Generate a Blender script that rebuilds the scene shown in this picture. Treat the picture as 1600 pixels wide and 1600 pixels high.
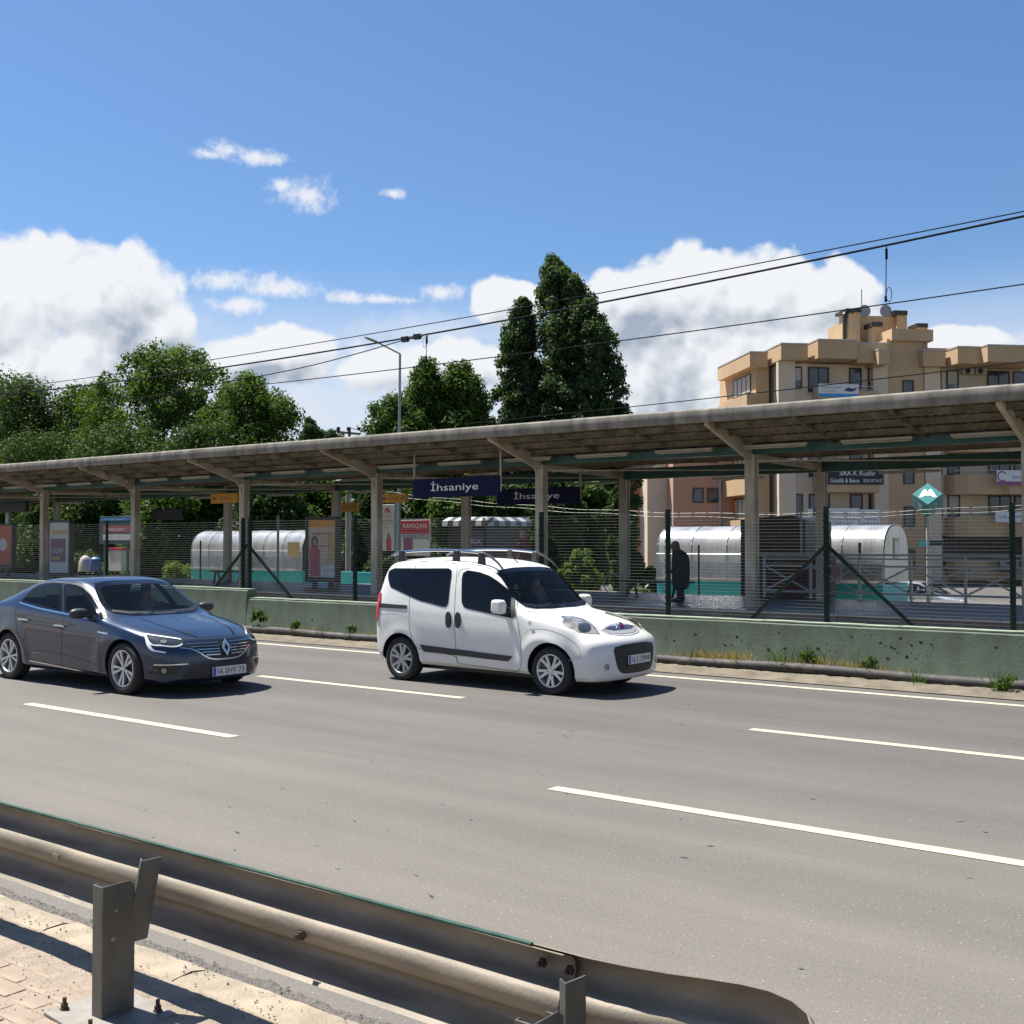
import bpy, bmesh, math, random
import numpy as np
from mathutils import Vector, Matrix
from mathutils.bvhtree import BVHTree
from mathutils.geometry import delaunay_2d_cdt
from math import radians as R, sin, cos, pi

SC = bpy.context.scene
for o_ in list(bpy.data.objects):
    bpy.data.objects.remove(o_)
C = SC.collection
random.seed(7)
RNG = np.random.default_rng(7)

# ------------------------------------------------------------------ camera
CAM_H, YAW, PITCH, FOC = 1.9, R(37.4), math.atan(47 / 1780), 1780.0
cd = bpy.data.cameras.new('camera')
cam = bpy.data.objects.new('camera', cd)
C.objects.link(cam)
SC.camera = cam
cd.sensor_width = 36.0
cd.lens = 36.0 * FOC / 1600.0
cd.clip_start, cd.clip_end = 0.05, 20000
cam.location = (0, 0, CAM_H)
cam.rotation_euler = (R(90) + PITCH, 0, YAW)


def ray(px, py):
    r, u = (px - 800) / FOC, -(py - 800) / FOC
    fx, fy = -sin(YAW), cos(YAW)
    cp, sp = cos(PITCH), sin(PITCH)
    return Vector((fx * cp + r * cos(YAW) - u * fx * sp, fy * cp + r * sin(YAW) - u * fy * sp, sp + u * cp))


def onY(px, py, Y):
    """world point where the sight line of a photo point meets the upright plane at distance Y from the kerb"""
    d = ray(px, py)
    return Vector((d.x * Y / d.y, Y, CAM_H + d.z * Y / d.y))


def xz(px, py, Y):
    p = onY(px, py, Y)
    return p.x, p.z


# ------------------------------------------------------------------ light
SUN_EL, SUN_AZ = R(64), R(264.5)          # azimuth clockwise from +Y
SC.view_settings.view_transform = 'Standard'
SC.view_settings.look = 'None'
SC.view_settings.exposure = 1.0
SC.view_settings.gamma = 1.0
sd = bpy.data.lights.new('sun', 'SUN')
sd.energy, sd.angle, sd.color = 5.0, R(0.55), (1.0, 0.955, 0.88)
sun = bpy.data.objects.new('sun', sd)
C.objects.link(sun)
sdir = Vector((sin(SUN_AZ) * cos(SUN_EL), cos(SUN_AZ) * cos(SUN_EL), sin(SUN_EL)))
sun.rotation_euler = sdir.to_track_quat('Z', 'Y').to_euler()

W = bpy.data.worlds.new('World')
SC.world = W
W.use_nodes = True
nt = W.node_tree
nt.nodes.clear()


class G:
    """small node-graph helper"""
    def __init__(s, nt): s.nt = nt
    def n(s, t, **k):
        nd = s.nt.nodes.new(t)
        for a, b in k.items(): setattr(nd, a, b)
        return nd
    def put(s, nd, idx, v):
        if v is None: return
        if hasattr(v, 'is_output'): s.nt.links.new(v, nd.inputs[idx])
        else: nd.inputs[idx].default_value = v
    def m(s, op, a, b=None, c=None, clamp=False):
        nd = s.n('ShaderNodeMath', operation=op, use_clamp=clamp)
        s.put(nd, 0, a); s.put(nd, 1, b); s.put(nd, 2, c)
        return nd.outputs[0]
    def v(s, op, a, b=None, out=0):
        nd = s.n('ShaderNodeVectorMath', operation=op)
        s.put(nd, 0, a)
        if b is not None: s.put(nd, 3 if op == 'SCALE' else 1, b)
        return nd.outputs[out]
    def ss(s, x, lo, hi, a=0.0, b=1.0):
        nd = s.n('ShaderNodeMapRange', interpolation_type='SMOOTHSTEP')
        s.put(nd, 0, x); s.put(nd, 1, lo); s.put(nd, 2, hi); s.put(nd, 3, a); s.put(nd, 4, b)
        return nd.outputs[0]
    def lin(s, x, lo, hi, a=0.0, b=1.0):
        nd = s.n('ShaderNodeMapRange')
        s.put(nd, 0, x); s.put(nd, 1, lo); s.put(nd, 2, hi); s.put(nd, 3, a); s.put(nd, 4, b)
        return nd.outputs[0]
    dims = '3D'
    def noise(s, vec, scale, detail=4, rough=0.55, out=0, dist=0.0):
        nd = s.n('ShaderNodeTexNoise', noise_dimensions=s.dims)
        if vec is not None: s.put(nd, 'Vector', vec)
        nd.inputs['Scale'].default_value = scale
        nd.inputs['Detail'].default_value = detail
        nd.inputs['Roughness'].default_value = rough
        nd.inputs['Distortion'].default_value = dist
        return nd.outputs[out]
    def mix(s, f, a, b, mode='MIX'):
        nd = s.n('ShaderNodeMix', data_type='RGBA', blend_type=mode)
        s.put(nd, 0, f); s.put(nd, 6, a); s.put(nd, 7, b)
        return nd.outputs[2]
    def comb(s, x, y, z):
        nd = s.n('ShaderNodeCombineXYZ')
        s.put(nd, 0, x); s.put(nd, 1, y); s.put(nd, 2, z)
        return nd.outputs[0]
    def sep(s, v):
        nd = s.n('ShaderNodeSeparateXYZ'); s.put(nd, 0, v)
        return nd.outputs


def build_sky():
    g = G(nt)
    g.dims = '2D'
    sky = g.n('ShaderNodeTexSky', sky_type='NISHITA', sun_disc=False)
    sky.sun_elevation, sky.sun_rotation = SUN_EL, SUN_AZ
    sky.altitude = 100
    sky.air_density, sky.dust_density, sky.ozone_density = 1.0, 0.6, 2.2
    tc = g.n('ShaderNodeTexCoord').outputs['Generated']
    x, y, z = g.sep(tc)
    az = g.m('ARCTAN2', x, y)
    el = g.m('ARCSINE', z)
    p = g.comb(az, el, 0.0)
    SX = 1 / FOC

    def ae(px, py):
        d = ray(px, py).normalized()
        return math.atan2(d.x, d.y), math.asin(d.z)
    # cloud masses: photo position and radii of each
    hard = [(45, 460, 140, 100), (165, 480, 118, 92), (250, 520, 62, 66), (90, 590, 220, 90), (-90, 520, 150, 170),
            (1075, 462, 98, 74), (985, 478, 115, 78), (1185, 478, 112, 74), (1285, 475, 78, 60), (1130, 570, 260, 110),
            (800, 472, 62, 40), (1500, 532, 85, 26), (700, 570, 170, 40), (1395, 548, 70, 35), (420, 555, 120, 42),
            (-420, 560, 260, 120), (1900, 520, 240, 110), (2400, 560, 300, 130)]
    small = [(440, 450, 62, 22), (345, 436, 58, 20), (470, 303, 50, 30), (440, 290, 26, 14), (360, 235, 42, 16), (400, 246, 52, 15), (325, 240, 26, 10),
             (545, 465, 42, 12), (690, 457, 38, 16), (613, 302, 28, 9), (158, 388, 30, 9), (380, 476, 60, 14), (1545, 540, 70, 22), (600, 468, 60, 9)]
    soft = [(560, 590, 560, 120), (450, 620, 420, 90), (1560, 570, 280, 60), (1000, 650, 1100, 60), (2300, 640, 900, 70), (-900, 640, 900, 80), (700, 520, 260, 60)]

    def field(pv, lst, amp, scl, det, seed):
        acc = None
        for (cx, cy, rx, ry) in lst:
            a, e = ae(cx, cy)
            d = g.v('SUBTRACT', pv, (a, e, 0))
            d = g.v('MULTIPLY', d, (1 / (rx * SX), 1 / (ry * SX), 0))
            L = g.v('LENGTH', d, out=1)
            f = g.m('SUBTRACT', 1.0, L)
            acc = f if acc is None else g.m('SMOOTH_MAX', acc, f, 0.25)
        n1 = g.noise(g.v('ADD', pv, (seed, seed * .7, 0)), scl, det, 0.6)
        return g.m('ADD', acc, g.m('MULTIPLY', g.m('SUBTRACT', n1, 0.5), amp))

    def puff(pv):
        """cauliflower relief of a cumulus"""
        w = g.v('ADD', pv, g.v('SCALE', g.v('SUBTRACT', g.noise(pv, 20.0, 3, .6, out=1), (.5, .5, .5)), .030))
        out = None
        for sc, am in ((12.0, .60), (25.0, .42), (52.0, .22)):
            vo = g.n('ShaderNodeTexVoronoi', voronoi_dimensions='2D')
            g.put(vo, 'Vector', w)
            vo.inputs['Scale'].default_value = sc
            q = g.m('MULTIPLY', g.m('SUBTRACT', .42, vo.outputs['Distance']), am)
            out = q if out is None else g.m('ADD', out, q)
        q = g.m('MULTIPLY', g.m('SUBTRACT', g.noise(pv, 60.0, 5, .6), .5), .26)
        return g.m('ADD', out, q)

    def full(pv):
        return g.m('ADD', field(pv, hard, .55, 9.0, 2, 3.1), puff(pv))
    f0 = full(p)
    f2 = full(g.v('ADD', p, (-0.005, 0.0085, 0)))
    f1 = field(g.v('ADD', p, (-0.004, 0.026, 0)), hard, .7, 11.0, 4, 3.1)
    fm = g.m('ADD', field(p, small, 1.7, 30.0, 7, 5.7), g.m('MULTIPLY', g.m('SUBTRACT', g.noise(p, 95.0, 5, .65), .5), 1.1))
    fs = field(p, soft, 1.8, 9.0, 6, 8.3)
    big = g.noise(g.v('ADD', p, (5.0, 2.0, 0)), 8.0, 5, 0.6)
    m_hard = g.ss(f0, -0.04, 0.22)
    m_small = g.m('MULTIPLY', g.ss(fm, -.1, 0.95), .90)
    m_soft = g.m('MULTIPLY', g.ss(fs, -0.1, 0.95), 0.80)
    lowhaze = g.m('MULTIPLY', g.m('SUBTRACT', 1.0, g.ss(el, 0.11, 0.245)), g.lin(g.noise(g.v('MULTIPLY', p, (1, 2.2, 1)), 11.0, 6, .6), .34, .58, .78, 1.0), clamp=True)
    m_soft = g.m('MAXIMUM', m_soft, lowhaze)
    # far away from the photo's view: a few scattered clouds low down
    g.dims = '3D'
    gen = g.noise(g.v('MULTIPLY', tc, (1, 1, 2.2)), 3.2, 4, 0.6)
    g.dims = '2D'
    a0, _ = ae(800, 600)
    away = g.ss(g.m('ABSOLUTE', g.m('SUBTRACT', az, a0)), 0.62, 0.95)
    lowband = g.m('SUBTRACT', 1.0, g.ss(el, 0.20, 0.5))
    m_gen = g.m('MULTIPLY', g.m('MULTIPLY', g.ss(gen, 0.52, 0.64), away), lowband)
    relief = g.m('MULTIPLY', g.m('SUBTRACT', f2, f0), 1.9)
    grey = g.m('MULTIPLY', g.ss(f1, 0.0, 0.62), g.lin(big, 0.34, 0.60, 0.10, 1.0), clamp=True)
    grey = g.m('ADD', g.m('MULTIPLY', grey, .68), g.m('MULTIPLY', relief, g.lin(grey, 0, 1, .55, 1.0)), clamp=True)
    K = 8.6
    white = (0.93 * K, 0.95 * K, 0.99 * K, 1)
    shade = (0.40 * K, 0.47 * K, 0.58 * K, 1)
    scol = (0.76 * K, 0.83 * K, 0.94 * K, 1)
    ccol = g.mix(grey, white, shade)
    skyc = g.mix(1.0, sky.outputs[0], (0.80, 1.02, 1.24, 1), 'MULTIPLY')
    c = g.mix(m_soft, skyc, scol)
    c = g.mix(m_gen, c, scol)
    c = g.mix(m_small, c, white)
    c = g.mix(m_hard, c, ccol)
    bg = g.n('ShaderNodeBackground')
    g.put(bg, 0, c)
    bg.inputs[1].default_value = 0.0555
    out = g.n('ShaderNodeOutputWorld')
    nt.links.new(bg.outputs[0], out.inputs[0])


build_sky()
W.cycles.sampling_method = 'MANUAL'
W.cycles.sample_map_resolution = 512


# ------------------------------------------------------------------ materials
def srgb(r, g, b):
    f = lambda c: (c / 255 / 12.92) if c / 255 <= 0.04045 else ((c / 255 + .055) / 1.055) ** 2.4
    return (f(r), f(g), f(b), 1)


def mat(name, col, rough=0.6, metal=0.0, var=0.0, vscale=3.0, col2=None, coat=0.0, bump=0.0, bscale=60.0, spec=0.5,
        detail=4, stretch=(1, 1, 1), lo=0.35, hi=0.65, trans=0.0, alpha=1.0, emit=0.0, coords='Object', coat_rough=.04):
    m = bpy.data.materials.new(name)
    m.use_nodes = True
    g = G(m.node_tree)
    b = m.node_tree.nodes['Principled BSDF']
    if len(col) == 3: col = (*col, 1)
    b.inputs['Base Color'].default_value = col
    b.inputs['Roughness'].default_value = rough
    b.inputs['Metallic'].default_value = metal
    b.inputs['Specular IOR Level'].default_value = spec
    b.inputs['Coat Weight'].default_value = coat
    b.inputs['Coat Roughness'].default_value = coat_rough
    b.inputs['Transmission Weight'].default_value = trans
    b.inputs['Alpha'].default_value = alpha
    if emit:
        b.inputs['Emission Color'].default_value = col
        b.inputs['Emission Strength'].default_value = emit
    tc = g.n('ShaderNodeNewGeometry').outputs['Position'] if coords == 'World' else g.n('ShaderNodeTexCoord').outputs[coords]
    if var or col2:
        if col2 is None:
            col2 = tuple(max(0, c * (1 - var)) for c in col[:3]) + (1,)
            col1 = tuple(min(1, c * (1 + var)) for c in col[:3]) + (1,)
        else:
            col1 = col
            if len(col2) == 3: col2 = (*col2, 1)
        v = g.v('MULTIPLY', tc, stretch)
        f = g.lin(g.noise(v, vscale, detail, 0.6), lo, hi)
        g.put(b, 'Base Color', g.mix(f, col1, col2))
    if bump:
        bn = g.n('ShaderNodeBump')
        bn.inputs['Strength'].default_value = bump
        bn.inputs['Distance'].default_value = 0.02
        g.put(bn, 'Height', g.noise(tc, bscale, 5, 0.6))
        m.node_tree.links.new(bn.outputs[0], b.inputs['Normal'])
    return m


M = {}


def asphalt(name, base, warm):
    m = mat(name, base, 0.85, spec=0.35)
    g = G(m.node_tree)
    b = m.node_tree.nodes['Principled BSDF']
    tc = g.n('ShaderNodeTexCoord').outputs['Object']
    x, y, z = g.sep(tc)
    fine = g.noise(tc, 85.0, 4, 0.75)
    mid = g.noise(tc, 38.0, 4, 0.6)
    streak = g.noise(g.v('MULTIPLY', tc, (0.05, 0.9, 1)), 1.6, 5, 0.6)
    patch = g.noise(tc, 0.55, 4, 0.6)
    # polished wheel paths along the lanes (lane width 3.47 m)
    ph = g.m('MULTIPLY', g.m('ADD', y, -7.2 + 3.47 / 4 - .15), 2 * pi / (3.47 / 2))
    wheel = g.m('MULTIPLY', g.m('COSINE', ph), 0.5)
    f = g.m('ADD', g.m('MULTIPLY', g.m('SUBTRACT', fine, 0.5), 1.5), 1.0)
    f = g.m('ADD', f, g.m('MULTIPLY', g.m('SUBTRACT', mid, 0.5), 0.40))
    f = g.m('ADD', f, g.m('MULTIPLY', g.m('SUBTRACT', streak, 0.5), 0.65))
    f = g.m('ADD', f, g.m('MULTIPLY', g.m('SUBTRACT', patch, 0.5), 0.30))
    f = g.m('ADD', f, g.m('MULTIPLY', wheel, -0.06))
    col = g.mix(g.ss(y, 4.0, 12.0), warm, base)
    col = g.v('SCALE', col, f)
    # pale aggregate stones and dark tar specks
    vo = g.n('ShaderNodeTexVoronoi')
    g.put(vo, 'Vector', tc)
    vo.inputs['Scale'].default_value = 42.0
    rnd = g.sep(vo.outputs['Color'])[0]
    stone = g.m('MULTIPLY', g.m('LESS_THAN', vo.outputs['Distance'], 0.16), g.m('GREATER_THAN', rnd, 0.90))
    dark = g.m('MULTIPLY', g.m('LESS_THAN', vo.outputs['Distance'], 0.22), g.m('LESS_THAN', rnd, 0.03))
    col = g.mix(g.m('MULTIPLY', stone, .75), col, (0.42, 0.40, 0.37, 1))
    col = g.mix(g.m('MULTIPLY', dark, .6), col, (0.05, 0.05, 0.05, 1))
    g.put(b, 'Base Color', col)
    bn = g.n('ShaderNodeBump')
    bn.inputs['Strength'].default_value = 0.35
    bn.inputs['Distance'].default_value = 0.006
    g.put(bn, 'Height', g.noise(tc, 120.0, 4, 0.7))
    m.node_tree.links.new(bn.outputs[0], b.inputs['Normal'])
    return m


M['asphalt'] = asphalt('asphalt', (0.100, 0.092, 0.084, 1), (0.143, 0.130, 0.113, 1))
M['paint_line'] = mat('road paint', (0.46, 0.42, 0.31), 0.7, col2=(0.24, 0.22, 0.18), vscale=14, lo=.54, hi=.8, detail=8, bump=.2, bscale=90)
M['concrete'] = mat('concrete', (0.36, 0.34, 0.31), 0.85, var=.2, vscale=2.5, bump=.3, bscale=40, detail=7)
M['kerb'] = mat('kerb stone', (0.36, 0.30, 0.22), 0.85, col2=(0.25, 0.205, 0.15), vscale=7, bump=.5, bscale=60, detail=9)
M['dust'] = mat('sandy dust', (0.37, 0.30, 0.225), 0.95, col2=(0.25, 0.20, 0.15), vscale=9, bump=.8, bscale=80, detail=10)
M['paver'] = mat('clay paver', (0.29, 0.225, 0.17), 0.9, col2=(0.37, 0.30, 0.225), vscale=6, bump=.5, bscale=90, detail=9, lo=.45, hi=.65)
M['rough_asphalt'] = mat('rough asphalt edge', (0.19, 0.17, 0.15), 0.9, col2=(0.10, 0.09, 0.08), vscale=60, bump=1.0, bscale=70, detail=6)
M['green_wall'] = mat('green painted concrete', (0.108, 0.138, 0.090), 0.8, col2=(0.075, 0.092, 0.066), vscale=2.2, bump=.2, bscale=25, detail=11, stretch=(1.6, 1, .8), lo=.38, hi=.66)
M['wall_cap'] = mat('pale wall cap', (0.24, 0.29, 0.20), 0.8, var=.3, vscale=4, detail=8)  # cap coloured paler than the wall face, mottled at random
M['black_plastic'] = mat('black plastic', (0.014, 0.014, 0.016), 0.45, bump=.1)
M['rubber'] = mat('rubber', (0.016, 0.016, 0.017), 0.78, bump=.2, bscale=120)
M['pipe'] = mat('dusty black pipe', (0.035, 0.032, 0.03), 0.7, col2=(0.11, 0.09, 0.07), vscale=5, detail=8, lo=.5, hi=.75)
M['galv'] = mat('weathered galvanised steel', (0.25, 0.21, 0.155), 0.6, metal=.1, col2=(0.12, 0.10, 0.075), vscale=4, detail=12, stretch=(.45, 2, 2), bump=.15, lo=.36, hi=.68)
M['galv_post'] = mat('grey steel post', (0.135, 0.135, 0.12), 0.55, metal=.4, col2=(0.085, 0.085, 0.075), vscale=5, detail=7, stretch=(1, 1, .4), bump=.08)
M['green_edge'] = mat('green painted steel edge', (0.020, 0.060, 0.042), 0.7, var=.4, vscale=12)
M['rust'] = mat('rusty bolt', (0.07, 0.045, 0.032), 0.7, metal=.3, var=.4, vscale=60)
M['steel_plate'] = mat('pale steel plate', (0.24, 0.22, 0.19), 0.6, metal=.2, var=.15, vscale=10, bump=.1)
M['beige_steel'] = mat('beige painted steel', (0.50, 0.45, 0.36), 0.55, col2=(0.30, 0.25, 0.18), vscale=2, detail=9, stretch=(1, 1, .5), coords='World')
M['fascia'] = mat('grey metal fascia', (0.24, 0.22, 0.185), 0.9, col2=(0.12, 0.107, 0.088), vscale=1.8, detail=10, stretch=(2.2, 1, 1), lo=.38, hi=.66, coords='World')
M['roof_panel'] = mat('dirty corrugated roof sheet', (0.22, 0.19, 0.145), 0.85, col2=(0.052, 0.043, 0.032), vscale=1.5, detail=10, stretch=(1.6, .5, 1), lo=.40, hi=.66, coords='World')
M['purlin'] = mat('dirty beige steel', (0.22, 0.19, 0.14), 0.7, col2=(0.10, 0.08, 0.055), vscale=3, detail=9, coords='World')
M['sign_teal'] = mat('teal sign face', (0.015, 0.20, 0.20), 0.5, var=.08)
M['teal_beam'] = mat('teal painted beam', (0.022, 0.085, 0.078), 0.5, var=.15)
M['teal'] = mat('teal paint', (0.03, 0.42, 0.42), 0.5, var=.08)
M['tube'] = mat('lamp batten', (0.34, 0.32, 0.26), 0.5, var=.1)
M['platform'] = mat('platform paving', (0.12, 0.11, 0.10), 0.4, col2=(0.085, 0.08, 0.075), vscale=2, detail=6)
M['coping'] = mat('pale platform coping', (0.42, 0.38, 0.32), 0.7, var=.12, vscale=4)
M['plat_face'] = mat('platform edge concrete', (0.20, 0.18, 0.15), 0.85, col2=(0.13, 0.115, 0.095), vscale=2, detail=8, bump=.2)
M['fence'] = mat('green fence paint', (0.009, 0.022, 0.017), 0.75, var=.2, spec=.15)
M['wire_mesh'] = mat('weathered mesh wire', (0.075, 0.085, 0.08), 0.6)
M['barbed'] = mat('barbed wire', (0.13, 0.125, 0.11), 0.5, metal=.5)
M['cable'] = mat('dark cable', (0.008, 0.009, 0.011), 0.9, spec=.1)
M['ballast'] = mat('track ballast', (0.20, 0.17, 0.14), 0.95, var=.4, vscale=25, bump=1, bscale=20)
M['grass'] = mat('green grass', (0.06, 0.10, 0.03), 0.9, col2=(0.13, 0.12, 0.05), vscale=1.5, detail=8, bump=.8, bscale=30)
M['soil'] = mat('dry roadside soil', (0.19, 0.16, 0.115), 0.95, col2=(0.12, 0.10, 0.07), vscale=3, detail=9, bump=.6, bscale=50)
M['white_paint'] = mat('white car paint', (0.70, 0.685, 0.635), 0.38, coat=.4, col2=(0.62, 0.605, 0.56), vscale=1.2, detail=6, lo=.5, hi=.9)
M['grey_paint'] = mat('dark grey metallic car paint', (0.011, 0.022, 0.054), 0.30, metal=.5, coat=.8, var=.04)
M['silver_paint'] = mat('silver car paint', (0.4, 0.41, 0.42), 0.35, metal=.5, coat=.8)
M['red_paint'] = mat('red car paint', (0.35, 0.03, 0.025), 0.35, coat=.8)
def two_sided(m):
    """the inside of a painted shell is dark lining"""
    g = G(m.node_tree)
    b = m.node_tree.nodes['Principled BSDF']
    out = m.node_tree.nodes['Material Output']
    d = g.n('ShaderNodeBsdfDiffuse')
    d.inputs[0].default_value = (.022, .022, .024, 1)
    mx = g.n('ShaderNodeMixShader')
    m.node_tree.links.new(g.n('ShaderNodeNewGeometry').outputs['Backfacing'], mx.inputs[0])
    m.node_tree.links.new(b.outputs[0], mx.inputs[1])
    m.node_tree.links.new(d.outputs[0], mx.inputs[2])
    m.node_tree.links.new(mx.outputs[0], out.inputs[0])


def see_through(m, f, tint):
    g = G(m.node_tree)
    b = m.node_tree.nodes['Principled BSDF']
    out = m.node_tree.nodes['Material Output']
    t = g.n('ShaderNodeBsdfTransparent')
    t.inputs[0].default_value = (*tint, 1)
    mx = g.n('ShaderNodeMixShader')
    mx.inputs[0].default_value = f
    m.node_tree.links.new(b.outputs[0], mx.inputs[1])
    m.node_tree.links.new(t.outputs[0], mx.inputs[2])
    m.node_tree.links.new(mx.outputs[0], out.inputs[0])


for k_ in ('white_paint', 'grey_paint', 'silver_paint', 'red_paint'): two_sided(M[k_])
M['frit'] = mat('black glass rim', (.004, .004, .005), .06, spec=.35)
M['seat_cloth'] = mat('grey seat cloth', (0.07, 0.07, 0.075), .9, var=.2)
M['dark_glass'] = mat('dark tinted glass', (0.006, 0.008, 0.013), 0.05, spec=.4)
M['blue_glass'] = mat('smoky car glass', (0.010, 0.014, 0.018), 0.04, spec=.6)
see_through(M['dark_glass'], .30, (.35, .38, .40))
see_through(M['blue_glass'], .72, (.62, .68, .70))
M['chrome'] = mat('chrome trim', (0.62, 0.63, 0.64), 0.18, metal=1.0)
M['alloy'] = mat('silver alloy', (0.62, 0.61, 0.58), 0.36, metal=.55)
M['alloy_dark'] = mat('shadowed alloy', (0.10, 0.10, 0.10), 0.4, metal=.6)
M['trim'] = mat('dark grey trim', (0.028, 0.029, 0.032), 0.5)
M['seam'] = mat('panel gap', (0.02, 0.02, 0.02), 0.8)
M['lamp_glass'] = mat('clear lamp glass', (0.36, 0.34, 0.30), 0.16, metal=.1, coat=.6, col2=(0.12, 0.115, 0.11), vscale=7, lo=.4, hi=.6)
M['lamp_dark'] = mat('dark lamp glass', (0.035, 0.038, 0.045), 0.08, coat=1)
M['lamp_white'] = mat('white lamp strip', (0.80, 0.82, 0.80), 0.2, coat=1)
M['red_lamp'] = mat('red lamp glass', (0.50, 0.012, 0.02), 0.3, coat=.3)
M['plate_white'] = mat('number plate', (0.62, 0.62, 0.60), 0.4)
M['plate_blue'] = mat('plate blue band', (0.02, 0.06, 0.35), 0.4)
M['ink'] = mat('black lettering', (0.02, 0.02, 0.022), 0.5)
M['ink_blue'] = mat('navy lettering', (0.03, 0.035, 0.12), 0.5)
M['white'] = mat('white print', (0.78, 0.78, 0.76), 0.5)
M['sign_white'] = mat('white banner', (0.62, 0.62, 0.60), 0.6, var=.06)
M['navy'] = mat('navy sign board', (0.006, 0.009, 0.045), 0.7, var=.1, spec=.2)
M['orange'] = mat('orange sign board', (0.60, 0.26, 0.02), 0.5, var=.06)
M['red_print'] = mat('red print', (0.50, 0.03, 0.045), 0.5, var=.08)
M['pink_print'] = mat('pink print', (0.42, 0.085, 0.12), 0.5)
M['purple_print'] = mat('mauve print', (0.22, 0.08, 0.16), 0.5)
M['yellow_print'] = mat('yellow print', (0.48, 0.36, 0.14), 0.5)
M['cream_print'] = mat('cream print', (0.58, 0.50, 0.40), 0.5, col2=(.52, .36, .28), vscale=1.4)
M['poster_orange'] = mat('orange red poster', (0.50, 0.10, 0.045), 0.5, var=.1)
M['sky_print'] = mat('blue print', (0.05, 0.25, 0.50), 0.5)
M['black_metal'] = mat('black metal', (0.010, 0.010, 0.011), 0.5)
M['dark_case'] = mat('dark display case', (0.035, 0.032, 0.032), 0.45)
M['blue_box'] = mat('slate blue panel', (0.09, 0.10, 0.14), 0.5, var=.08)
M['rail_grey'] = mat('grey railing paint', (0.40, 0.41, 0.40), 0.5)
M['poly'] = None
M['tan'] = mat('tan render', (0.50, 0.345, 0.20), 0.85, col2=(0.44, 0.30, 0.17), vscale=.35, detail=8)
M['cream'] = mat('cream render', (0.60, 0.49, 0.36), 0.85, var=.09, vscale=.4, detail=8)
M['orange_render'] = mat('orange render', (0.62, 0.22, 0.10), 0.85, var=.07, vscale=.4)
M['salmon'] = mat('salmon render', (0.46, 0.27, 0.19), 0.85, var=.07, vscale=.4)
M['roof_tile'] = mat('red roof tiles', (0.30, 0.09, 0.05), 0.8, var=.2)
M['win_frame'] = mat('dark window frame', (0.035, 0.028, 0.024), 0.5)
M['win_glass'] = mat('window glass', (0.055, 0.075, 0.11), 0.08, coat=.3, col2=(.02, .025, .03), vscale=.9, lo=.4, hi=.6)
M['blind'] = mat('pale window blind', (0.42, 0.41, 0.38), 0.7)
M['bark'] = mat('bark', (0.10, 0.075, 0.05), 0.9, var=.3, vscale=6, bump=.6)
M['skin'] = mat('skin', (0.45, 0.25, 0.17), 0.55)
M['dark_cloth'] = mat('dark coat cloth', (0.04, 0.036, 0.038), 0.9, var=.2, vscale=8)
M['scarf'] = mat('grey brown headscarf', (0.10, 0.09, 0.075), 0.9, var=.4, vscale=14)
M['maroon_cloth'] = mat('maroon brown shirt', (0.17, 0.07, 0.06), 0.9, var=.2, vscale=9)
M['grey_hair'] = mat('grey hair', (0.32, 0.30, 0.28), 0.9)
M['conc_pole'] = mat('pale pole', (0.42, 0.40, 0.36), 0.6, var=.1)
M['grey_pole'] = mat('grey pole', (0.25, 0.27, 0.28), 0.5, metal=.3)
M['rubble'] = mat('rust red stack', (0.16, 0.045, 0.035), 0.8, col2=(.10, .09, .08), vscale=1.5, detail=3)
M['blue_plastic'] = mat('blue plastic', (0.03, 0.09, 0.30), 0.5)


def leafmat(name, c1, c2, tr=.35):
    m = bpy.data.materials.new(name)
    m.use_nodes = True
    g = G(m.node_tree)
    m.node_tree.nodes.clear()
    at = g.n('ShaderNodeAttribute', attribute_name='tint').outputs['Fac']
    col = g.mix(at, (*c1, 1), (*c2, 1))
    d = g.n('ShaderNodeBsdfPrincipled')
    g.put(d, 'Base Color', col)
    d.inputs['Roughness'].default_value = .65
    d.inputs['Specular IOR Level'].default_value = .18
    t = g.n('ShaderNodeBsdfTranslucent')
    g.put(t, 0, g.mix(1.0, col, (1.5, 1.6, .55, 1), 'MULTIPLY'))
    mx = g.n('ShaderNodeMixShader')
    mx.inputs[0].default_value = tr
    m.node_tree.links.new(d.outputs[0], mx.inputs[1])
    m.node_tree.links.new(t.outputs[0], mx.inputs[2])
    o = g.n('ShaderNodeOutputMaterial')
    m.node_tree.links.new(mx.outputs[0], o.inputs[0])
    return m


M['leaf_mid'] = leafmat('broad leaves', (0.036, 0.074, 0.016), (0.084, 0.132, 0.026))
M['leaf_dark'] = leafmat('dark leaves', (0.024, 0.050, 0.014), (0.054, 0.088, 0.022), .3)
M['leaf_poplar'] = leafmat('poplar leaves', (0.032, 0.062, 0.024), (0.070, 0.108, 0.042), .32)
M['leaf_bright'] = leafmat('bright young leaves', (0.05, 0.10, 0.014), (0.12, 0.18, 0.03), .4)
M['straw'] = leafmat('dry straw', (0.22, 0.155, 0.065), (0.34, 0.265, 0.13), .3)


# ------------------------------------------------------------------ object helpers
def tag(o, label=None, cat=None, group=None, kind=None):
    if label: o['label'] = label
    if cat: o['category'] = cat
    if group: o['group'] = group
    if kind: o['kind'] = kind
    return o


def empty(name, loc=(0, 0, 0), rz=0.0, label=None, cat=None, group=None):
    o = bpy.data.objects.new(name, None)
    C.objects.link(o)
    o.location = loc
    o.rotation_euler = (0, 0, rz)
    o.empty_display_size = .2
    return tag(o, label, cat, group)


def child(o, parent):
    o.parent = parent
    return o


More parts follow.
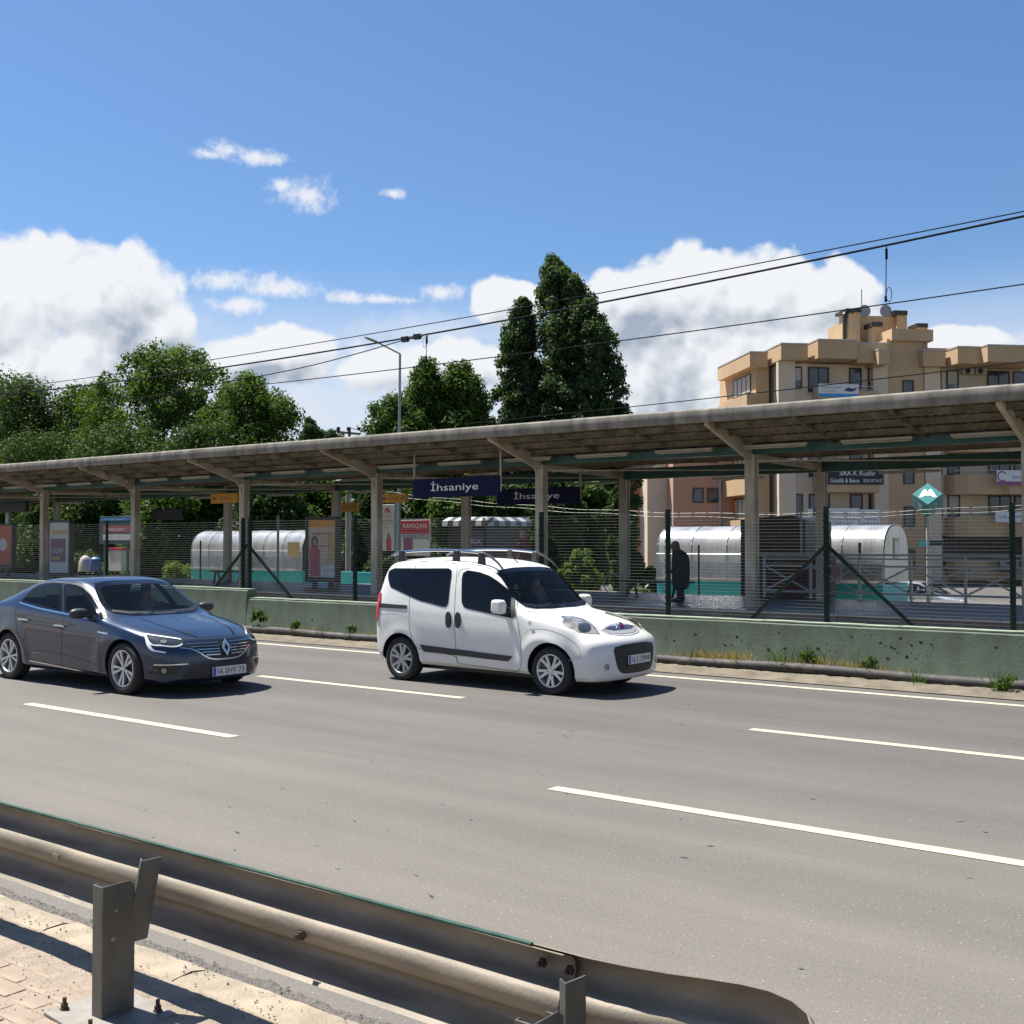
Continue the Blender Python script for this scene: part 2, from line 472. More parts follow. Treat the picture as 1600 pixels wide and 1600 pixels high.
def from_data(name, v, f, ms, parent=None, loc=None, smooth=False, mi=None):
    me = bpy.data.meshes.new(name)
    me.from_pydata([tuple(a) for a in v], [], f)
    for m in (ms if isinstance(ms, (list, tuple)) else [ms]): me.materials.append(m)
    if mi is not None: me.polygons.foreach_set('material_index', mi)
    if smooth: me.polygons.foreach_set('use_smooth', [True] * len(me.polygons))
    me.update()
    o = bpy.data.objects.new(name, me)
    C.objects.link(o)
    if loc is not None: o.location = loc
    if parent is not None: o.parent = parent
    return o


class MB:
    """collects simple solids into one mesh"""
    def __init__(s): s.v, s.f, s.mi, s.cur = [], [], [], 0
    def add(s, v, f):
        n = len(s.v)
        s.v += [tuple(a) for a in v]
        s.f += [tuple(i + n for i in q) for q in f]
        s.mi += [s.cur] * len(f)
        return s
    def box(s, x0, x1, y0, y1, z0, z1):
        v = [(x, y, z) for x in (x0, x1) for y in (y0, y1) for z in (z0, z1)]
        return s.add(v, [(0, 1, 3, 2), (4, 6, 7, 5), (0, 4, 5, 1), (2, 3, 7, 6), (0, 2, 6, 4), (1, 5, 7, 3)])
    def bar(s, a, b, w, h=None, up=(0, 0, 1)):
        """rectangular bar from a to b, w across, h along up"""
        h = h or w
        a, b = Vector(a), Vector(b)
        d = (b - a).normalized()
        up = Vector(up)
        if abs(d.dot(up)) > .98: up = Vector((0, 1, 0))
        sx = d.cross(up).normalized() * (w / 2)
        uy = sx.cross(d).normalized() * (h / 2)
        v = [p + i * sx + j * uy for p in (a, b) for i, j in ((-1, -1), (1, -1), (1, 1), (-1, 1))]
        return s.add(v, [(0, 1, 2, 3), (7, 6, 5, 4), (0, 4, 5, 1), (1, 5, 6, 2), (2, 6, 7, 3), (3, 7, 4, 0)])
    def tube(s, pts, r, n=8, r2=None, cap=True):
        pts = [Vector(p) for p in pts]
        rings = []
        N = len(pts)
        for i, p in enumerate(pts):
            d = (pts[min(i + 1, N - 1)] - pts[max(i - 1, 0)]).normalized()
            up = Vector((0, 0, 1)) if abs(d.z) < .95 else Vector((0, 1, 0))
            a = d.cross(up).normalized()
            b = a.cross(d)
            rr = r if r2 is None else r + (r2 - r) * i / (N - 1)
            rings.append([p + a * cos(2 * pi * k / n) * rr + b * sin(2 * pi * k / n) * rr for k in range(n)])
        v = [q for rg in rings for q in rg]
        f = [(i * n + k, i * n + (k + 1) % n, (i + 1) * n + (k + 1) % n, (i + 1) * n + k) for i in range(N - 1) for k in range(n)]
        if cap: f += [tuple(range(n))[::-1], tuple((N - 1) * n + k for k in range(n))]
        return s.add(v, f)
    def prism(s, poly, a, b, axis='y'):
        """2D outline extruded between a and b along axis; poly in the other two axes"""
        n = len(poly)
        if axis == 'y': mk = lambda p, t: (p[0], t, p[1])
        elif axis == 'x': mk = lambda p, t: (t, p[0], p[1])
        else: mk = lambda p, t: (p[0], p[1], t)
        v = [mk(p, a) for p in poly] + [mk(p, b) for p in poly]
        f = [tuple(range(n))[::-1], tuple(range(n, 2 * n))] + [(i, (i + 1) % n, n + (i + 1) % n, n + i) for i in range(n)]
        return s.add(v, f)
    def build(s, name, ms, parent=None, loc=None, smooth=False, bevel=0.0, seg=2, angle=35):
        o = from_data(name, s.v, s.f, ms, parent, loc, False, s.mi)
        fix_normals(o)
        if bevel:
            bv = o.modifiers.new('bevel', 'BEVEL')
            bv.width, bv.segments, bv.limit_method, bv.angle_limit = bevel, seg, 'ANGLE', R(40)
            o.data.polygons.foreach_set('use_smooth', [True] * len(o.data.polygons))
            smooth_angle(o, 50)
        if smooth:
            o.data.polygons.foreach_set('use_smooth', [True] * len(o.data.polygons))
            smooth_angle(o, angle)
        return o


def fix_normals(o):
    bm = bmesh.new()
    bm.from_mesh(o.data)
    bmesh.ops.recalc_face_normals(bm, faces=bm.faces)
    bm.to_mesh(o.data)
    bm.free()


def smooth_angle(o, deg):
    me = o.data
    me.set_sharp_from_angle(angle=R(deg))


def box(name, m, x0, x1, y0, y1, z0, z1, parent=None, bevel=0.0):
    return MB().box(x0, x1, y0, y1, z0, z1).build(name, m, parent, bevel=bevel)


def origin(o, p):
    """put a top-level mesh's origin at p"""
    p = Vector(p)
    o.data.transform(Matrix.Translation(-p))
    o.location = p
    return o


def structure(o):
    o['kind'] = 'structure'
    return o


def copy_tree(o, parent=None):
    c = o.copy()
    C.objects.link(c)
    c.parent = parent
    for ch in [k for k in KIDS.get(o, o.children)]:
        copy_tree(ch, c)
    return c


KIDS = {}
FONT_CACHE = {}


def text_mesh(s):
    if s not in FONT_CACHE:
        cu = bpy.data.curves.new('txt', 'FONT')
        cu.body = s
        cu.align_x, cu.align_y = 'CENTER', 'CENTER'
        cu.resolution_u = 3
        ob = bpy.data.objects.new('txt', cu)
        C.objects.link(ob)
        me = bpy.data.meshes.new_from_object(ob)
        bpy.data.objects.remove(ob)
        v = [tuple(a.co) for a in me.vertices]
        f = [tuple(p.vertices) for p in me.polygons]
        xs = [a[0] for a in v]; ys = [a[1] for a in v]
        cx, cy = (max(xs) + min(xs)) / 2, (max(ys) + min(ys)) / 2
        w, h = max(xs) - min(xs), max(ys) - min(ys)
        FONT_CACHE[s] = ([((a[0] - cx) / w, (a[1] - cy) / h) for a in v], f)
    return FONT_CACHE[s]


def text(s, m, center, u, up, w, h, parent=None, name='lettering'):
    """flat lettering w wide, h high, in the plane spanned by u and up"""
    v, f = text_mesh(s)
    c, u, up = Vector(center), Vector(u).normalized(), Vector(up).normalized()
    return from_data(name, [c + u * (a * w) + up * (b * h) for a, b in v], f, m, parent)


def blobs(mb, pts, center, u, up):
    """flat polygon in the plane spanned by u and up"""
    c, u, up = Vector(center), Vector(u), Vector(up)
    mb.add([c + u * a + up * b for a, b in pts], [tuple(range(len(pts)))])
    return mb


# ================================================================== ground, road, pavement
def sheet(name, m, x0, x1, y0, y1, z, nx=1, ny=1):
    v = [(x0 + (x1 - x0) * i / nx, y0 + (y1 - y0) * j / ny, z) for i in range(nx + 1) for j in range(ny + 1)]
    f = [(i * (ny + 1) + j, (i + 1) * (ny + 1) + j, (i + 1) * (ny + 1) + j + 1, i * (ny + 1) + j + 1) for i in range(nx) for j in range(ny)]
    return structure(from_data(name, v, f, m))


gv = [(x, y, z) for x in (-3000, 3000) for y, z in ((-2500, -.03), (38.5, -.03), (40.5, -1.03), (3500, -1.03))]
structure(from_data('ground', gv, [(0, 4, 5, 1), (1, 5, 6, 2), (2, 6, 7, 3)], M['grass']))
sheet('road', M['asphalt'], -900, 300, 3.0, 14.95, 0.0)
sheet('road_verge', M['soil'], -400, 100, 14.55, 16.0, 0.012)
sheet('track_bed', M['ballast'], -400, 100, 16.0, 21.6, 0.0)
sheet('far_track_bed', M['ballast'], -400, 100, 27.4, 30.9, -0.01)
sheet('side_street', M['asphalt'], -400, 150, 41, 130, -1.0)


sheet('forecourt', mat('forecourt paving', (0.12, 0.11, 0.10), .8, var=.3, vscale=2), -19, 90, 30.95, 38.4, -0.018)
flecks = MB()
for _ in range(90):
    x_, y_ = random.uniform(-7, 1), random.uniform(3.6, 12)
    l_, w_ = random.uniform(.01, .045), random.uniform(.003, .010)
    a_ = random.gauss(0, .5)
    flecks.add([(x_ + l_ * cos(a_) * i - w_ * sin(a_) * j, y_ + l_ * sin(a_) * i + w_ * cos(a_) * j, .0035) for i, j in ((-1, -.3), (0, -1), (1, .1), (.2, 1))], [(0, 1, 2, 3)])
tag(flecks.build('tar_flecks', mat('tar', (.035, .032, .03), .8)), kind='stuff')


def marking(name, x0, x1, y, w, z=0.004):
    n = max(2, int((x1 - x0) / .25))
    v, f = [], []
    for i in range(n + 1):
        x = x0 + (x1 - x0) * i / n
        e = random.uniform(-.004, .004)
        v += [(x, y - w / 2 + e, z), (x, y + w / 2 + random.uniform(-.004, .004), z)]
    f = [(2 * i, 2 * i + 2, 2 * i + 3, 2 * i + 1) for i in range(n)]
    return structure(from_data(name, v, f, M['paint_line']))


marking('road_edge_line', -200, 60, 14.13, 0.14)
for yy in (7.22, 10.70):
    for k in range(-14, 6):
        x0 = -5.13 + 7.56 * k
        marking('lane_dash', x0, x0 + 3.76, yy, 0.135)

# pavement on the camera's side: bedding, pavers, kerb slabs, dust
box_ = MB().box(-60, 30, -12, 2.87, -.02, 0.085).build('pavement', M['dust'])
pavement = structure(box_)
pv_me = None
k = 0
for i in range(18):
    for j in range(11):
        x = -6.0 + i * .205 + (j % 2) * .10
        y = 1.72 + j * .104
        w = (.098, .048)
        if pv_me is None:
            o = MB().box(-.098, .098, -.048, .048, 0, .022).build('paver', M['paver'], pavement, bevel=.003, seg=1)
            pv_me = o.data
            pv_o = o
        else:
            o = pv_o.copy()
            C.objects.link(o)
        o.location = (x, y, .080 + random.uniform(-.0015, .0015))
        o.rotation_euler = (random.uniform(-.012, .012), random.uniform(-.012, .012), random.uniform(-.02, .02))
kerb = structure(empty('kerb', (0, 2.98, 0)))
for i in range(-8, 5):
    x0 = -3.99 + i * .985
    n = 10
    mb = MB()
    # slab with a slightly uneven top
    v, f = [], []
    for a in range(n + 1):
        for b in range(4):
            v.append((x0 + .006 + .973 * a / n, 2.872 - 2.98 + .222 * b / 3, .100 + random.uniform(-.004, .004) - (.012 if b in (0, 3) else 0)))
    for a in range(n):
        for b in range(3):
            f.append((a * 4 + b, (a + 1) * 4 + b, (a + 1) * 4 + b + 1, a * 4 + b + 1))
    mb.add(v, f)
    mb.box(x0 + .008, x0 + .977, 2.874 - 2.98, 3.092 - 2.98, -.02, .085)
    child(mb.build('kerb_stone', M['kerb']), kerb)


def fbm(x, y, s=0):
    from mathutils import noise
    return noise.fractal(Vector((x, y, s)), 1.0, 2.0, 5)


def heightsheet(name, m, x0, x1, y0, y1, dx, zf):
    nx, ny = int((x1 - x0) / dx), int((y1 - y0) / dx)
    v = [(x0 + dx * i, y0 + dx * j, zf(x0 + dx * i, y0 + dx * j)) for i in range(nx + 1) for j in range(ny + 1)]
    f = [(i * (ny + 1) + j, (i + 1) * (ny + 1) + j, (i + 1) * (ny + 1) + j + 1, i * (ny + 1) + j + 1) for i in range(nx) for j in range(ny)]
    return from_data(name, v, f, m, smooth=True)


o = heightsheet('sand', M['dust'], -6.6, -1.2, 1.55, 2.885, .018,
                lambda x, y: .1005 + .006 * fbm(x * 3, y * 3) + .003 * fbm(x * 22, y * 22, 4) + .010 * max(0, (y - 2.45) / .4) - (.0035 if (x < -4.1 and y < 2.62) else 0))
tag(o, kind='stuff')
o = heightsheet('rough_road_edge', M['rough_asphalt'], -9, 1.5, 3.085, 3.33, .014,
                lambda x, y: .062 - max(0, (y - 3.20 - .03 * fbm(x * 5, 0))) * .9 + .010 * fbm(x * 25, y * 25) if y < 3.315 else -.01)
structure(o)
# loose grit on the sand
v, f = [], []
for i in range(1500):
    x, y = random.uniform(-6.2, -2.6), random.uniform(2.2, 3.2)
    s = random.choice((.002, .003, .004, .006)) * random.uniform(.6, 1.2)
    z = .106 if y < 3.09 else .075
    if y < 2.87: z = .1005 + .006 * fbm(x * 3, y * 3) + .010 * max(0, (y - 2.45) / .4)
    n = len(v)
    v += [(x - s, y, z), (x + s * .4, y - s, z), (x + s, y + s * .6, z), (x - s * .2, y + s, z), (x, y, z + s)]
    f += [(n, n + 1, n + 4), (n + 1, n + 2, n + 4), (n + 2, n + 3, n + 4), (n + 3, n, n + 4)]
tag(from_data('grit', v, f, M['rough_asphalt']), kind='stuff')

# ================================================================== guard rail
gr = empty('guard_rail', (-3.84, 2.76, .1), label='weathered steel crash barrier with a green top edge in the foreground', cat='guard rail')
GO = Vector((-3.84, 2.76, .1))
PROF = [(0.014, .155), (.034, .150), (.064, .137), (.082, .116), (.084, .090), (.074, .066), (.046, .052), (.014, .044), (-.002, .032), (-.008, .012),
        (-.005, -.012), (.006, -.034), (.040, -.052), (.070, -.070), (.078, -.092), (.068, -.112), (.036, -.130), (-.020, -.160)]
BZ = .535


def sweep(path, depth, hgt, name, m, thick=.004):
    """W profile swept along a path on plan"""
    rings = []
    N = len(path)
    P = [Vector((a[0], a[1])) for a in path]
    for i in range(N):
        t = (P[min(i + 1, N - 1)] - P[max(i - 1, 0)]).normalized()
        nrm = Vector((-t.y, t.x))
        dz = path[i][2] if len(path[i]) > 2 else 0
        ring = []
        for side in (0, 1):
            pts = PROF if side == 0 else PROF[::-1]
            for (d, z) in pts:
                q = P[i] + nrm * (d * depth[i] + (thick if side else 0))
                ring.append((q.x - GO.x, q.y - GO.y, BZ + dz + z * hgt[i] - GO.z))
        rings.append(ring)
    n = len(rings[0])
    v = [q for r_ in rings for q in r_]
    f = [(i * n + k, (i + 1) * n + k, (i + 1) * n + (k + 1) % n, i * n + (k + 1) % n) for i in range(N - 1) for k in range(n)]
    f += [tuple(range(n)), tuple((N - 1) * n + k for k in range(n))[::-1]]
    o = from_data(name, v, f, m, gr, smooth=False)
    fix_normals(o)
    o.data.polygons.foreach_set('use_smooth', [True] * len(o.data.polygons))
    smooth_angle(o, 60)
    return o


def straight(a, b): return [(a + (b - a) * i / 24, 2.76 + .003 * sin(i)) for i in range(25)]


sweep(straight(-10.1, -6.0), [1] * 25, [1] * 25, 'beam', M['galv'])
sweep([(x, y - .005) for x, y in straight(-6.3, -1.93)], [1] * 25, [1] * 25, 'beam', M['galv'])
path = [(-2.25, 2.768), (-2.0, 2.768), (-1.85, 2.770), (-1.72, 2.785), (-1.60, 2.812), (-1.50, 2.845), (-1.41, 2.868), (-1.33, 2.872),
        (-1.26, 2.855), (-1.20, 2.81), (-1.165, 2.75), (-1.15, 2.67), (-1.16, 2.60), (-1.20, 2.54), (-1.26, 2.50)]
sweep(path, [1, 1, 1, .95, .8, .62, .48, .38, .32, .3, .3, .3, .3, .3, .3], [1.02] * 8 + [1, .98, .96, .94, .92, .9, .86], 'end_terminal', M['galv'])
mb = MB()
for a, b in ((-10.1, -2.05),):
    for i in range(40):
        xa, xb = a + (b - a) * i / 40, a + (b - a) * (i + 1) / 40
        mb.box(xa - GO.x, xb - GO.x, .010, .028, .1535 + BZ - GO.z, .1625 + BZ - GO.z)
mb.build('painted_edge', M['green_edge'], gr)


def bolt(mb, x, y, z, r=.014, h=.035, ax='z'):
    def hexa(r_, a, b):
        poly = [(x_ + r_ * cos(k * pi / 3), y_ + r_ * sin(k * pi / 3)) for k in range(6)]
        mb.prism(poly, a, b, ax)
    x_, y_ = (x, y) if ax == 'z' else ((x, z) if ax == 'y' else (y, z))
    base = z if ax == 'z' else (y if ax == 'y' else x)
    s = 1 if ax == 'z' else -1
    hexa(r * 1.7, base, base + s * h * .12)
    hexa(r * 1.25, base + s * h * .12, base + s * h * .5)
    hexa(r * .75, base + s * h * .5, base + s * h)


def rail_post(px_, tilt):
    X = px_ - GO.x
    # open channel, web facing +X
    mb = MB()
    t = .006
    y0, y1, x1, x0 = 2.49 - GO.y, 2.63 - GO.y, X, X - .066
    zt, zb = .605 - GO.z, .012
    web = [(y0, zb), (y1, zb), (y1, zt - .02), (y1 - .025, zt), (y0, zt)]
    mb.prism(web, x1 - t, x1, 'x')
    mb.box(x0, x1 - t, y0, y0 + t, zb, zt - .001)
    mb.box(x0 + .01, x1 - t, y1 - t, y1, zb, zt - .021)
    mb.box(x0, x0 + t, y0 + t, y0 + .022, zb, zt - .002)
    p = mb.build('post', M['galv_post'], gr, bevel=.0015, seg=1)
    for (yy, zz, rr) in ((2.548, .505, .0075), (2.535, .40, .010)):
        mb = MB()
        mb.prism([(yy - GO.y + rr * cos(a * pi / 6), zz - GO.z + rr * sin(a * pi / 6)) for a in range(12)], x1 - .001, x1 + .0015, 'x')
        mb.build('lit_hole_disc', M['steel_plate'], p)  # solid disc; its pale colour stands in for lit ground seen through
    pl = MB()
    pl.prism([(X - .245, 2.40 - GO.y), (X + .155, 2.36 - GO.y), (X + .165, 2.70 - GO.y), (X - .235, 2.72 - GO.y)], .002, .014, 'z')
    pl.build('base_plate', M['steel_plate'], p, bevel=.002, seg=1)
    for bx, by in ((-.20, 2.46), (.06, 2.405), (.10, 2.665), (-.19, 2.68)):
        m_ = MB()
        bolt(m_, X + bx, by - GO.y, .014, .0105, .045)
        m_.build('bolt', M['rust'], p)
    # folded spacer between post and beam
    s = MB()
    zt2, zb2 = .672 - GO.z, .365 - GO.z
    a = [(X - .030, 2.660 - GO.y), (X - .002, 2.640 - GO.y), (X + .010, 2.720 - GO.y), (X + .015, 2.719 - GO.y), (X + .003, 2.634 - GO.y), (X - .031, 2.654 - GO.y)]
    n = len(a)
    dy, dx = tilt
    v = [(q[0] - dx, q[1] - dy, zb2 + (.0 if i in (1, 2, 3, 4) else .03)) for i, q in enumerate(a)] + [(q[0] + dx, q[1] + dy * .3, zt2) for q in a]
    s.add(v, [tuple(range(n))[::-1], tuple(range(n, 2 * n))] + [(i, (i + 1) % n, n + (i + 1) % n, n + i) for i in range(n)])
    s.build('spacer', M['galv_post'], gr)


rail_post(-3.835, (.035, .012))
rail_post(-1.83, (.0, .0))
rail_post(-5.935, (.01, .0))
rail_post(-8.035, (.01, .0))
mb = MB()
for (bx_, by_, bz_) in ((-1.93, .05, .10), (-1.93, .05, -.09), (-2.03, .05, .10)):
    m_ = MB(); bolt(m_, bx_ - GO.x, by_, BZ + bz_ - GO.z, .010, .03, 'y'); m_.build('bolt', M['rust'], gr)
bolt(mb, -3.02 - GO.x, -.018, BZ - .005 - GO.z, .012, .03, 'y')
mb.build('bolt', M['rust'], gr)
mb = MB()
mb.box(-4.60 - GO.x, -4.555 - GO.x, -.0195, -.0165, BZ + .018 - GO.z, BZ - .002 - GO.z)
mb.build('slot', M['steel_plate'], gr)

# ================================================================== green wall along the far side of the road
XS = -18.92


def green_wall(x0, x1, top, label, seed):
    rnd = random.Random(seed)
    n = int((x1 - x0) / .5)
    mb = MB()
    v, f = [], []
    xs = [x0 + (x1 - x0) * i / n for i in range(n + 1)]
    for x in xs:
        e = rnd.uniform(-.006, .006)
        v += [(x, 15.50, -.02), (x, 15.58, .22), (x, 15.62 + e * .5, top - .03 + e), (x, 15.66, top + e), (x, 15.86, top + e), (x, 15.88, -.02)]
    for i in range(n):
        for k in range(5):
            f.append((i * 6 + k, (i + 1) * 6 + k, (i + 1) * 6 + k + 1, i * 6 + k + 1))
    f += [tuple(range(6)), tuple(n * 6 + k for k in range(6))[::-1]]
    w = MB().add(v, f).build('concrete_wall', M['green_wall'], smooth=True, angle=25)
    tag(w, label, 'wall')
    mb = MB()
    for i in range(n):
        mb.box(xs[i] + .0005, xs[i + 1] - .0005, 15.64, 15.87, top - .004 + rnd.uniform(-.003, .003), top + .014 + rnd.uniform(-.004, .004))
    mb.build('wall_cap', M['wall_cap'], w)
    # dark pock marks, each a shallow chip standing a hair proud
    mb = MB()
    for i in range(int((x1 - x0) * 2.2)):
        cx, cz = rnd.uniform(x0, x1), rnd.uniform(.3, top - .12)
        if rnd.random() < .55: cx = rnd.gauss(-5.3 if rnd.random() < .5 else -7.6, .5)
        if not (x0 + .2 < cx < x1 - .2): continue
        s = rnd.choice((.004, .006, .009, .014, .022))
        y = 15.58 + (cz - .22) / (top - .25) * .04 - .003
        k = rnd.randint(5, 7)
        poly = [(cx + s * rnd.uniform(.5, 1.5) * cos(2 * pi * a / k), cz + s * rnd.uniform(.5, 1.1) * sin(2 * pi * a / k)) for a in range(k)]
        mb.prism(poly, y, y + .01)
    mb.build('chips', M['rubber'], w)['kind'] = 'stuff'
    return w


green_wall(XS, 30, .73, 'lower stretch of green painted roadside wall behind the white van', 1)
green_wall(-150, XS - .01, .905, 'taller stretch of green painted roadside wall behind the dark sedan', 2)
mb = MB()
pp = [(x, 15.36 - (.18 if x > -8 else 0) * min(1, (x + 8) / 5) + .02 * sin(x * .9), .105 + .012 * sin(x * 1.7)) for x in np.arange(-60, 12, .5)]
mb.tube(pp, .075, 12)
mb.build('drain_pipe', M['pipe'], smooth=True)
tag(bpy.data.objects['drain_pipe'], 'dusty black plastic pipe lying along the foot of the green wall', 'pipe')
# crumbly sand ridge between pipe and road
o = heightsheet('sand_ridge', M['soil'], -45, 4, 14.66, 15.3, .04,
                lambda x, y: .03 + .035 * max(0, 1 - abs(y - 15.05 - .06 * fbm(x, 1)) / .26) + .02 * fbm(x * 6, y * 6) - .05 * max(0, 1 - (y - 14.66 - .03 * fbm(x * 3, 5)) / .08))
structure(o)


def leaf_cloud(centers, n, size, seed, spread=1.0, up=.3, aspect=1.0, cup=.35, pw=.45, tv=.55):
    """n small leaf faces round the given clump centres (x,y,z,r); returns numpy verts (4 per leaf) and tint"""
    rng = np.random.default_rng(seed)
    cs = np.array(centers)
    w = cs[:, 3] ** 2
    idx = rng.choice(len(cs), n, p=w / w.sum())
    d = rng.normal(size=(n, 3))
    d /= np.linalg.norm(d, axis=1)[:, None]
    rad = rng.random(n) ** pw
    pos = cs[idx, :3] + d * (rad * cs[idx, 3] * spread)[:, None]
    nrm = d * .7 + rng.normal(size=(n, 3)) * .55 + np.array([0, 0, up])
    nrm /= np.linalg.norm(nrm, axis=1)[:, None]
    t = np.cross(nrm, rng.normal(size=(n, 3)))
    t /= np.linalg.norm(t, axis=1)[:, None]
    b = np.cross(nrm, t)
    s = size * rng.uniform(.6, 1.35, n)[:, None]
    V = np.empty((n, 4, 3))
    V[:, 0] = pos - t * s * .5
    V[:, 1] = pos + b * s * .38 * aspect + nrm * s * .12 * cup
    V[:, 2] = pos + t * s * .62
    V[:, 3] = pos - b * s * .38 * aspect + nrm * s * .12 * cup
    ct = rng.random(len(cs))
    tint = np.clip(tv * ct[idx] + (1 - tv) * rng.random(n), 0, 1)
    return V.reshape(-1, 3), tint


def leaf_object(name, V, tint, m, parent=None):
    n = len(V) // 4
    me = bpy.data.meshes.new(name)
    me.vertices.add(n * 4)
    me.vertices.foreach_set('co', V.astype(np.float32).ravel())
    me.loops.add(n * 4)
    me.loops.foreach_set('vertex_index', np.arange(n * 4, dtype=np.int32))
    me.polygons.add(n)
    me.polygons.foreach_set('loop_start', np.arange(0, n * 4, 4, dtype=np.int32))
    at = me.attributes.new('tint', 'FLOAT', 'FACE')
    at.data.foreach_set('value', tint.astype(np.float32))
    me.materials.append(m)
    me.update()
    me.validate()
    o = bpy.data.objects.new(name, me)
    C.objects.link(o)
    if parent is not None: o.parent = parent
    return o


def blades(name, spots, m, seed):
    """upright grass blades: spots of (x, y, z, spread, count, height)"""
    rng = np.random.default_rng(seed)
    Vs, ts = [], []
    for (x, y, z, sp, cnt, h) in spots:
        p = np.stack([x + rng.normal(size=cnt) * sp, y + rng.normal(size=cnt) * min(sp, .06), np.full(cnt, z)], 1)
        lean = rng.normal(size=(cnt, 3)) * .35
        lean[:, 2] = 1
        hh = h * rng.uniform(.4, 1.2, cnt)[:, None]
        w = rng.normal(size=(cnt, 3)) * [1, 1, 0]
        w /= np.linalg.norm(w, axis=1)[:, None]
        w *= .005
        V = np.empty((cnt, 4, 3))
        V[:, 0] = p - w
        V[:, 1] = p + w
        V[:, 2] = p + lean * hh + w * .4
        V[:, 3] = p + lean * hh - w * .4
        Vs.append(V.reshape(-1, 3))
        ts.append(rng.random(cnt))
    return leaf_object(name, np.concatenate(Vs), np.concatenate(ts), m)


sp = [(random.uniform(-8.9, -5.2), 15.44, .12, .10, 40, random.uniform(.07, .18)) for _ in range(38)]
sp += [(random.uniform(-17.5, -14.5), 15.42, .12, .1, 40, random.uniform(.05, .14)) for _ in range(14)]
tag(blades('dry_grass', sp, M['straw'], 3), kind='stuff')
sp = [(-6.5, 15.4, .12, .1, 70, .3), (-5.6, 15.35, .1, .07, 60, .26), (-3.82, 15.0, .0, .07, 90, .28), (-4.9, 15.1, .03, .05, 40, .2), (-6.9, 15.4, .15, .12, 60, .24)]
sp += [(x, 15.36, .08, .06, 45, .2) for x in (-17.2, -16.3, -15.6, -14.7, -14.1, -8.3)]
tag(blades('weeds', sp, M['leaf_mid'], 4), kind='stuff')
cl = [(x + random.uniform(-.1, .1), 15.4, .2 + random.uniform(0, .1), random.uniform(.05, .1)) for x in (-6.5, -5.6, -17.2, -15.6, -14.7) for _ in range(4)]
cl += [(-3.8, 15.0, .12, .12), (-3.7, 14.98, .2, .09)]
V_, t_ = leaf_cloud(cl, 900, .045, 8)
tag(leaf_object('weed_leaves', V_, t_, M['leaf_mid']), kind='stuff')
p_ = onY(404, 970, 15.35)
cl = [(p_.x + random.gauss(0, .16), 15.38, p_.z + .1 + random.gauss(0, .12), .07) for _ in range(16)]
V_, t_ = leaf_cloud(cl, 520, .05, 9)
o = leaf_object('roadside_weed', V_, t_, M['leaf_mid'])
MBs = MB().tube([(0, 0, 0), (.02, 0, p_.z + .1)], .006, 5).build('stem', M['bark'], o)
tag(origin(o, (p_.x, 15.38, 0)), 'thin pale weed growing at the wall foot just ahead of the dark sedan', 'weed')
# blurred twig of a shrub that enters the frame low on the right, beside the photographer
cl = [(-.62 + random.gauss(0, .02), 1.80 + random.gauss(0, .03), .98 + random.gauss(0, .03), .03) for _ in range(6)]
tw = onY(1606, 1524, 1.9)
cl = [(tw.x + random.gauss(0.022, .008), 1.9 + random.gauss(0, .012), tw.z + random.gauss(0, .010), .010) for _ in range(9)]
V_, t_ = leaf_cloud(cl, 80, .014, 10)
leaf_ = leaf_object('foliage', V_, t_, M['leaf_bright'])
shrub = empty('roadside_shrub', (tw.x + .1, 1.9, .1), label='bright green shrub tip just inside the lower right edge', cat='shrub')
leaf_.parent = shrub
leaf_.data.transform(Matrix.Translation(-shrub.location))
MB().tube([(0, 0, 0), (.02, 0, tw.z * .5), (-.06, 0, tw.z - .12)], .006, 6).build('stem', M['bark'], shrub)

# ================================================================== mesh fence on the wall
FY, FZ0, FZ1 = 15.93, .72, 2.36
fence = empty('mesh_fence', (-6.43, FY, .7), label='dark green steel mesh fence standing behind the green roadside wall', cat='fence')
FO = fence.location.copy()


def fpost(x, z0=.60, z1=2.42, w=.06):
    o = MB().box(x - w / 2 - FO.x, x + w / 2 - FO.x, -w / 2, w / 2, z0 - FO.z, z1 - FO.z).build('post', M['fence'], fence)
    mb = MB()
    for k in range(int((z1 - z0) / .1)):
        mb.box(x - w / 2 - .006 - FO.x, x + w / 2 + .006 - FO.x, -w / 2 - .01, -w / 2, z0 + .1 * k - FO.z, z0 + .1 * k + .03 - FO.z)
    mb.build('clips', M['fence'], o)['kind'] = 'stuff'
    return o


FX = [-3.88, -6.43, -9.05, -11.54, -16.06, -19.22, -19.45]
for x in FX: fpost(x)
for x in (-24.5, -30, -35.5, -41, -46.5): fpost(x, .88, 2.42, .045)
for (xp, zt, xa) in ((-6.43, 1.86, -7.62), (-6.43, 1.86, -5.2), (-19.3, 1.85, -20.6), (-19.3, 1.85, -17.9)):
    MB().bar((xp - FO.x, .0, zt - FO.z), (xa - FO.x, .02, .74 - FO.z), .045, .045).build('brace', M['fence'], fence)
mb = MB()


def tri_bar(mb, a, b, r):
    a, b = Vector(a), Vector(b)
    d = (b - a).normalized()
    up = Vector((0, 0, 1)) if abs(d.z) < .9 else Vector((0, 1, 0))
    s = d.cross(up).normalized()
    t = s.cross(d)
    v = [p + (s * cos(k * 2.094) + t * sin(k * 2.094)) * r for p in (a, b) for k in range(3)]
    mb.add(v, [(0, 1, 4, 3), (1, 2, 5, 4), (2, 0, 3, 5)])


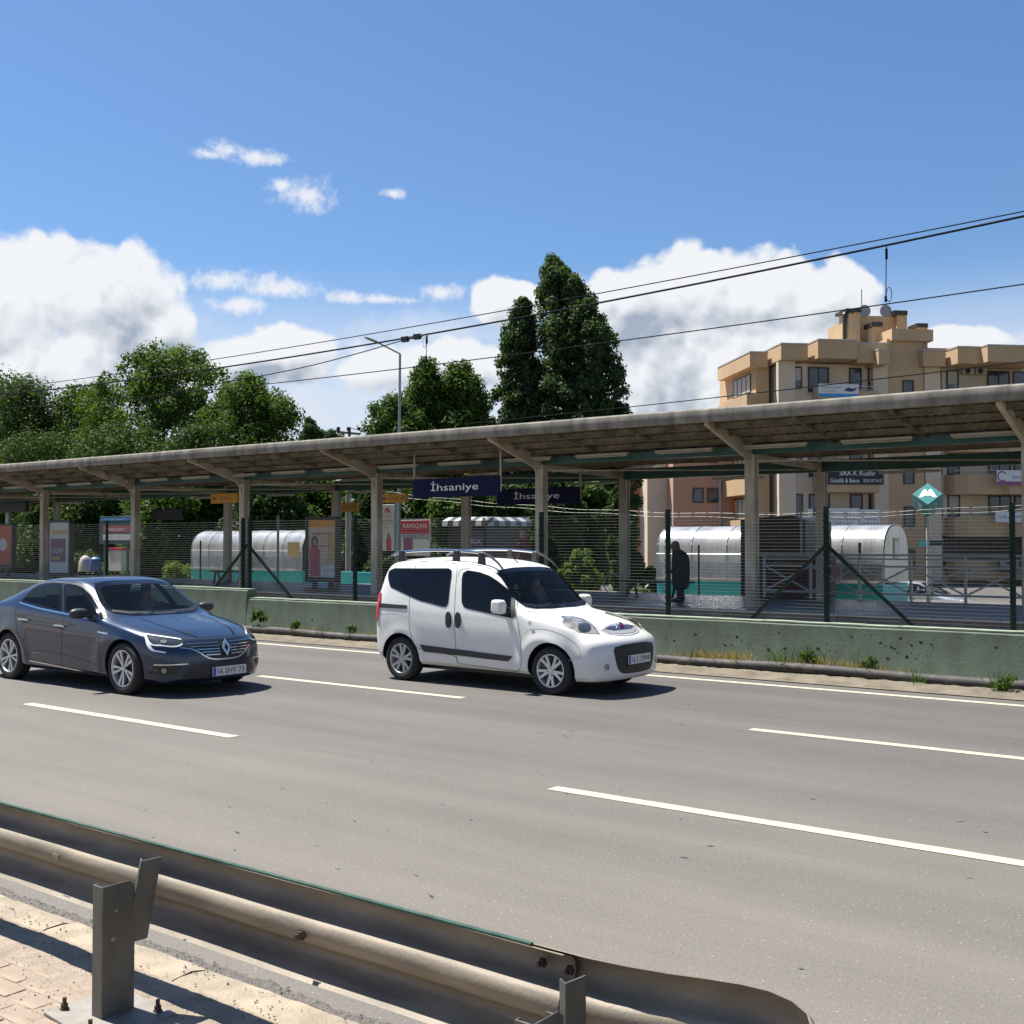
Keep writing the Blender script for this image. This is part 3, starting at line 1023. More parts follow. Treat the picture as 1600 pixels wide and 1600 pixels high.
for x0, x1, zb, dx in ((-19.22, 4, FZ0 + .02, .05), (-48, -19.45, .93, .10)):
    z = zb
    while z < FZ1:
        tri_bar(mb, (x0 - FO.x, 0, z - FO.z), (x1 - FO.x, 0, z - FO.z), .0013)
        z += .05
    x = x0
    while x < x1:
        tri_bar(mb, (x - FO.x, .003, zb - FO.z), (x - FO.x, .003, FZ1 - FO.z), .0011)
        x += dx
o = mb.build('mesh', M['wire_mesh'], fence)
o['kind'] = 'stuff'

# ================================================================== platform
plat = structure(MB().box(-120, 40, 21.33, 27.3, -.02, .488).build('platform', M['platform']))
cop0 = None
for i in range(-48, 12):
    if cop0 is None:
        cop0 = o = MB().box(-.596, .596, 21.29, 21.62, .47, .505).build('coping_slab', M['coping'], plat, bevel=.006, seg=1)
    else:
        o = cop0.copy(); C.objects.link(o)
    o.location = (i * 1.2, random.uniform(-.003, .003), random.uniform(-.002, .002))
pf0 = None
for i in range(-24, 6):
    if pf0 is None:
        pf0 = o = MB().box(-1.19, 1.19, 21.315, 21.33, .0, .466).build('edge_panel', M['plat_face'], plat)
    else:
        o = pf0.copy(); C.objects.link(o)
    o.location = (i * 2.4, random.uniform(-.003, .003), 0)
for yy in (17.9, 19.33):
    MB().box(-150, 60, yy - .035, yy + .035, .02, .17).build('rail_track', M['rust'])
    o = bpy.context.view_layer.objects.active
for k, o in enumerate([q for q in bpy.data.objects if q.name.startswith('rail_track')]):
    tag(o, ('nearer' if k == 0 else 'farther') + ' rusty rail of the tram track hidden low behind the green wall', 'rail')

# ================================================================== canopy
SX0 = -10.83
canopy = empty('station_canopy', (SX0, 22.7, .5), label='long grey platform canopy with beige columns and teal beams above the station', cat='canopy')
CO = canopy.location.copy()
XA, XB = -62.0, 8.0


def cb(): return MB()


def cbuild(mb, name, m, **k):
    o = mb.build(name, m, None, **k)
    o.data.transform(Matrix.Translation(-CO))
    o.parent = canopy
    return o


def column(x, y, top):
    mb = MB()
    w = .115
    mb.box(x - w, x + w, y - w, y - w + .05, .48, top)
    mb.box(x - w, x + w, y + w - .05, y + w, .48, top)
    mb.box(x - w + .02, x + w - .03, y - w + .05, y + w - .05, .48, top)
    return cbuild(mb, 'column', M['beige_steel'], bevel=.006, seg=1)


colx = [SX0 + 5.61 * i for i in range(-8, 4)]
first = None
for x in colx:
    if first is None:
        first = column(x, 22.7, 3.80)
        first2 = column(x, 26.55, 3.60)
        # arms: front cantilever, brace, middle tie, rear cantilever
        mb = MB()
        mb.prism([(22.80, 3.66), (22.58, 3.66), (20.62, 4.26), (20.62, 4.36), (22.80, 3.98)], x - .05, x + .05, 'x')
        arm = cbuild(mb, 'arm', M['beige_steel'])
        mb = MB()
        pts = [(x, 22.6 - .75 * (1 - cos(t)), 3.25 + .66 * sin(t)) for t in np.linspace(0, pi / 2, 8)]
        mb.tube(pts, .022, 6)
        brace = cbuild(mb, 'curved_brace', M['beige_steel'], smooth=True)
        mb = MB()
        mb.bar((x, 22.8, 3.74), (x, 26.45, 3.72), .09, .14)
        tie = cbuild(mb, 'cross_beam', M['beige_steel'])
        mb = MB()
        mb.prism([(26.4, 3.6), (26.65, 3.6), (28.7, 4.26), (28.7, 4.36), (26.4, 3.9)], x - .05, x + .05, 'x')
        rarm = cbuild(mb, 'arm', M['beige_steel'])
        mb = MB()
        mb.bar((x, 22.75, 3.66), (x + 5.5, 26.5, 3.66), .03, .03)
        diag = cbuild(mb, 'diagonal_tie', M['beige_steel'])
        base = (first, first2, arm, brace, tie, rarm, diag)
        bx = x
    else:
        for b_ in base:
            o = b_.copy(); C.objects.link(o); o.location = (x - bx, 0, 0)
for i, x in enumerate(colx[:-1]):
    for (y, z0, z1, n_) in ((22.7, 3.80, 3.97, 0), (26.55, 3.60, 3.89, 1)):
        if i == 0:
            b_ = cbuild(MB().box(x + .002, x + 5.608, y - .07, y + .07, z0, z1), 'beam', M['teal_beam'])
            if n_ == 0: tb0 = b_
            else: tb1 = b_
        else:
            o = (tb0, tb1)[n_].copy(); C.objects.link(o); o.location = (5.61 * i, 0, 0)
# corrugated roof sheets
def roof_sheet(y0, z0, y1, z1):
    v, f = [], []
    n = 24
    ny = 1
    for i in range(n + 1):
        x = -.5 + i / n
        c = (0, 0, .028, .028)[i % 4] if True else 0
        for (y, z) in ((y0, z0), (y1, z1)):
            v.append((x, y, z + c))
    f = [(2 * i, 2 * i + 1, 2 * i + 3, 2 * i + 2) for i in range(n)]
    nv = len(v)
    v += [(a, b, c + .004) for a, b, c in v]
    f += [(q[3] + nv, q[2] + nv, q[1] + nv, q[0] + nv) for q in f]
    o = from_data('roof_sheet', v, f, M['roof_panel'])
    o.data.transform(Matrix.Translation(-Vector((0, CO.y, CO.z))))
    o.parent = canopy
    return o


for (y0, z0, y1, z1) in ((20.52, 4.40, 23.05, 3.99), (22.80, 4.06, 26.4, 4.04), (26.25, 4.00, 28.8, 4.42)):
    o0 = None
    x = XA
    while x < XB:
        if o0 is None:
            o0 = o = roof_sheet(y0, z0, y1, z1)
        else:
            o = o0.copy(); C.objects.link(o)
        o.location = (x - CO.x + .5, 0, random.uniform(-.003, .003))
        x += 1.003
for (y, z) in ((20.95, 4.265), (21.55, 4.17), (22.2, 4.065), (23.9, 3.94), (25.2, 3.93), (27.4, 4.10), (28.4, 4.27)):
    mb = MB()
    mb.box(XA, XB, y - .03, y + .03, z - .06, z + .06)
    mb.box(XA, XB, y - .06, y - .03, z - .06, z - .052)
    cbuild(mb, 'purlin', M['purlin'])
# short rafters between the arms
r0 = None
k_ = 0
x = colx[0] + 1.87
while x < XB:
    if r0 is None:
        mb = MB()
        mb.bar((x, 20.6, 4.305), (x, 22.75, 3.955), .05, .08)
        r0 = o = cbuild(mb, 'rafter', M['purlin']); bx = x
    else:
        o = r0.copy(); C.objects.link(o); o.location = (x - bx, 0, 0)
    k_ += 1
    x += 1.87 if k_ % 2 else 3.74
# fascia made of 3 m lengths with a rolled top
mb0 = None
prof = [(20.50, 4.30), (20.44, 4.31), (20.415, 4.36), (20.41, 4.48), (20.43, 4.55), (20.48, 4.585), (20.56, 4.58), (20.62, 4.50), (20.60, 4.495), (20.54, 4.56), (20.49, 4.565), (20.45, 4.54), (20.43, 4.48), (20.435, 4.36), (20.46, 4.325), (20.50, 4.32)]
x = XA
while x < XB:
    if mb0 is None:
        mb0 = o = cbuild(MB().prism(prof, XA + .003, XA + 2.997, 'x'), 'fascia_length', M['fascia'], smooth=True)
    else:
        o = mb0.copy(); C.objects.link(o)
    o.location = (x - XA, 0, random.uniform(-.003, .003))
    x += 3.0
cbuild(MB().prism([(a - .0 if a > 24 else 49.2 - a + .0, b) for a, b in prof], XA, XB, 'x'), 'rear_fascia', M['fascia'], smooth=True)
# lamp battens under the roof edge
b0 = None
for i in range(-22, 7):
    x = -12.23 + 2.15 * i
    if b0 is None:
        mb = MB()
        mb.box(x - .71, x + .71, 22.19, 22.29, 3.90, 3.95)
        mb.tube([(x - .68, 22.24, 3.882), (x + .68, 22.24, 3.882)], .017, 8)
        b0 = o = cbuild(mb, 'lamp_batten', M['tube'])
        bx = x
    else:
        o = b0.copy(); C.objects.link(o); o.location = (x - bx, 0, 0)
b0 = None
for i in range(-11, 4):
    x = -12.9 + 4.3 * i
    if b0 is None:
        b0 = o = cbuild(MB().box(x - .7, x + .7, 26.2, 26.3, 3.48, 3.55), 'lamp_batten', M['tube'])
        bx = x
    else:
        o = b0.copy(); C.objects.link(o); o.location = (x - bx, 0, 0)
# the right-hand column stands half inside the frame: nothing more to add there


# ================================================================== signs under the canopy
def board(name, px0, py0, px1, py1, Y, m, label, cat, depth=.12, group=None, hang=None):
    """upright board facing the road at distance Y; photo corners give its width and height"""
    a, b = onY(px0, py0, Y), onY(px1, py1, Y)
    x0, x1 = a.x, b.x
    zc0, zc1 = min(a.z, b.z), max(a.z, b.z)
    r = empty(name, ((x0 + x1) / 2, Y + depth / 2, zc0), label=label, cat=cat, group=group)
    w, h = x1 - x0, zc1 - zc0
    o = MB().box(-w / 2, w / 2, -depth / 2, depth / 2, 0, h).build('panel', m, r, bevel=.008, seg=1)
    if hang:
        for s in (-1, 1):
            MB().box(s * w * .5 - .02 * s, s * w * .5 + .02 * s, -.02, .02, h * .2, hang - zc0).build('hanger', M['beige_steel'], r)
    return r, w, h


def arrow(mb, cx, cz, s, d, y):
    """arrow of width s pointing d=-1 left or +1 right"""
    mb.add([(cx - s * .5, y, cz - s * .09), (cx + s * .5, y, cz - s * .09), (cx + s * .5, y, cz + s * .09), (cx - s * .5, y, cz + s * .09)], [(0, 1, 2, 3)])
    t = cx + d * s * .55
    mb.add([(t, y - .001, cz), (t - d * s * .42, y - .001, cz - s * .36), (t - d * s * .62, y - .001, cz - s * .30), (t - d * s * .3, y - .001, cz),
            (t - d * s * .62, y - .001, cz + s * .30), (t - d * s * .42, y - .001, cz + s * .36)], [(0, 1, 2, 3, 4, 5)])


r, w, h = board('name_sign', 645, 778, 780, 743, 21.9, M['navy'], 'navy station name board hanging in front, the left and fully readable one', 'sign', hang=4.15)
text('İhsaniye', M['white'], (-.02, -.062, h * .52), (1, 0, 0), (0, 0, 1), w * .55, h * .62, r)
r, w, h = board('name_sign', 776, 789, 905, 760, 25.4, M['navy'], 'navy station name board farther back, partly hidden behind a beige column', 'sign', hang=4.0)
text('İhsaniye', M['white'], (-.02, -.062, h * .52), (1, 0, 0), (0, 0, 1), w * .55, h * .62, r)
r, w, h = board('exit_sign', 329, 787, 371, 770, 24.6, M['orange'], 'orange exit sign with a left arrow, leftmost under the canopy', 'sign', .1)
text('Çıkış', M['ink'], (.05 * w, -.052, h * .5), (1, 0, 0), (0, 0, 1), w * .36, h * .42, r)
mb = MB(); arrow(mb, -w * .34, h * .5, w * .14, -1, -.052); mb.build('arrow', M['ink'], r)
r, w, h = board('exit_sign', 596, 786, 634, 771, 24.6, M['orange'], 'orange exit sign with arrows on both sides, above the white banner', 'sign', .1)
text('Çıkış', M['ink'], (0, -.052, h * .5), (1, 0, 0), (0, 0, 1), w * .42, h * .46, r)
mb = MB(); arrow(mb, -w * .36, h * .5, w * .16, -1, -.052); arrow(mb, w * .36, h * .5, w * .16, 1, -.052); mb.build('arrow', M['ink'], r)
r, w, h = board('exit_sign', 526, 800, 558, 785, 27.2, M['orange'], 'orange exit sign with a right arrow beside the pale pole', 'sign', .1)
text('Çıkış', M['ink'], (-.05 * w, -.052, h * .5), (1, 0, 0), (0, 0, 1), w * .4, h * .44, r)
mb = MB(); arrow(mb, w * .36, h * .5, w * .15, 1, -.052); mb.build('arrow', M['ink'], r)
r, w, h = board('display_board', 236, 812, 280, 795, 27.0, M['black_metal'], 'black electronic departure board hanging between two left columns', 'display', .15)
r, w, h = board('display_board', -14, 801, 40, 785, 25.0, M['black_metal'], 'dark hanging display board at the left edge of the photo', 'display', .15)


# ------------------------------------------------------------------ advertising panels
def ad_case(px0, px1, py0, py1, Y, label, legs=.25, case=M['dark_case']):
    a, b = onY(px0, py1, Y), onY(px1, py0, Y)
    w, h = b.x - a.x, b.z - a.z
    r = empty('advertising_panel', ((a.x + b.x) / 2, Y + .1, a.z - legs), label=label, cat='advert panel')
    mb = MB()
    t = .09
    mb.box(-w / 2, -w / 2 + t, -.1, .1, legs, legs + h).box(w / 2 - t, w / 2, -.1, .1, legs, legs + h)
    mb.box(-w / 2 + t, w / 2 - t, -.1, .1, legs + h - t, legs + h).box(-w / 2 + t, w / 2 - t, -.1, .1, legs, legs + t * 1.6)
    mb.box(-w / 2 + t, w / 2 - t, -.03, .09, legs + t * 1.6, legs + h - t)
    mb.build('case', case, r, bevel=.01, seg=1)
    MB().box(-w * .3, -w * .2, -.05, .05, 0, legs).build('leg', case, r)
    MB().box(w * .2, w * .3, -.05, .05, 0, legs).build('leg', case, r)
    return r, w, h, legs


def pane(r, m, x0, x1, z0, z1, y, name='poster'):
    return MB().box(x0, x1, y, y + .004, z0, z1).build(name, m, r)


def figure_print(r, m_body, m_skin, m_hair, cx, z0, hgt, y):
    """flat printed person: hair, face, clothes"""
    mb = MB()
    s = hgt
    poly = [(-.16, 0), (.18, 0), (.17, .35), (.20, .62), (.10, .74), (-.10, .74), (-.20, .60), (-.15, .3)]
    blobs(mb, [(a * s, b * s) for a, b in poly], (cx, y, z0), (1, 0, 0), (0, 0, 1)).build('printed_figure', m_body, r)
    blobs(MB(), [(.115 * s * cos(t), .15 * s * sin(t)) for t in np.linspace(0, 2 * pi, 14)[:-1]], (cx, y - .001, z0 + .84 * s), (1, 0, 0), (0, 0, 1)).build('printed_hair', m_hair, r)
    blobs(MB(), [(.065 * s * cos(t), .095 * s * sin(t)) for t in np.linspace(0, 2 * pi, 14)[:-1]], (cx + .01, y - .002, z0 + .83 * s), (1, 0, 0), (0, 0, 1)).build('printed_face', m_skin, r)


r, w, h, L = ad_case(476, 526, 807, 909, 24.3, 'dark framed advertising panel with a cream and orange poster of a woman in pink', .22)
hw = w / 2 - .1
z0, z1 = L + .16, L + h - .1
pane(r, M['cream_print'], -hw, hw, z0, z1, -.045)
pane(r, M['orange'], -hw, hw, z1 - .22, z1, -.052, 'print_band')
pane(r, M['yellow_print'], hw * .45, hw, z0 + .5, z1 - .4, -.052, 'print_band')
pane(r, M['sign_white'], -.02, hw, z0, z0 + .36, -.052, 'print_band')
figure_print(r, M['pink_print'], M['skin'], M['ink'], -hw * .52, z0 + .03, h * .62, -.054)
text('hayatın rengi', M['purple_print'], (.0, -.054, z1 - .42), (1, 0, 0), (0, 0, 1), hw * 1.3, .12, r)
text('kampanya', M['pink_print'], (hw * .25, -.054, z1 - .80), (1, 0, 0), (0, 0, 1), hw * .8, .12, r)
text('4 ay 47', M['sky_print'], (hw * .5, -.054, z0 + .2), (1, 0, 0), (0, 0, 1), hw * .8, .10, r)

r, w, h, L = ad_case(72, 109, 812, 901, 24.3, 'dark framed advertising panel with a white poster and brown block, beside the leftmost column', .2)
hw = w / 2 - .12
z0, z1 = L + .16, L + h - .1
pane(r, M['sign_white'], -hw, hw, z0, z1, -.045)
pane(r, M['yellow_print'], -hw * .7, hw * .8, z1 - .45, z1 - .30, -.052, 'print_band')
pane(r, M['purple_print'], -hw * .85, hw * .65, z0 + .42, z1 - .62, -.052, 'print_band')
pane(r, M['yellow_print'], -hw * .75, hw * .1, z0 + .5, z0 + .62, -.056, 'print_band')
text('GOFF', M['white'], (-.08, -.056, z0 + .86), (1, 0, 0), (0, 0, 1), hw * 1.1, .17, r)

r, w, h, L = ad_case(-22, 19, 818, 888, 24.3, 'advertising panel with an orange red poster cut by the left edge of the photo', .3)
hw = w / 2 - .08
z0, z1 = L + .16, L + h - .06
pane(r, M['poster_orange'], -hw, hw, z0, z1, -.045)
blobs(MB(), [(.34 * cos(t), .26 * sin(t)) for t in np.linspace(0, 2 * pi, 16)[:-1]], (hw * .25, -.052, (z0 + z1) / 2 + .02), (1, 0, 0), (0, 0, 1)).build('printed_oval', M['sign_white'], r)

# teal framed poster board with pink headline
r, w, h = board('notice_board', 155, 850, 206, 806, 32.0, M['teal_beam'], 'teal framed board with a pink headline, partly behind the second column from the left', 'sign', .12)
pane(r, M['sky_print'], -w * .44, w * .46, h * .84, h * .95, -.066, 'print_band')
text('KÜLTÜR VE SANAT', M['white'], (0, -.072, h * .895), (1, 0, 0), (0, 0, 1), w * .6, h * .06, r)
pane(r, M['pink_print'], -w * .38, w * .46, h * .42, h * .66, -.066, 'print_band')
text('Mezunlar', M['white'], (0, -.072, h * .54), (1, 0, 0), (0, 0, 1), w * .6, h * .13, r)
pane(r, M['sign_white'], -w * .38, w * .46, h * .14, h * .36, -.066, 'print_band')
for s in (-.35, .35): MB().box(s * w - .06, s * w + .06, -.04, .04, -1.7, 0).build('leg', M['teal_beam'], r)
# white cabinet below it
a, b = onY(175, 892, 32.5), onY(195, 856, 32.5)
r = empty('cabinet', ((a.x + b.x) / 2, 32.5, a.z), label='pale cabinet with a thin red top standing below the teal framed board', cat='cabinet')
w, h = b.x - a.x, b.z - a.z
MB().box(-w / 2, w / 2, -.2, .3, 0, h * .9).build('body', M['sign_white'], r, bevel=.02)
MB().box(-w / 2 - .03, w / 2 + .03, -.23, .33, h * .9, h).build('top', M['red_print'], r, bevel=.01)
# blue barrel and pale stone
a = onY(149, 893, 33)
mb = MB()
mb.tube([(0, 0, 0), (0, 0, .1), (0, 0, .55), (0, 0, .68), (0, 0, .74), (0, 0, .76)], .0, 14)
mb = MB()
rr = [(.26, 0), (.28, .15), (.29, .5), (.25, .64), (.15, .72), (.02, .75)]
rings = [[(q * cos(t), q * sin(t), z) for t in np.linspace(0, 2 * pi, 15)[:-1]] for q, z in rr]
mb.add([p for g_ in rings for p in g_], [(i * 14 + k, i * 14 + (k + 1) % 14, (i + 1) * 14 + (k + 1) % 14, (i + 1) * 14 + k) for i in range(5) for k in range(14)])
o = mb.build('bin', M['blue_plastic'], smooth=True)
o.location = (a.x, 33, a.z)
tag(o, 'blue round topped waste bin among the trees behind the left columns', 'bin')
rr = [(.34, 0), (.33, .2), (.30, .5), (.22, .7), (.10, .8), (.01, .82)]
rings = [[(q * cos(t) * (1 + .1 * sin(3 * t)), q * sin(t), z) for t in np.linspace(0, 2 * pi, 13)[:-1]] for q, z in rr]
mb = MB().add([p for g_ in rings for p in g_], [(i * 12 + k, i * 12 + (k + 1) % 12, (i + 1) * 12 + (k + 1) % 12, (i + 1) * 12 + k) for i in range(5) for k in range(12)])
o = mb.build('stone', M['conc_pole'], smooth=True)
a = onY(133, 893, 33)
o.location = (a.x, 33, a.z)
tag(o, 'pale upright stone left of the blue bin', 'stone')

# tall white estate agency banner
r, w, h = board('banner', 594, 861, 616, 788, 29.4, M['sign_white'], 'tall narrow white banner with a red roof emblem under the two arrow exit sign', 'banner', .06)
mb = MB()
blobs(mb, [(-.13, -.02), (-.13, -.09), (0, .02), (.13, -.09), (.13, -.02), (0, .10)], (0, -.034, h * .885), (1, 0, 0), (0, 0, 1)).build('emblem', M['red_print'], r)
text('hepsi', M['pink_print'], (-.01, -.034, h * .745), (1, 0, 0), (0, 0, 1), w * .72, .10, r)
text('emlak', M['ink'], (.01, -.034, h * .655), (1, 0, 0), (0, 0, 1), w * .82, .10, r)
for k, t in enumerate(('Türkiye nin', 'emlak', 'platformu')):
    text(t, M['ink_blue'], (-w * .12, -.034, h * (.56 - .055 * k)), (1, 0, 0), (0, 0, 1), w * (.5 - .1 * (k == 1)), .045, r)
figure_print(r, M['red_print'], M['skin'], M['ink'], w * .1, .02, h * .38, -.034)
MB().box(w / 2 + .01, w / 2 + .07, -.03, .03, -1.4, h + .05).build('pole', M['grey_pole'], r)
# red and white poster
r, w, h = board('poster', 626, 868, 671, 812, 30.2, M['sign_white'], 'red and white poster board left of the dark kiosk', 'poster', .08)
pane(r, M['red_print'], -w / 2 + .01, w / 2 - .01, h * .62, h - .01, -.05, 'print_band')
text('RAMAZAN', M['white'], (0, -.056, h * .83), (1, 0, 0), (0, 0, 1), w * .8, h * .13, r)
pane(r, M['purple_print'], -w * .4, -w * .1, h * .12, h * .5, -.046, 'print_band')
MB().box(-w * .4, -w * .34, -.03, .03, -1.2, 0).build('leg', M['grey_pole'], r)
MB().box(w * .34, w * .4, -.03, .03, -1.2, 0).build('leg', M['grey_pole'], r)

# dark kiosk with blue and white striped roof edge
a, b = onY(700, 880, 31), onY(760, 808, 31)
r = empty('kiosk', ((a.x + b.x) / 2, 32.2, a.z - .5), label='dark kiosk with a blue and white striped roof rim behind the platform', cat='kiosk')
w, h = b.x - a.x, b.z - a.z + .5
MB().box(-w / 2, w / 2, -1.2, 1.2, 0, h - .15).build('wall', M['dark_case'], r)
MB().box(-w / 2 + .7, w / 2 - .08, -1.235, -1.202, .2, h - .45).build('advert', M['blue_box'], r)
text('ORIX', M['white'], (w * .18, -1.24, h - .85), (1, 0, 0), (0, 0, 1), .75, .18, r)
for k in range(8):
    x0 = -w / 2 - .15 + k * (w + .3) / 8
    mb = MB()
    mb.prism([(-1.36, h - .30), (-1.34, h - .12), (-1.0, h + .02), (-1.0, h - .1), (-1.33, h - .30)], x0, x0 + (w + .3) / 8 - .003, 'x')
    mb.build('roof_panel', (M['rail_grey'], M['dark_case'])[k % 2], r)
for k in range(8):
    y0 = -1.3 + k * .325
    MB().prism([(w / 2 + .16, h - .30), (w / 2 + .13, h - .12), (w / 2 - .1, h + .02), (w / 2 - .1, h - .1), (w / 2 + .12, h - .30)], y0, y0 + .32, 'y').build('roof_panel', (M['rail_grey'], M['blue_box'])[k % 2], r)
MB().box(-w / 2, w / 2 - .1, -1.0, 1.2, h - .14, h - .02).build('roof', M['dark_case'], r)

# black shed with shallow gable behind the fourth column, brick red stack below
a, b = onY(1190, 935, 28.6), onY(1258, 812, 28.6)
r = empty('service_shed', ((a.x + b.x) / 2, 29.5, a.z), label='black windowless service cabin right of the thick beige column', cat='cabin')
w, h = b.x - a.x, b.z - a.z
xl = onY(1157, 812, 28.6).x - (a.x + b.x) / 2
MB().prism([(xl, 0), (w / 2, 0), (w / 2, h - .04), (w * .18, h + .13), (xl, h + .02)], -.9, .9).build('wall', M['black_metal'], r)
for k in range(7):
    MB().box(xl + .1, w / 2 - .02, -.912, -.902, .3 + k * (h - .4) / 7, .33 + k * (h - .4) / 7).build('slat', M['dark_case'], r)
a, b = onY(1210, 932, 27.9), onY(1297, 869, 27.9)
o = MB().box(a.x, b.x, 27.9, 28.3, a.z, b.z).build('brick_stack', M['rubble'], bevel=.02)
tag(origin(o, ((a.x + b.x) / 2, 28.1, a.z)), 'rusty red stack behind the grey railing in front of the black cabin', 'stack')


# ================================================================== polycarbonate stair covers
def polymat():
    m = bpy.data.materials.new('ribbed translucent polycarbonate')
    m.use_nodes = True
    g = G(m.node_tree)
    b = m.node_tree.nodes['Principled BSDF']
    tc = g.n('ShaderNodeTexCoord').outputs['Object']
    n1 = g.noise(g.v('MULTIPLY', tc, (1.3, .3, .3)), 2.0, 5, .6)
    col = g.mix(g.lin(n1, .35, .65), (0.56, 0.56, 0.54, 1), (0.36, 0.37, 0.37, 1))
    g.put(b, 'Base Color', col)
    b.inputs['Roughness'].default_value = .24
    b.inputs['Metallic'].default_value = .40
    b.inputs['Specular IOR Level'].default_value = .8
    bn = g.n('ShaderNodeBump')
    bn.inputs['Strength'].default_value = .25
    bn.inputs['Distance'].default_value = .02
    g.put(bn, 'Height', g.noise(g.v('MULTIPLY', tc, (3, .6, .6)), 3.0, 4, .6))
    m.node_tree.links.new(bn.outputs[0], b.inputs['Normal'])
    return m


M['poly'] = polymat()
VP = []   # profile: (y offset, z) from the near foot over the top to the far foot
for t in np.linspace(0, pi, 19):
    VP.append((1.0 - 1.0 * cos(t) * (abs(cos(t)) ** -.25 if abs(cos(t)) > 1e-3 else 1), .95 + 1.05 * sin(t)))
VP = [(a_, b_ * .82) for a_, b_ in [(0, 0.05)] + VP + [(2.0, 0.05)]]


def vault(pxl, pxr, label, pyfoot=906):
    Y = 31.0
    a, b = onY(pxl, pyfoot, Y), onY(pxr, pyfoot, Y)
    z0 = onY(1060, 906, Y).z
    L = b.x - a.x
    r = empty('stair_cover', ((a.x + b.x) / 2, Y + 1, z0 - .55), label=label, cat='stair cover')
    hb = .55
    x = 0
    n = max(3, int(L / 1.05))
    for i in range(n):
        x0, x1 = -L / 2 + L * i / n, -L / 2 + L * (i + 1) / n
        v = [(xx, y - 1, z + hb) for xx in (x0 + .012, x1 - .012) for (y, z) in VP]
        k = len(VP)
        f = [(j, j + 1, k + j + 1, k + j) for j in range(k - 1)]
        # slight outward bulge between hoops
        v2 = [(xx, (y - 1) * 1.006, z + hb + .006) for xx in (x0 + .012, x1 - .012) for (y, z) in VP]
        o = from_data('sheet', v + v2, f + [(q[3] + 2 * k, q[2] + 2 * k, q[1] + 2 * k, q[0] + 2 * k) for q in f], M['poly'], r, smooth=True)
    for i in range(n + 1):
        x0 = -L / 2 + L * i / n
        MB().tube([(x0, (y - 1) * 1.012, z + hb + .012) for (y, z) in VP], .016, 5).build('hoop', M['alloy'], r, smooth=True)
    MB().box(-L / 2, L / 2, -1.02, 1.02, 0, hb - .0).build('base', M['teal'], r)
    MB().box(-L / 2 - .03, L / 2 + .03, -1.05, -1.0, hb, hb + .06).build('sill', M['conc_pole'], r)
    MB().tube([(-L / 2, -1.03, .80 + hb), (L / 2, -1.03, .80 + hb)], .012, 5).build('seam_bar', M['alloy'], r)
    return r, L, hb, z0


r, L, hb, z0 = vault(1027, 1380, 'large ribbed plastic stair cover on a teal base behind the right columns')
k = len(VP)
from_data('end_sheet', [(L / 2 + .01, (y - 1) * .985, z * .99 + hb) for (y, z) in VP] + [(L / 2 + .03, (y - 1) * .985, z * .99 + hb) for (y, z) in VP], [tuple(range(k)), tuple(range(k, 2 * k))[::-1]], M['poly'], r)
MB().box(L / 2 + .035, L / 2 + .05, -.25, .15, hb + .70, hb + 1.28).build('notice', M['yellow_print'], r)
MB().box(L / 2 + .052, L / 2 + .056, -.2, .10, hb + .80, hb + 1.18).build('notice_sheet', M['sign_white'], r)
r, L, hb, z0 = vault(299, 472, 'ribbed plastic stair cover on a teal base behind the columns on the left')
z_ = onY(455, 858, 30.9).z - z0 + .55
x_ = onY(459, 858, 30.9).x - r.location.x
MB().box(x_ - .35, x_ + .3, -1.10, -1.07, z_ - .28, z_ + .28).build('notice', M['yellow_print'], r)

xa, xb = onY(520, 906, 31).x, onY(606, 906, 31).x
o = MB().box(xa, xb, 30.2, 30.5, .12, .78).build('low_wall', M['teal'])
tag(origin(o, ((xa + xb) / 2, 30.3, .12)), 'low teal wall right of the left stair cover behind the columns', 'wall')

# ================================================================== grey railing with crossed bars
rz = .488
rail = empty('railing', (-8.9, 27.15, rz), label='grey metal railing with crossed bars along the back of the platform, right side', cat='railing')
rx = [-12.62 + 1.245 * i for i in range(0, 14)]
for x in rx:
    MB().box(x - .03 + 8.9, x + .03 + 8.9, -.03, .03, 0, 1.06).build('post', M['rail_grey'], rail)
for (z, h_) in ((1.10, .05), (1.0, .035), (.82, .05), (.17, .05)):
    MB().box(rx[0] + 8.9 - (.35 if z > 1.05 else 0), rx[-1] + 8.9, -.028, .028, z - h_ / 2, z + h_ / 2).build('rail_bar', M['rail_grey'], rail)
for i in range(len(rx) - 1):
    for (za, zb, yy) in ((.2, .79, -.012), (.79, .2, .012)):
        MB().bar((rx[i] + 8.95, yy, za), (rx[i + 1] + 8.85, yy, zb), .02, .045).build('cross_bar', M['rail_grey'], rail)


# ================================================================== benches
def bench(pxl, pxr, py, Y, label):
    a, b = onY(pxl, py, Y), onY(pxr, py, Y)
    w = b.x - a.x
    z = .488
    hs = max(.42, a.z - z)
    r = empty('bench', ((a.x + b.x) / 2, Y, z), label=label, cat='bench')
    for k in range(4):
        MB().box(-w / 2, w / 2, -.18 + k * .095, -.10 + k * .095, hs - .04, hs).build('slat', M['black_metal'], r)
    for s in (-w * .34, w * .34):
        for d in (-.13, .13):
            MB().bar((s + d * .5, -.1, hs - .04), (s + d * 1.3, -.1, 0), .05, .05).build('leg', M['black_metal'], r)
        MB().box(s - .1, s + .1, -.18, .18, hs - .075, hs - .042).build('bracket', M['black_metal'], r)
    return r


bench(974, 1080, 911, 25.4, 'black slatted bench beside the stooping woman in the dark coat')
bench(334, 390, 893, 25.4, 'black bench standing beside the column right of the dark sedan')


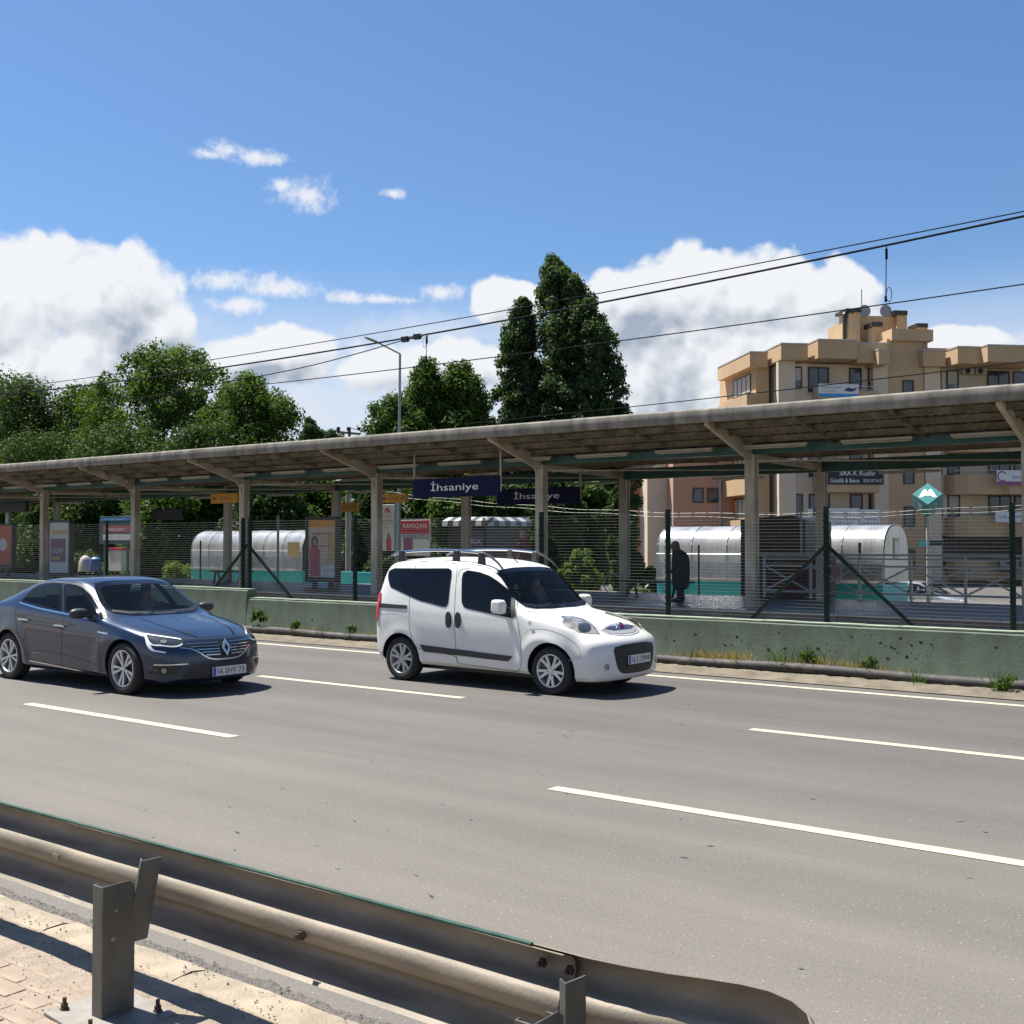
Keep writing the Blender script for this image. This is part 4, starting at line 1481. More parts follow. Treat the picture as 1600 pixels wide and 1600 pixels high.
# ================================================================== people
def skin_body(name, pts, edges, m, parent, sub=2, loc=(0, 0, 0)):
    me = bpy.data.meshes.new(name)
    me.from_pydata([p[:3] for p in pts], edges, [])
    me.materials.append(m)
    o = bpy.data.objects.new(name, me)
    C.objects.link(o)
    o.parent = parent
    o.location = loc
    sk = o.modifiers.new('skin', 'SKIN')
    for i, p in enumerate(pts):
        r_ = p[3] if isinstance(p[3], tuple) else (p[3], p[3])
        me.skin_vertices[0].data[i].radius = r_
    me.skin_vertices[0].data[0].use_root = True
    ss = o.modifiers.new('sub', 'SUBSURF')
    ss.levels = ss.render_levels = sub
    sk.use_smooth_shade = True
    return o


def lathe_ellipse(rings, m, name, parent, n=18):
    """rings of (cx, cy, z, rx, ry)"""
    v, f = [], []
    for (cx, cy, z, rx_, ry_) in rings:
        v += [(cx + rx_ * cos(2 * pi * k / n), cy + ry_ * sin(2 * pi * k / n), z) for k in range(n)]
    for i in range(len(rings) - 1):
        f += [(i * n + k, i * n + (k + 1) % n, (i + 1) * n + (k + 1) % n, (i + 1) * n + k) for k in range(n)]
    f += [tuple(range(n))[::-1], tuple((len(rings) - 1) * n + k for k in range(n))]
    o = from_data(name, v, f, m, parent, smooth=True)
    ss = o.modifiers.new('sub', 'SUBSURF')
    ss.levels = ss.render_levels = 1
    return o


def hand(parent, p, s, m):
    """small relaxed hand below wrist p; thumb towards s"""
    x, y, z = p
    pts = [(x, y, z, .022), (x, y, z - .045, .026), (x, y, z - .08, .024)]
    ed = [(0, 1), (1, 2)]
    for k, (dx, l) in enumerate(((-.024, .055), (-.008, .068), (.008, .064), (.022, .05))):
        b = len(pts)
        pts += [(x + dx, y, z - .085, .009), (x + dx, y - .008, z - .085 - l * .5, .008), (x + dx * .95, y - .022, z - .085 - l, .007)]
        ed += [(2, b), (b, b + 1), (b + 1, b + 2)]
    b = len(pts)
    pts += [(x + s * .03, y - .01, z - .05, .010), (x + s * .045, y - .02, z - .085, .008)]
    ed += [(1, b), (b, b + 1)]
    return skin_body('hand', pts, ed, m, parent, 1)


# stooping elderly woman, seen from the side, long dark coat and headscarf, facing left
a = onY(1062, 941, 23.9)
wm = empty('person', (a.x, 23.9, .488),  label='stooping woman in a long dark coat and headscarf standing by the platform bench', cat='person')
skin_body('body', [(0, 0, .78, .12), (.01, 0, .98, .12), (-.03, 0, 1.12, .10), (-.08, 0, 1.20, .05), (-.10, 0, 1.28, .075),
                   (.02, -.09, .70, .085), (.03, -.09, .36, .06), (.02, -.09, .07, .04), (-.08, -.09, .035, .035),
                   (.01, .09, .70, .085), (.0, .09, .36, .06), (.0, .09, .07, .04), (-.10, .09, .035, .035),
                   (-.01, -.17, 1.08, .055), (.02, -.20, .84, .042), (-.10, -.19, .66, .034),
                   (-.02, .17, 1.08, .055), (.0, .20, .84, .042), (-.12, .19, .68, .034)],
          [(0, 1), (1, 2), (2, 3), (3, 4), (0, 5), (5, 6), (6, 7), (7, 8), (0, 9), (9, 10), (10, 11), (11, 12), (2, 13), (13, 14), (14, 15), (2, 16), (16, 17), (17, 18)],
          M['dark_cloth'], wm)
lathe_ellipse([(.02, 0, .24, .17, .19), (.03, 0, .5, .185, .20), (.03, 0, .8, .19, .21), (.03, 0, 1.0, .18, .21), (.0, 0, 1.12, .15, .20), (-.05, 0, 1.19, .09, .12), (-.07, 0, 1.21, .04, .06)], M['dark_cloth'], 'coat', wm)
lathe_ellipse([(-.05, 0, 1.12, .11, .13), (-.07, 0, 1.18, .085, .095), (-.09, 0, 1.24, .095, .088), (-.10, 0, 1.31, .098, .088), (-.095, 0, 1.37, .075, .068), (-.09, 0, 1.40, .03, .03)], M['scarf'], 'headscarf', wm)
lathe_ellipse([(-.165, 0, 1.21, .02, .035), (-.175, 0, 1.24, .028, .05), (-.185, 0, 1.275, .026, .055), (-.175, 0, 1.31, .025, .05), (-.16, 0, 1.335, .012, .03)], M['skin'], 'face', wm, 12)
lathe_ellipse([(-.205, 0, 1.262, .012, .012), (-.213, 0, 1.27, .014, .012), (-.203, 0, 1.29, .008, .008)], M['skin'], 'nose', wm, 8)
hand(wm, (-.13, -.19, .66), -1, M['skin'])
hand(wm, (-.15, .19, .68), -1, M['skin'])
wm.scale = (1.15, 1.1, 1.03)
for yy in (-.09, .09):
    lathe_ellipse([(-.05, yy, .0, .13, .045), (-.05, yy, .03, .13, .048), (-.02, yy, .07, .09, .04), (.02, yy, .11, .045, .035)], M['black_metal'], 'shoe', wm, 12)

# grey haired man in a maroon shirt behind the van roof, facing left
a = onY(818, 900, 24.0)
mn = empty('person', (a.x, 24.0, .488), label='grey haired person in a maroon brown shirt seen above the roof of the white van', cat='person')
skin_body('body', [(0, 0, .95, (.15, .12)), (.0, 0, 1.15, (.15, .12)), (-.01, 0, 1.38, (.15, .11)), (-.03, 0, 1.52, .055), (-.05, 0, 1.64, .085),
                   (0, -.10, .88, .10), (.01, -.10, .48, .065), (.02, -.10, .08, .042), (-.10, -.10, .035, .036),
                   (0, .10, .88, .10), (.01, .10, .48, .065), (.02, .10, .08, .042), (-.10, .10, .035, .036),
                   (0, -.20, 1.40, .06), (.04, -.24, 1.12, .046), (-.06, -.22, .90, .036),
                   (0, .20, 1.40, .06), (.04, .24, 1.12, .046), (-.06, .22, .90, .036)],
          [(0, 1), (1, 2), (2, 3), (3, 4), (0, 5), (5, 6), (6, 7), (7, 8), (0, 9), (9, 10), (10, 11), (11, 12), (2, 13), (13, 14), (14, 15), (2, 16), (16, 17), (17, 18)],
          M['skin'], mn)
lathe_ellipse([(0, 0, .84, .19, .21), (0, 0, 1.0, .20, .225), (0, 0, 1.2, .18, .22), (0, 0, 1.38, .165, .235), (-.01, 0, 1.46, .12, .19), (-.02, 0, 1.51, .07, .08)], M['maroon_cloth'], 'shirt', mn)
for s in (-1, 1):
    MB().tube([(0, s * .17, 1.44), (.02, s * .225, 1.32), (.04, s * .245, 1.12)], .075, 12, .06).build('sleeve', M['maroon_cloth'], mn, smooth=True)
    MB().tube([(0, s * .10, .90), (.01, s * .10, .48), (.02, s * .10, .08)], .115, 12, .075).build('trouser_leg', M['dark_cloth'], mn, smooth=True)
    lathe_ellipse([(-.05, s * .10, .0, .14, .05), (-.05, s * .10, .04, .14, .052), (-.01, s * .10, .09, .08, .045)], M['black_metal'], 'shoe', mn, 12)
    hand(mn, (-.07, s * .22, .90), -1, M['skin'])
lathe_ellipse([(-.02, 0, 1.57, .075, .075), (-.02, 0, 1.63, .088, .088), (-.03, 0, 1.70, .088, .085), (-.04, 0, 1.745, .05, .05)], M['grey_hair'], 'hair', mn, 12)
lathe_ellipse([(-.135, 0, 1.625, .012, .013), (-.15, 0, 1.635, .015, .012), (-.135, 0, 1.665, .008, .008)], M['skin'], 'nose', mn, 8)

# bent bicycle wheel like hoop hanging on the column
a = onY(957, 907, 26.0)
mb = MB()
mb.tube([(.27 * cos(t), 0, .27 * sin(t)) for t in np.linspace(0, 2 * pi, 25)], .016, 6)
hoop = mb.build('metal_hoop', M['rail_grey'], smooth=True)
hoop.location = (a.x, 26.0, .488 + .29)
tag(hoop, 'thin grey metal hoop standing on the platform left of the bench', 'hoop')

# ================================================================== street sign cube, poles, lamp
a = onY(1451, 930, 32)
pz = 0.0
ms = empty('metro_sign', (a.x, 32, 0), label='teal cube metro sign with white emblem on a pale pole', cat='sign')
top = onY(1451, 803, 32).z
MB().tube([(0, 0, 0), (0, 0, top + .1)], .06, 10).build('pole', M['conc_pole'], ms, smooth=True)
E_ = .56
cz_ = onY(1451, 782, 32).z
viewdir = Vector((a.x, 32, 0)).normalized()      # from camera to sign on plan
rzc = math.atan2(viewdir.y, viewdir.x)
Rz = Matrix.Rotation(rzc, 4, 'Z')                # local +x points away from the road
Rt = Matrix.Rotation(R(-52), 4, 'Y')
MX = Rz @ Rt @ Matrix.Rotation(R(45), 4, 'Z')
e = E_ / 2
cube = MB().box(-e, e, -e, e, -e, e)
cube.v = [tuple(MX @ Vector(p)) for p in cube.v]
o = cube.build('cube', M['sign_teal'], ms, bevel=.012)
o.location = (0, 0, cz_)
upv = MX.to_3x3() @ Vector((1, 1, 0))
upv = max((MX.to_3x3() @ Vector(q_) for q_ in ((1, 1, 0), (-1, 1, 0), (1, -1, 0), (-1, -1, 0))), key=lambda q_: q_.z).normalized()
u = upv.cross(MX.to_3x3() @ Vector((0, 0, 1))).normalized()
nn = (MX.to_3x3() @ Vector((0, 0, 1))).normalized()
cc = Vector((0, 0, cz_)) + nn * (e + .003)
mb = MB()
poly = [(-.24, -.12), (-.10, .17), (-.045, .17), (0, .06), (.045, .17), (.10, .17), (.24, -.12), (.13, -.12), (.10, -.06), (-.10, -.06), (-.13, -.12)]
blobs(mb, poly, cc, u, upv).build('emblem', M['white'], ms)
for k, (ax_, tx) in enumerate((((0, 1, 0), '1'), ((-1, 0, 0), '2'))):
    n_ = MX.to_3x3() @ Vector(ax_)
    uu = n_.cross(nn).normalized() * (-1)
    text(tx, M['rail_grey'], Vector((0, 0, cz_)) + n_ * (e + .003), uu, nn, .14, .26, ms)
zz = onY(1450, 849, 32).z
MB().box(-.22, .04, -.05, -.02, zz - .08, zz + .08).build('small_sign', M['teal'], ms)
MB().box(.06, .40, -.03, .0, zz - .06, zz + .08).build('small_sign', M['teal_beam'], ms)

a = onY(623, 700, 35.5)
lt = onY(625, 553, 35.5)
lamp = empty('street_lamp', (a.x, 35.5, 0), label='tall thin grey street lamp with a bent arm left of the bushy trees', cat='street lamp')
MB().tube([(0, 0, 0), (lt.x - a.x, 0, lt.z)], .085, 10, .05).build('pole', M['grey_pole'], lamp, smooth=True)
e1 = onY(590, 535, 34.2)
MB().tube([(lt.x - a.x, 0, lt.z), (e1.x - a.x, 34.2 - 35.5, e1.z)], .035, 8).build('arm', M['grey_pole'], lamp, smooth=True)
e2 = onY(570, 527, 33.5)
v1 = Vector((e1.x - a.x + .1, -1.25, e1.z - .05)); v2 = Vector((e2.x - a.x, -2.0, e2.z))
d = (v2 - v1)
sd_ = Vector((d.y, -d.x, 0)).normalized()
mb = MB()
rings = []
for t, w_, h_ in ((0, .04, .04), (.15, .11, .06), (.6, .15, .08), (.9, .12, .06), (1.0, .05, .03)):
    c_ = v1 + d * t
    rings += [c_ + sd_ * w_, c_ + Vector((0, 0, h_)), c_ - sd_ * w_, c_ - Vector((0, 0, h_ * .5))]
mb.add(rings, [(i * 4 + k, i * 4 + (k + 1) % 4, (i + 1) * 4 + (k + 1) % 4, (i + 1) * 4 + k) for i in range(4) for k in range(4)] + [(0, 1, 2, 3), (16, 17, 18, 19)])
mb.build('lamp_head', M['grey_pole'], lamp, smooth=True)

Yp = 70
a = onY(546, 690, Yp)
tp = onY(546, 668, Yp).z
up_ = empty('utility_pole', (a.x, Yp, 0), label='dark wooden utility pole with crossarm and three insulators beyond the canopy', cat='utility pole')
MB().tube([(0, 0, 0), (0, 0, tp)], .16, 8, .12).build('pole', M['bark'], up_)
c0, c1 = onY(529, 675, Yp), onY(563, 678, Yp)
MB().bar((c0.x - a.x, -.1, c0.z), (c1.x - a.x, -.1, c1.z - .02), .16, .2).build('crossarm', M['bark'], up_)
for px_ in (530, 546, 562):
    q = onY(px_, 668, Yp)
    MB().tube([(q.x - a.x, -.1, c0.z), (q.x - a.x, -.1, q.z), (q.x - a.x, -.1, q.z + .02)], .16, 8).build('insulator', M['black_metal'], up_)
for k, (px0, py0, px1, py1) in enumerate(((530, 667, 505, 680), (562, 668, 640, 680), (546, 668, 660, 690))):
    q0, q1 = onY(px0, py0, Yp), onY(px1, py1, Yp - 4)
    o = MB().tube([q0, (q0 + q1) / 2 - Vector((0, 0, .3)), q1], .03, 4).build('overhead_cable', M['cable'])
    tag(origin(o, q0), ('thin cable running down left from the wooden utility pole', 'thin cable running right from the outer insulator of the utility pole', 'thin cable running right from the middle insulator of the utility pole')[k], 'cable')

for (px_, py0, py1, Y, r_, lab, m_) in ((12, 900, 700, 38, .17, 'short pale pole with a rounded cap above the canopy at the left edge', 'conc_pole'),
                                        (544, 893, 772, 29.2, .10, 'pale concrete pole passing behind the orange right arrow sign', 'conc_pole'),
                                        (1092, 938, 851, 29.5, .03, 'thin dark post standing in front of the right stair cover near the woman', 'black_metal'),
                                        (1344, 934, 848, 29.5, .04, 'thin dark post standing in front of the right end of the stair cover', 'black_metal'),
                                        (313, 905, 845, 29.5, .04, 'thin dark post in front of the left end of the left stair cover', 'black_metal'),
                                        (434, 912, 805, 27.4, .045, 'thin grey post right of the double fence post', 'grey_pole'),
                                        (1252, 885, 790, 28.0, .03, 'thin pipe beside the rear column right of the black cabin', 'grey_pole')):
    p0, p1 = onY(px_, py0, Y), onY(px_, py1, Y)
    mb = MB().tube([(0, 0, 0), (0, 0, p1.z - p0.z - r_), (0, 0, p1.z - p0.z)], r_, 10)
    if px_ == 12: mb.tube([(0, 0, p1.z - p0.z), (0, 0, p1.z - p0.z + .12)], r_ * 1.35, 10)
    o = mb.build('post', M[m_], smooth=True)
    o.location = p0
    tag(o, lab, 'post')

# ================================================================== overhead wires
def wire(name, pts, r, label, cat='wire', n=40):
    P = [onY(px, py, Y) for px, py, Y in pts]
    # smooth sag through the measured points
    xs = [p.x for p in P]
    A = np.polyfit(xs, [p.z for p in P], 2 if len(P) > 2 else 1)
    B = np.polyfit(xs, [p.y for p in P], 1)
    x0, x1 = min(xs), max(xs)
    q = [(x, np.polyval(B, x), np.polyval(A, x)) for x in np.linspace(x0 - (6 if len(P) > 2 else 0), x1 + (5 if len(P) > 2 else 0), n)]
    o = MB().tube(q, r, 5, cap=False).build(name, M['cable'], smooth=True)
    tag(origin(o, q[n // 2]), label, cat)
    return A


YW = 18.4
wire('overhead_wire', [(60, 634, YW), (340, 602 + 6, YW), (540, 588, YW), (1100, 513, YW), (1385, 473, YW), (1600, 447, YW)], .011, 'lowest straight contact wire above the track, crossing the tall poplars')
wire('overhead_wire', [(75, 608, YW), (380, 572, YW), (600, 536, YW), (960, 463, YW), (1100, 440, YW), (1385, 384, YW), (1600, 341, YW)], .020, 'thick dark carrier wire, the middle one of the overhead wires')
wire('overhead_wire', [(65, 600, YW + .5), (540, 528, YW + .5), (935, 459, YW + .5), (1100, 428, YW + .5), (1600, 330, YW + .5)], .011, 'topmost thin overhead wire just above the thick carrier wire')
wire('overhead_wire', [(984, 636, 28.5), (1100, 623, 28.5), (1350, 595, 28.5), (1600, 565, 28.5)], .014, 'thin wire crossing low in front of the tan apartment building')
a, b = onY(345, 598, YW), onY(648, 526, YW)
o = MB().tube([b + (a - b) * t - Vector((0, 0, .10 * sin(pi * min(1, t)))) for t in np.linspace(0, 1.5, 20)], .012, 5, cap=False).build('overhead_wire', M['cable'], smooth=True)
tag(origin(o, a), 'thin stay wire branching down left from the clamps on the carrier wire', 'wire')
for (px, y0, y1, side, lab) in ((1385, 384, 472, 1, 'hanging dropper with a loop between the wires at the right'), (667, 521, 565, -1, 'hanging dropper with a loop over the bushy trees')):
    p0, p1 = onY(px, y0, YW), onY(px - 1, y1, YW)
    mb = MB()
    mb.tube([p0, p1], .008, 5)
    c_ = onY(px + 4 * side, y1 - 12 if side > 0 else y0 + 14, YW)
    mb.tube([c_ + Vector((.045 * cos(t) * (1 if side > 0 else 1), 0, .12 * sin(t))) for t in np.linspace(0, 2 * pi, 16)], .006, 4)
    mb.tube([p0 + Vector((0, 0, -.05)), p0 + Vector((0, 0, -.22))], .022, 6)
    mb.tube([p1, p1 + Vector((0, 0, .10))], .020, 6)
    o = mb.build('dropper', M['cable'], smooth=True)
    tag(origin(o, p0), lab, 'dropper')
mb = MB()
for px, py in ((633, 530), (652, 526)):
    p = onY(px, py, YW)
    mb.box(p.x - .09, p.x + .09, YW - .05, YW + .05, p.z - .06, p.z + .06)
a, b = onY(630, 531, YW), onY(660, 524.5, YW)
mb.bar(a, b, .045, .045)
tag(origin(mb.build('wire_clamp', M['black_metal'], bevel=.01), a), 'pair of black clamps on the carrier wire beside the street lamp head', 'clamp')
for k, (dz, lab) in enumerate(((0, 'upper shiny barbed strand sagging behind the platform fence'), (-.11, 'lower shiny barbed strand sagging behind the platform fence'))):
    P = [onY(px, py, 29) for px, py in ((600, 768), (740, 784), (860, 792), (1000, 799), (1165, 802), (1420, 800), (1600, 787))]
    mb = MB()
    xs = [p.x for p in P]
    A = np.polyfit(xs, [p.z for p in P], 3)
    q = [(x, 29, np.polyval(A, x) + dz + .02 * sin(x * 2 + k)) for x in np.linspace(xs[0], xs[-1] + 2, 70)]
    mb.tube(q, .005, 4, cap=False)
    for x in np.arange(xs[0], xs[-1] + 2, .45):
        z = np.polyval(A, x) + dz + .02 * sin(x * 2 + k)
        mb.bar((x - .04, 29, z - .03), (x + .04, 29, z + .03), .007)
        mb.bar((x - .04, 29, z + .03), (x + .04, 29, z - .03), .007)
    tag(origin(mb.build('barbed_wire', M['barbed']), q[35]), lab, 'barbed wire')


# ================================================================== trees and shrubs
def blob_centers(x, y, z0, z1, rx, ry, n, rr, seed, shape='round', lean=0.0):
    """clump centres filling a crown between z0 and z1"""
    rnd = random.Random(seed)
    out = []
    k = 0
    while len(out) < n and k < 20000:
        k += 1
        t = rnd.random()
        if shape == 'round': prof_ = math.sqrt(max(0, 1 - (2 * t - 1) ** 2)) ** .75 * (1.05 - .15 * t)
        elif shape == 'poplar': prof_ = (min(1, (t + .08) / .35) ** .5) * (1 - t) ** .55 * 1.15
        else: prof_ = max(.35, 1 - t) ** .6
        a, d = rnd.uniform(0, 2 * pi), math.sqrt(rnd.random())
        if d < .55 and rnd.random() < .6: continue
        jag = 1 + .22 * sin(3 * a + seed) * sin(7 * t + seed)
        px_ = x + d * prof_ * rx * cos(a) * jag + lean * t
        py_ = y + d * prof_ * ry * sin(a) * jag
        pz_ = z0 + (z1 - z0) * t
        r_ = rr * rnd.uniform(.6, 1.25) * (1 if shape == 'round' else .8 + .3 * (1 - t))
        out.append((px_, py_, pz_, r_))
    return out


def tree(name, x, y, top, rx, label, m, n_leaf, leaf, seed, z0=1.2, shape='round', ry=None, clumps=60, rr=None, lean=0.0, group='trees behind the station', cat='tree', trunk=True, up=.3):
    ry = ry or rx
    rr = rr or rx * .32
    t_ = empty(name, (x, y, -.03), label=label, cat=cat, group=group)
    c_ = blob_centers(0, 0, z0, top - rr * .6, max(rx - rr * .6, rr), max(ry - rr * .6, rr), clumps, rr, seed, shape, lean)
    if shape == 'poplar': c_.append((lean, 0, top - rr * .5, rr * .55))
    V_, ti = leaf_cloud(c_, n_leaf, leaf, seed, 1.0, up)
    leaf_object('crown', V_, ti, m, t_)
    if trunk:
        mb = MB()
        rt = max(.06, rx * .07)
        mb.tube([(0, 0, -1.05), (0, 0, 0), (.05, .02, top * .3), (-.03 + lean * .4, 0, top * .55), (lean * .7, 0, top * .8)], rt, 8, rt * .3)
        rnd = random.Random(seed + 5)
        for c in rnd.sample(c_, min(12, len(c_))):
            hz = min(c[2] * .75, top * .6) * rnd.uniform(.6, 1)
            mb.tube([(lean * hz / top, 0, hz), (c[0] * .5, c[1] * .5, (hz + c[2]) / 2 + .1), (c[0] * .95, c[1] * .95, c[2])], rt * .35, 5, rt * .08)
        mb.build('trunk', M['bark'], t_, smooth=True)
    return t_


def tpos(px, Y): return onY(px, 847, Y).x
def tz(px, py, Y): return onY(px, py, Y).z


def pxr(px, w, Y):
    """half width in metres of w photo pixels at px, Y"""
    return abs(onY(px + w, 847, Y).x - onY(px - w, 847, Y).x) / 2 * .82


# crowns seen above the canopy roof: outline rows (photo row, left, right) read at distance Y
def outline_tree(name, rows, Y, label, m, n_leaf, leaf, seed, clumps=150, rp=13, group='trees behind the station'):
    rnd = random.Random(seed)
    rows = sorted(rows)
    ys = [r_[0] for r_ in rows]
    wts = []
    out = []
    px0 = sum((r_[1] + r_[2]) / 2 for r_ in rows) / len(rows)
    X0_ = tpos(px0, Y)
    mpp = abs(tpos(px0 + 10, Y) - tpos(px0 - 10, Y)) / 20
    while len(out) < clumps:
        py = rnd.uniform(ys[0], ys[-1])
        l = float(np.interp(py, ys, [r_[1] for r_ in rows])); r2 = float(np.interp(py, ys, [r_[2] for r_ in rows]))
        wmax_ = max(q[2] - q[1] for q in rows)
        if rnd.random() > (r2 - l) / wmax_ + .12: continue
        rpx = rp * rnd.uniform(.55, 1.2)
        if r2 - l < 2.4 * rpx: rpx = max(4, (r2 - l) / 2.6)
        a_ = rnd.uniform(-1, 1)
        d_ = rnd.uniform(-1, 1)
        if a_ * a_ + d_ * d_ > 1: continue
        c_x = (l + r2) / 2 + a_ * ((r2 - l) / 2 - rpx * (1.25 if name == 'poplar_tree' else .85))
        hw_ = (r2 - l) / 2 * mpp
        p = onY(c_x, min(py + rpx * (1.2 if name == 'poplar_tree' else .8), ys[-1]), Y)
        out.append((p.x - X0_, d_ * hw_ * .8, p.z, rpx * mpp * .95))
    t_ = empty(name, (X0_, Y, -.03), label=label, cat='tree', group=group)
    pop = name == 'poplar_tree'
    V_, ti = leaf_cloud(out, n_leaf, leaf, seed, 1.45 if pop else 1.15, .35, pw=.7 if pop else .5, tv=.25 if pop else .45)
    leaf_object('crown', V_, ti, m, t_)
    top = max(c[2] for c in out)
    rt = .22
    cx = np.mean([c[0] for c in out])
    mb = MB()
    mb.tube([(cx, 0, -1.05), (cx, 0, top * .3), (cx * .9, 0, top * .6), (cx, 0, top * .85)], rt, 8, rt * .3)
    for c in rnd.sample(out, 18):
        hz = c[2] * rnd.uniform(.45, .7)
        mb.tube([(cx, 0, hz), (cx * .5 + c[0] * .5, c[1] * .5, (hz + c[2]) / 2), (c[0], c[1], c[2])], rt * .3, 5, rt * .08)
    mb.build('trunk', M['bark'], t_, smooth=True)
    return t_


OT = [
    ('broadleaf_tree', [(537, 245, 292), (550, 222, 312), (575, 205, 328), (600, 182, 338), (640, 165, 345), (700, 152, 350), (800, 150, 350)], 47, 'tallest broad dark green tree of the group on the left', 'leaf_mid', 42000, .22),
    ('broadleaf_tree', [(578, 385, 404), (595, 360, 420), (615, 345, 440), (640, 338, 454), (680, 334, 458), (800, 332, 462)], 44, 'rounded bright green tree just left of the gap with the utility pole', 'leaf_mid', 34000, .20),
    ('broadleaf_tree', [(599, 122, 146), (615, 108, 165), (650, 100, 172), (700, 94, 185), (800, 90, 195)], 49, 'mid height tree between the leftmost tree and the tallest one', 'leaf_mid', 22000, .22),
    ('broadleaf_tree', [(585, 26, 52), (605, 10, 76), (640, -2, 84), (700, -8, 92), (800, -10, 100)], 46, 'dark tree near the left edge with a ragged top', 'leaf_dark', 24000, .21),
    ('broadleaf_tree', [(575, -50, 4), (600, -70, 12), (640, -85, 22), (760, -90, 35)], 47, 'dark tree cut off by the left edge of the photo', 'leaf_dark', 16000, .22),
    ('broadleaf_tree', [(665, 170, 230), (685, 150, 262), (710, 140, 275), (790, 140, 280)], 41, 'lower leafy tree in front of the tallest left tree', 'leaf_dark', 16000, .19),
    ('broadleaf_tree', [(672, 50, 100), (690, 30, 120), (715, 20, 135), (790, 15, 145)], 40, 'lower leafy tree in front of the ragged left tree', 'leaf_dark', 15000, .19),
    ('broadleaf_tree', [(662, 300, 350), (680, 280, 372), (710, 270, 385), (790, 270, 390)], 40, 'lower leafy tree in front of the rounded bright green one', 'leaf_dark', 14000, .19),
    ('broadleaf_tree', [(612, 604, 640), (630, 588, 655), (655, 578, 668), (690, 573, 675), (800, 573, 680)], 44, 'bushy bright green tree right behind the street lamp', 'leaf_mid', 18000, .19),
    ('broadleaf_tree', [(558, 660, 678), (575, 648, 688), (605, 636, 698), (650, 630, 706), (790, 630, 706)], 46, 'narrow leafy tree under the hanging dropper', 'leaf_mid', 20000, .18),
    ('broadleaf_tree', [(560, 712, 728), (574, 696, 744), (600, 688, 754), (640, 684, 762), (790, 680, 770)], 47, 'bushy bright green tree between the lamp and the poplars', 'leaf_mid', 24000, .19),
    ('broadleaf_tree', [(652, 480, 490), (662, 474, 500), (690, 472, 504), (720, 472, 506)], 76, 'small hazy tree top far away, left of the utility pole', 'leaf_dark', 4500, .28),
    ('broadleaf_tree', [(672, 510, 524), (680, 503, 532), (720, 500, 536)], 78, 'small rounded tree top far away beside the utility pole', 'leaf_dark', 3500, .28),
]
for i, (nm, rows, Y, lab, m_, nl, ls) in enumerate(OT):
    outline_tree(nm, rows, Y, lab, M[m_], int(nl * 1.5), ls * .84, 20 + i, clumps=330 if nl > 10000 else 60, rp=11.5 if nl > 10000 else 6)
outline_tree('poplar_tree', [(394, 855, 866), (404, 850, 880), (420, 846, 902), (445, 842, 922), (480, 842, 946), (515, 846, 962), (560, 848, 972), (600, 850, 976), (640, 850, 984), (680, 848, 992), (760, 845, 1000), (850, 845, 1000)],
             52, 'tallest poplar, wide and dark with its tip leaning left', M['leaf_poplar'], 130000, .17, 61, 900, 8.5, 'poplars beside the apartment building')
outline_tree('poplar_tree', [(464, 812, 828), (475, 800, 832), (500, 788, 837), (540, 780, 842), (590, 770, 856), (640, 766, 862), (700, 764, 866), (850, 760, 870)],
             51, 'shorter and slimmer poplar left of the tallest one', M['leaf_poplar'], 75000, .165, 62, 560, 7.5, 'poplars beside the apartment building')
# dense growth seen under the canopy roof
UND = [(20, 760, 60, 41), (110, 740, 60, 38), (190, 745, 55, 42), (265, 735, 60, 37), (345, 745, 60, 40), (420, 735, 60, 37), (500, 740, 55, 41),
       (575, 750, 55, 38), (650, 755, 55, 41), (725, 745, 55, 39), (800, 750, 50, 41), (870, 740, 55, 38), (925, 745, 46, 40), (972, 755, 30, 37)]
ULAB = ['beyond the display board at the left edge', 'behind the leftmost advertising panel', 'behind the teal framed board', 'below the black departure board',
        'behind the left arrow exit sign', 'above the left stair cover', 'behind the orange poster panel', 'behind the two arrow exit sign',
        'behind the front station name board', 'behind the dark kiosk', 'behind the maroon shirted person', 'above the bright shrub',
        'left of the orange building', 'directly beside the orange building']
for i, (px, py, hw_, Y) in enumerate(UND):
    tree('broadleaf_tree', tpos(px, Y), Y, tz(px, py, Y), pxr(px, hw_, Y), 'dark low tree ' + ULAB[i], M['leaf_dark' if i % 3 else 'leaf_mid'],
         20000, .19, 100 + i, .1, 'round', clumps=70, rr=pxr(px, hw_, Y) * .3)
SH = [(912, 856, 36, 33.5, 'bright green shrub right of the white van roof', 'leaf_bright', 7000, .10), (888, 878, 22, 33, 'low bright shrub at the left foot of the bright one', 'leaf_bright', 3000, .10),
      (1018, 885, 22, 38, 'dark shrub between the column and the stair cover', 'leaf_dark', 4000, .13), (985, 862, 30, 37, 'dark shrub behind the black bench', 'leaf_dark', 4500, .13),
      (282, 876, 24, 33.5, 'yellowish low shrub left of the left stair cover', 'leaf_bright', 2600, .09), (600, 862, 34, 34, 'dark shrub behind the tall white banner', 'leaf_dark', 4500, .13),
      (1000, 918, 18, 32, 'low green plant behind the bench legs', 'leaf_mid', 1600, .08), (690, 850, 36, 36, 'dark shrub left of the dark kiosk', 'leaf_dark', 4500, .13),
      (230, 870, 30, 36, 'dark shrub between the two left columns', 'leaf_dark', 4500, .13), (120, 862, 40, 36, 'dark shrub behind the leftmost advertising panel', 'leaf_dark', 4500, .13),
      (30, 868, 40, 36, 'dark shrub at the left edge behind the fence', 'leaf_dark', 4500, .13)]
for i, (px, py, hw_, Y, lab, m_, nl, ls) in enumerate(SH):
    tree('shrub', tpos(px, Y), Y, tz(px, py, Y), pxr(px, hw_, Y), lab, M[m_], nl, ls, 150 + i, .15, 'low' if hw_ > 30 else 'round', clumps=26, group='shrubs behind the platform', cat='shrub', trunk=False, up=.8)
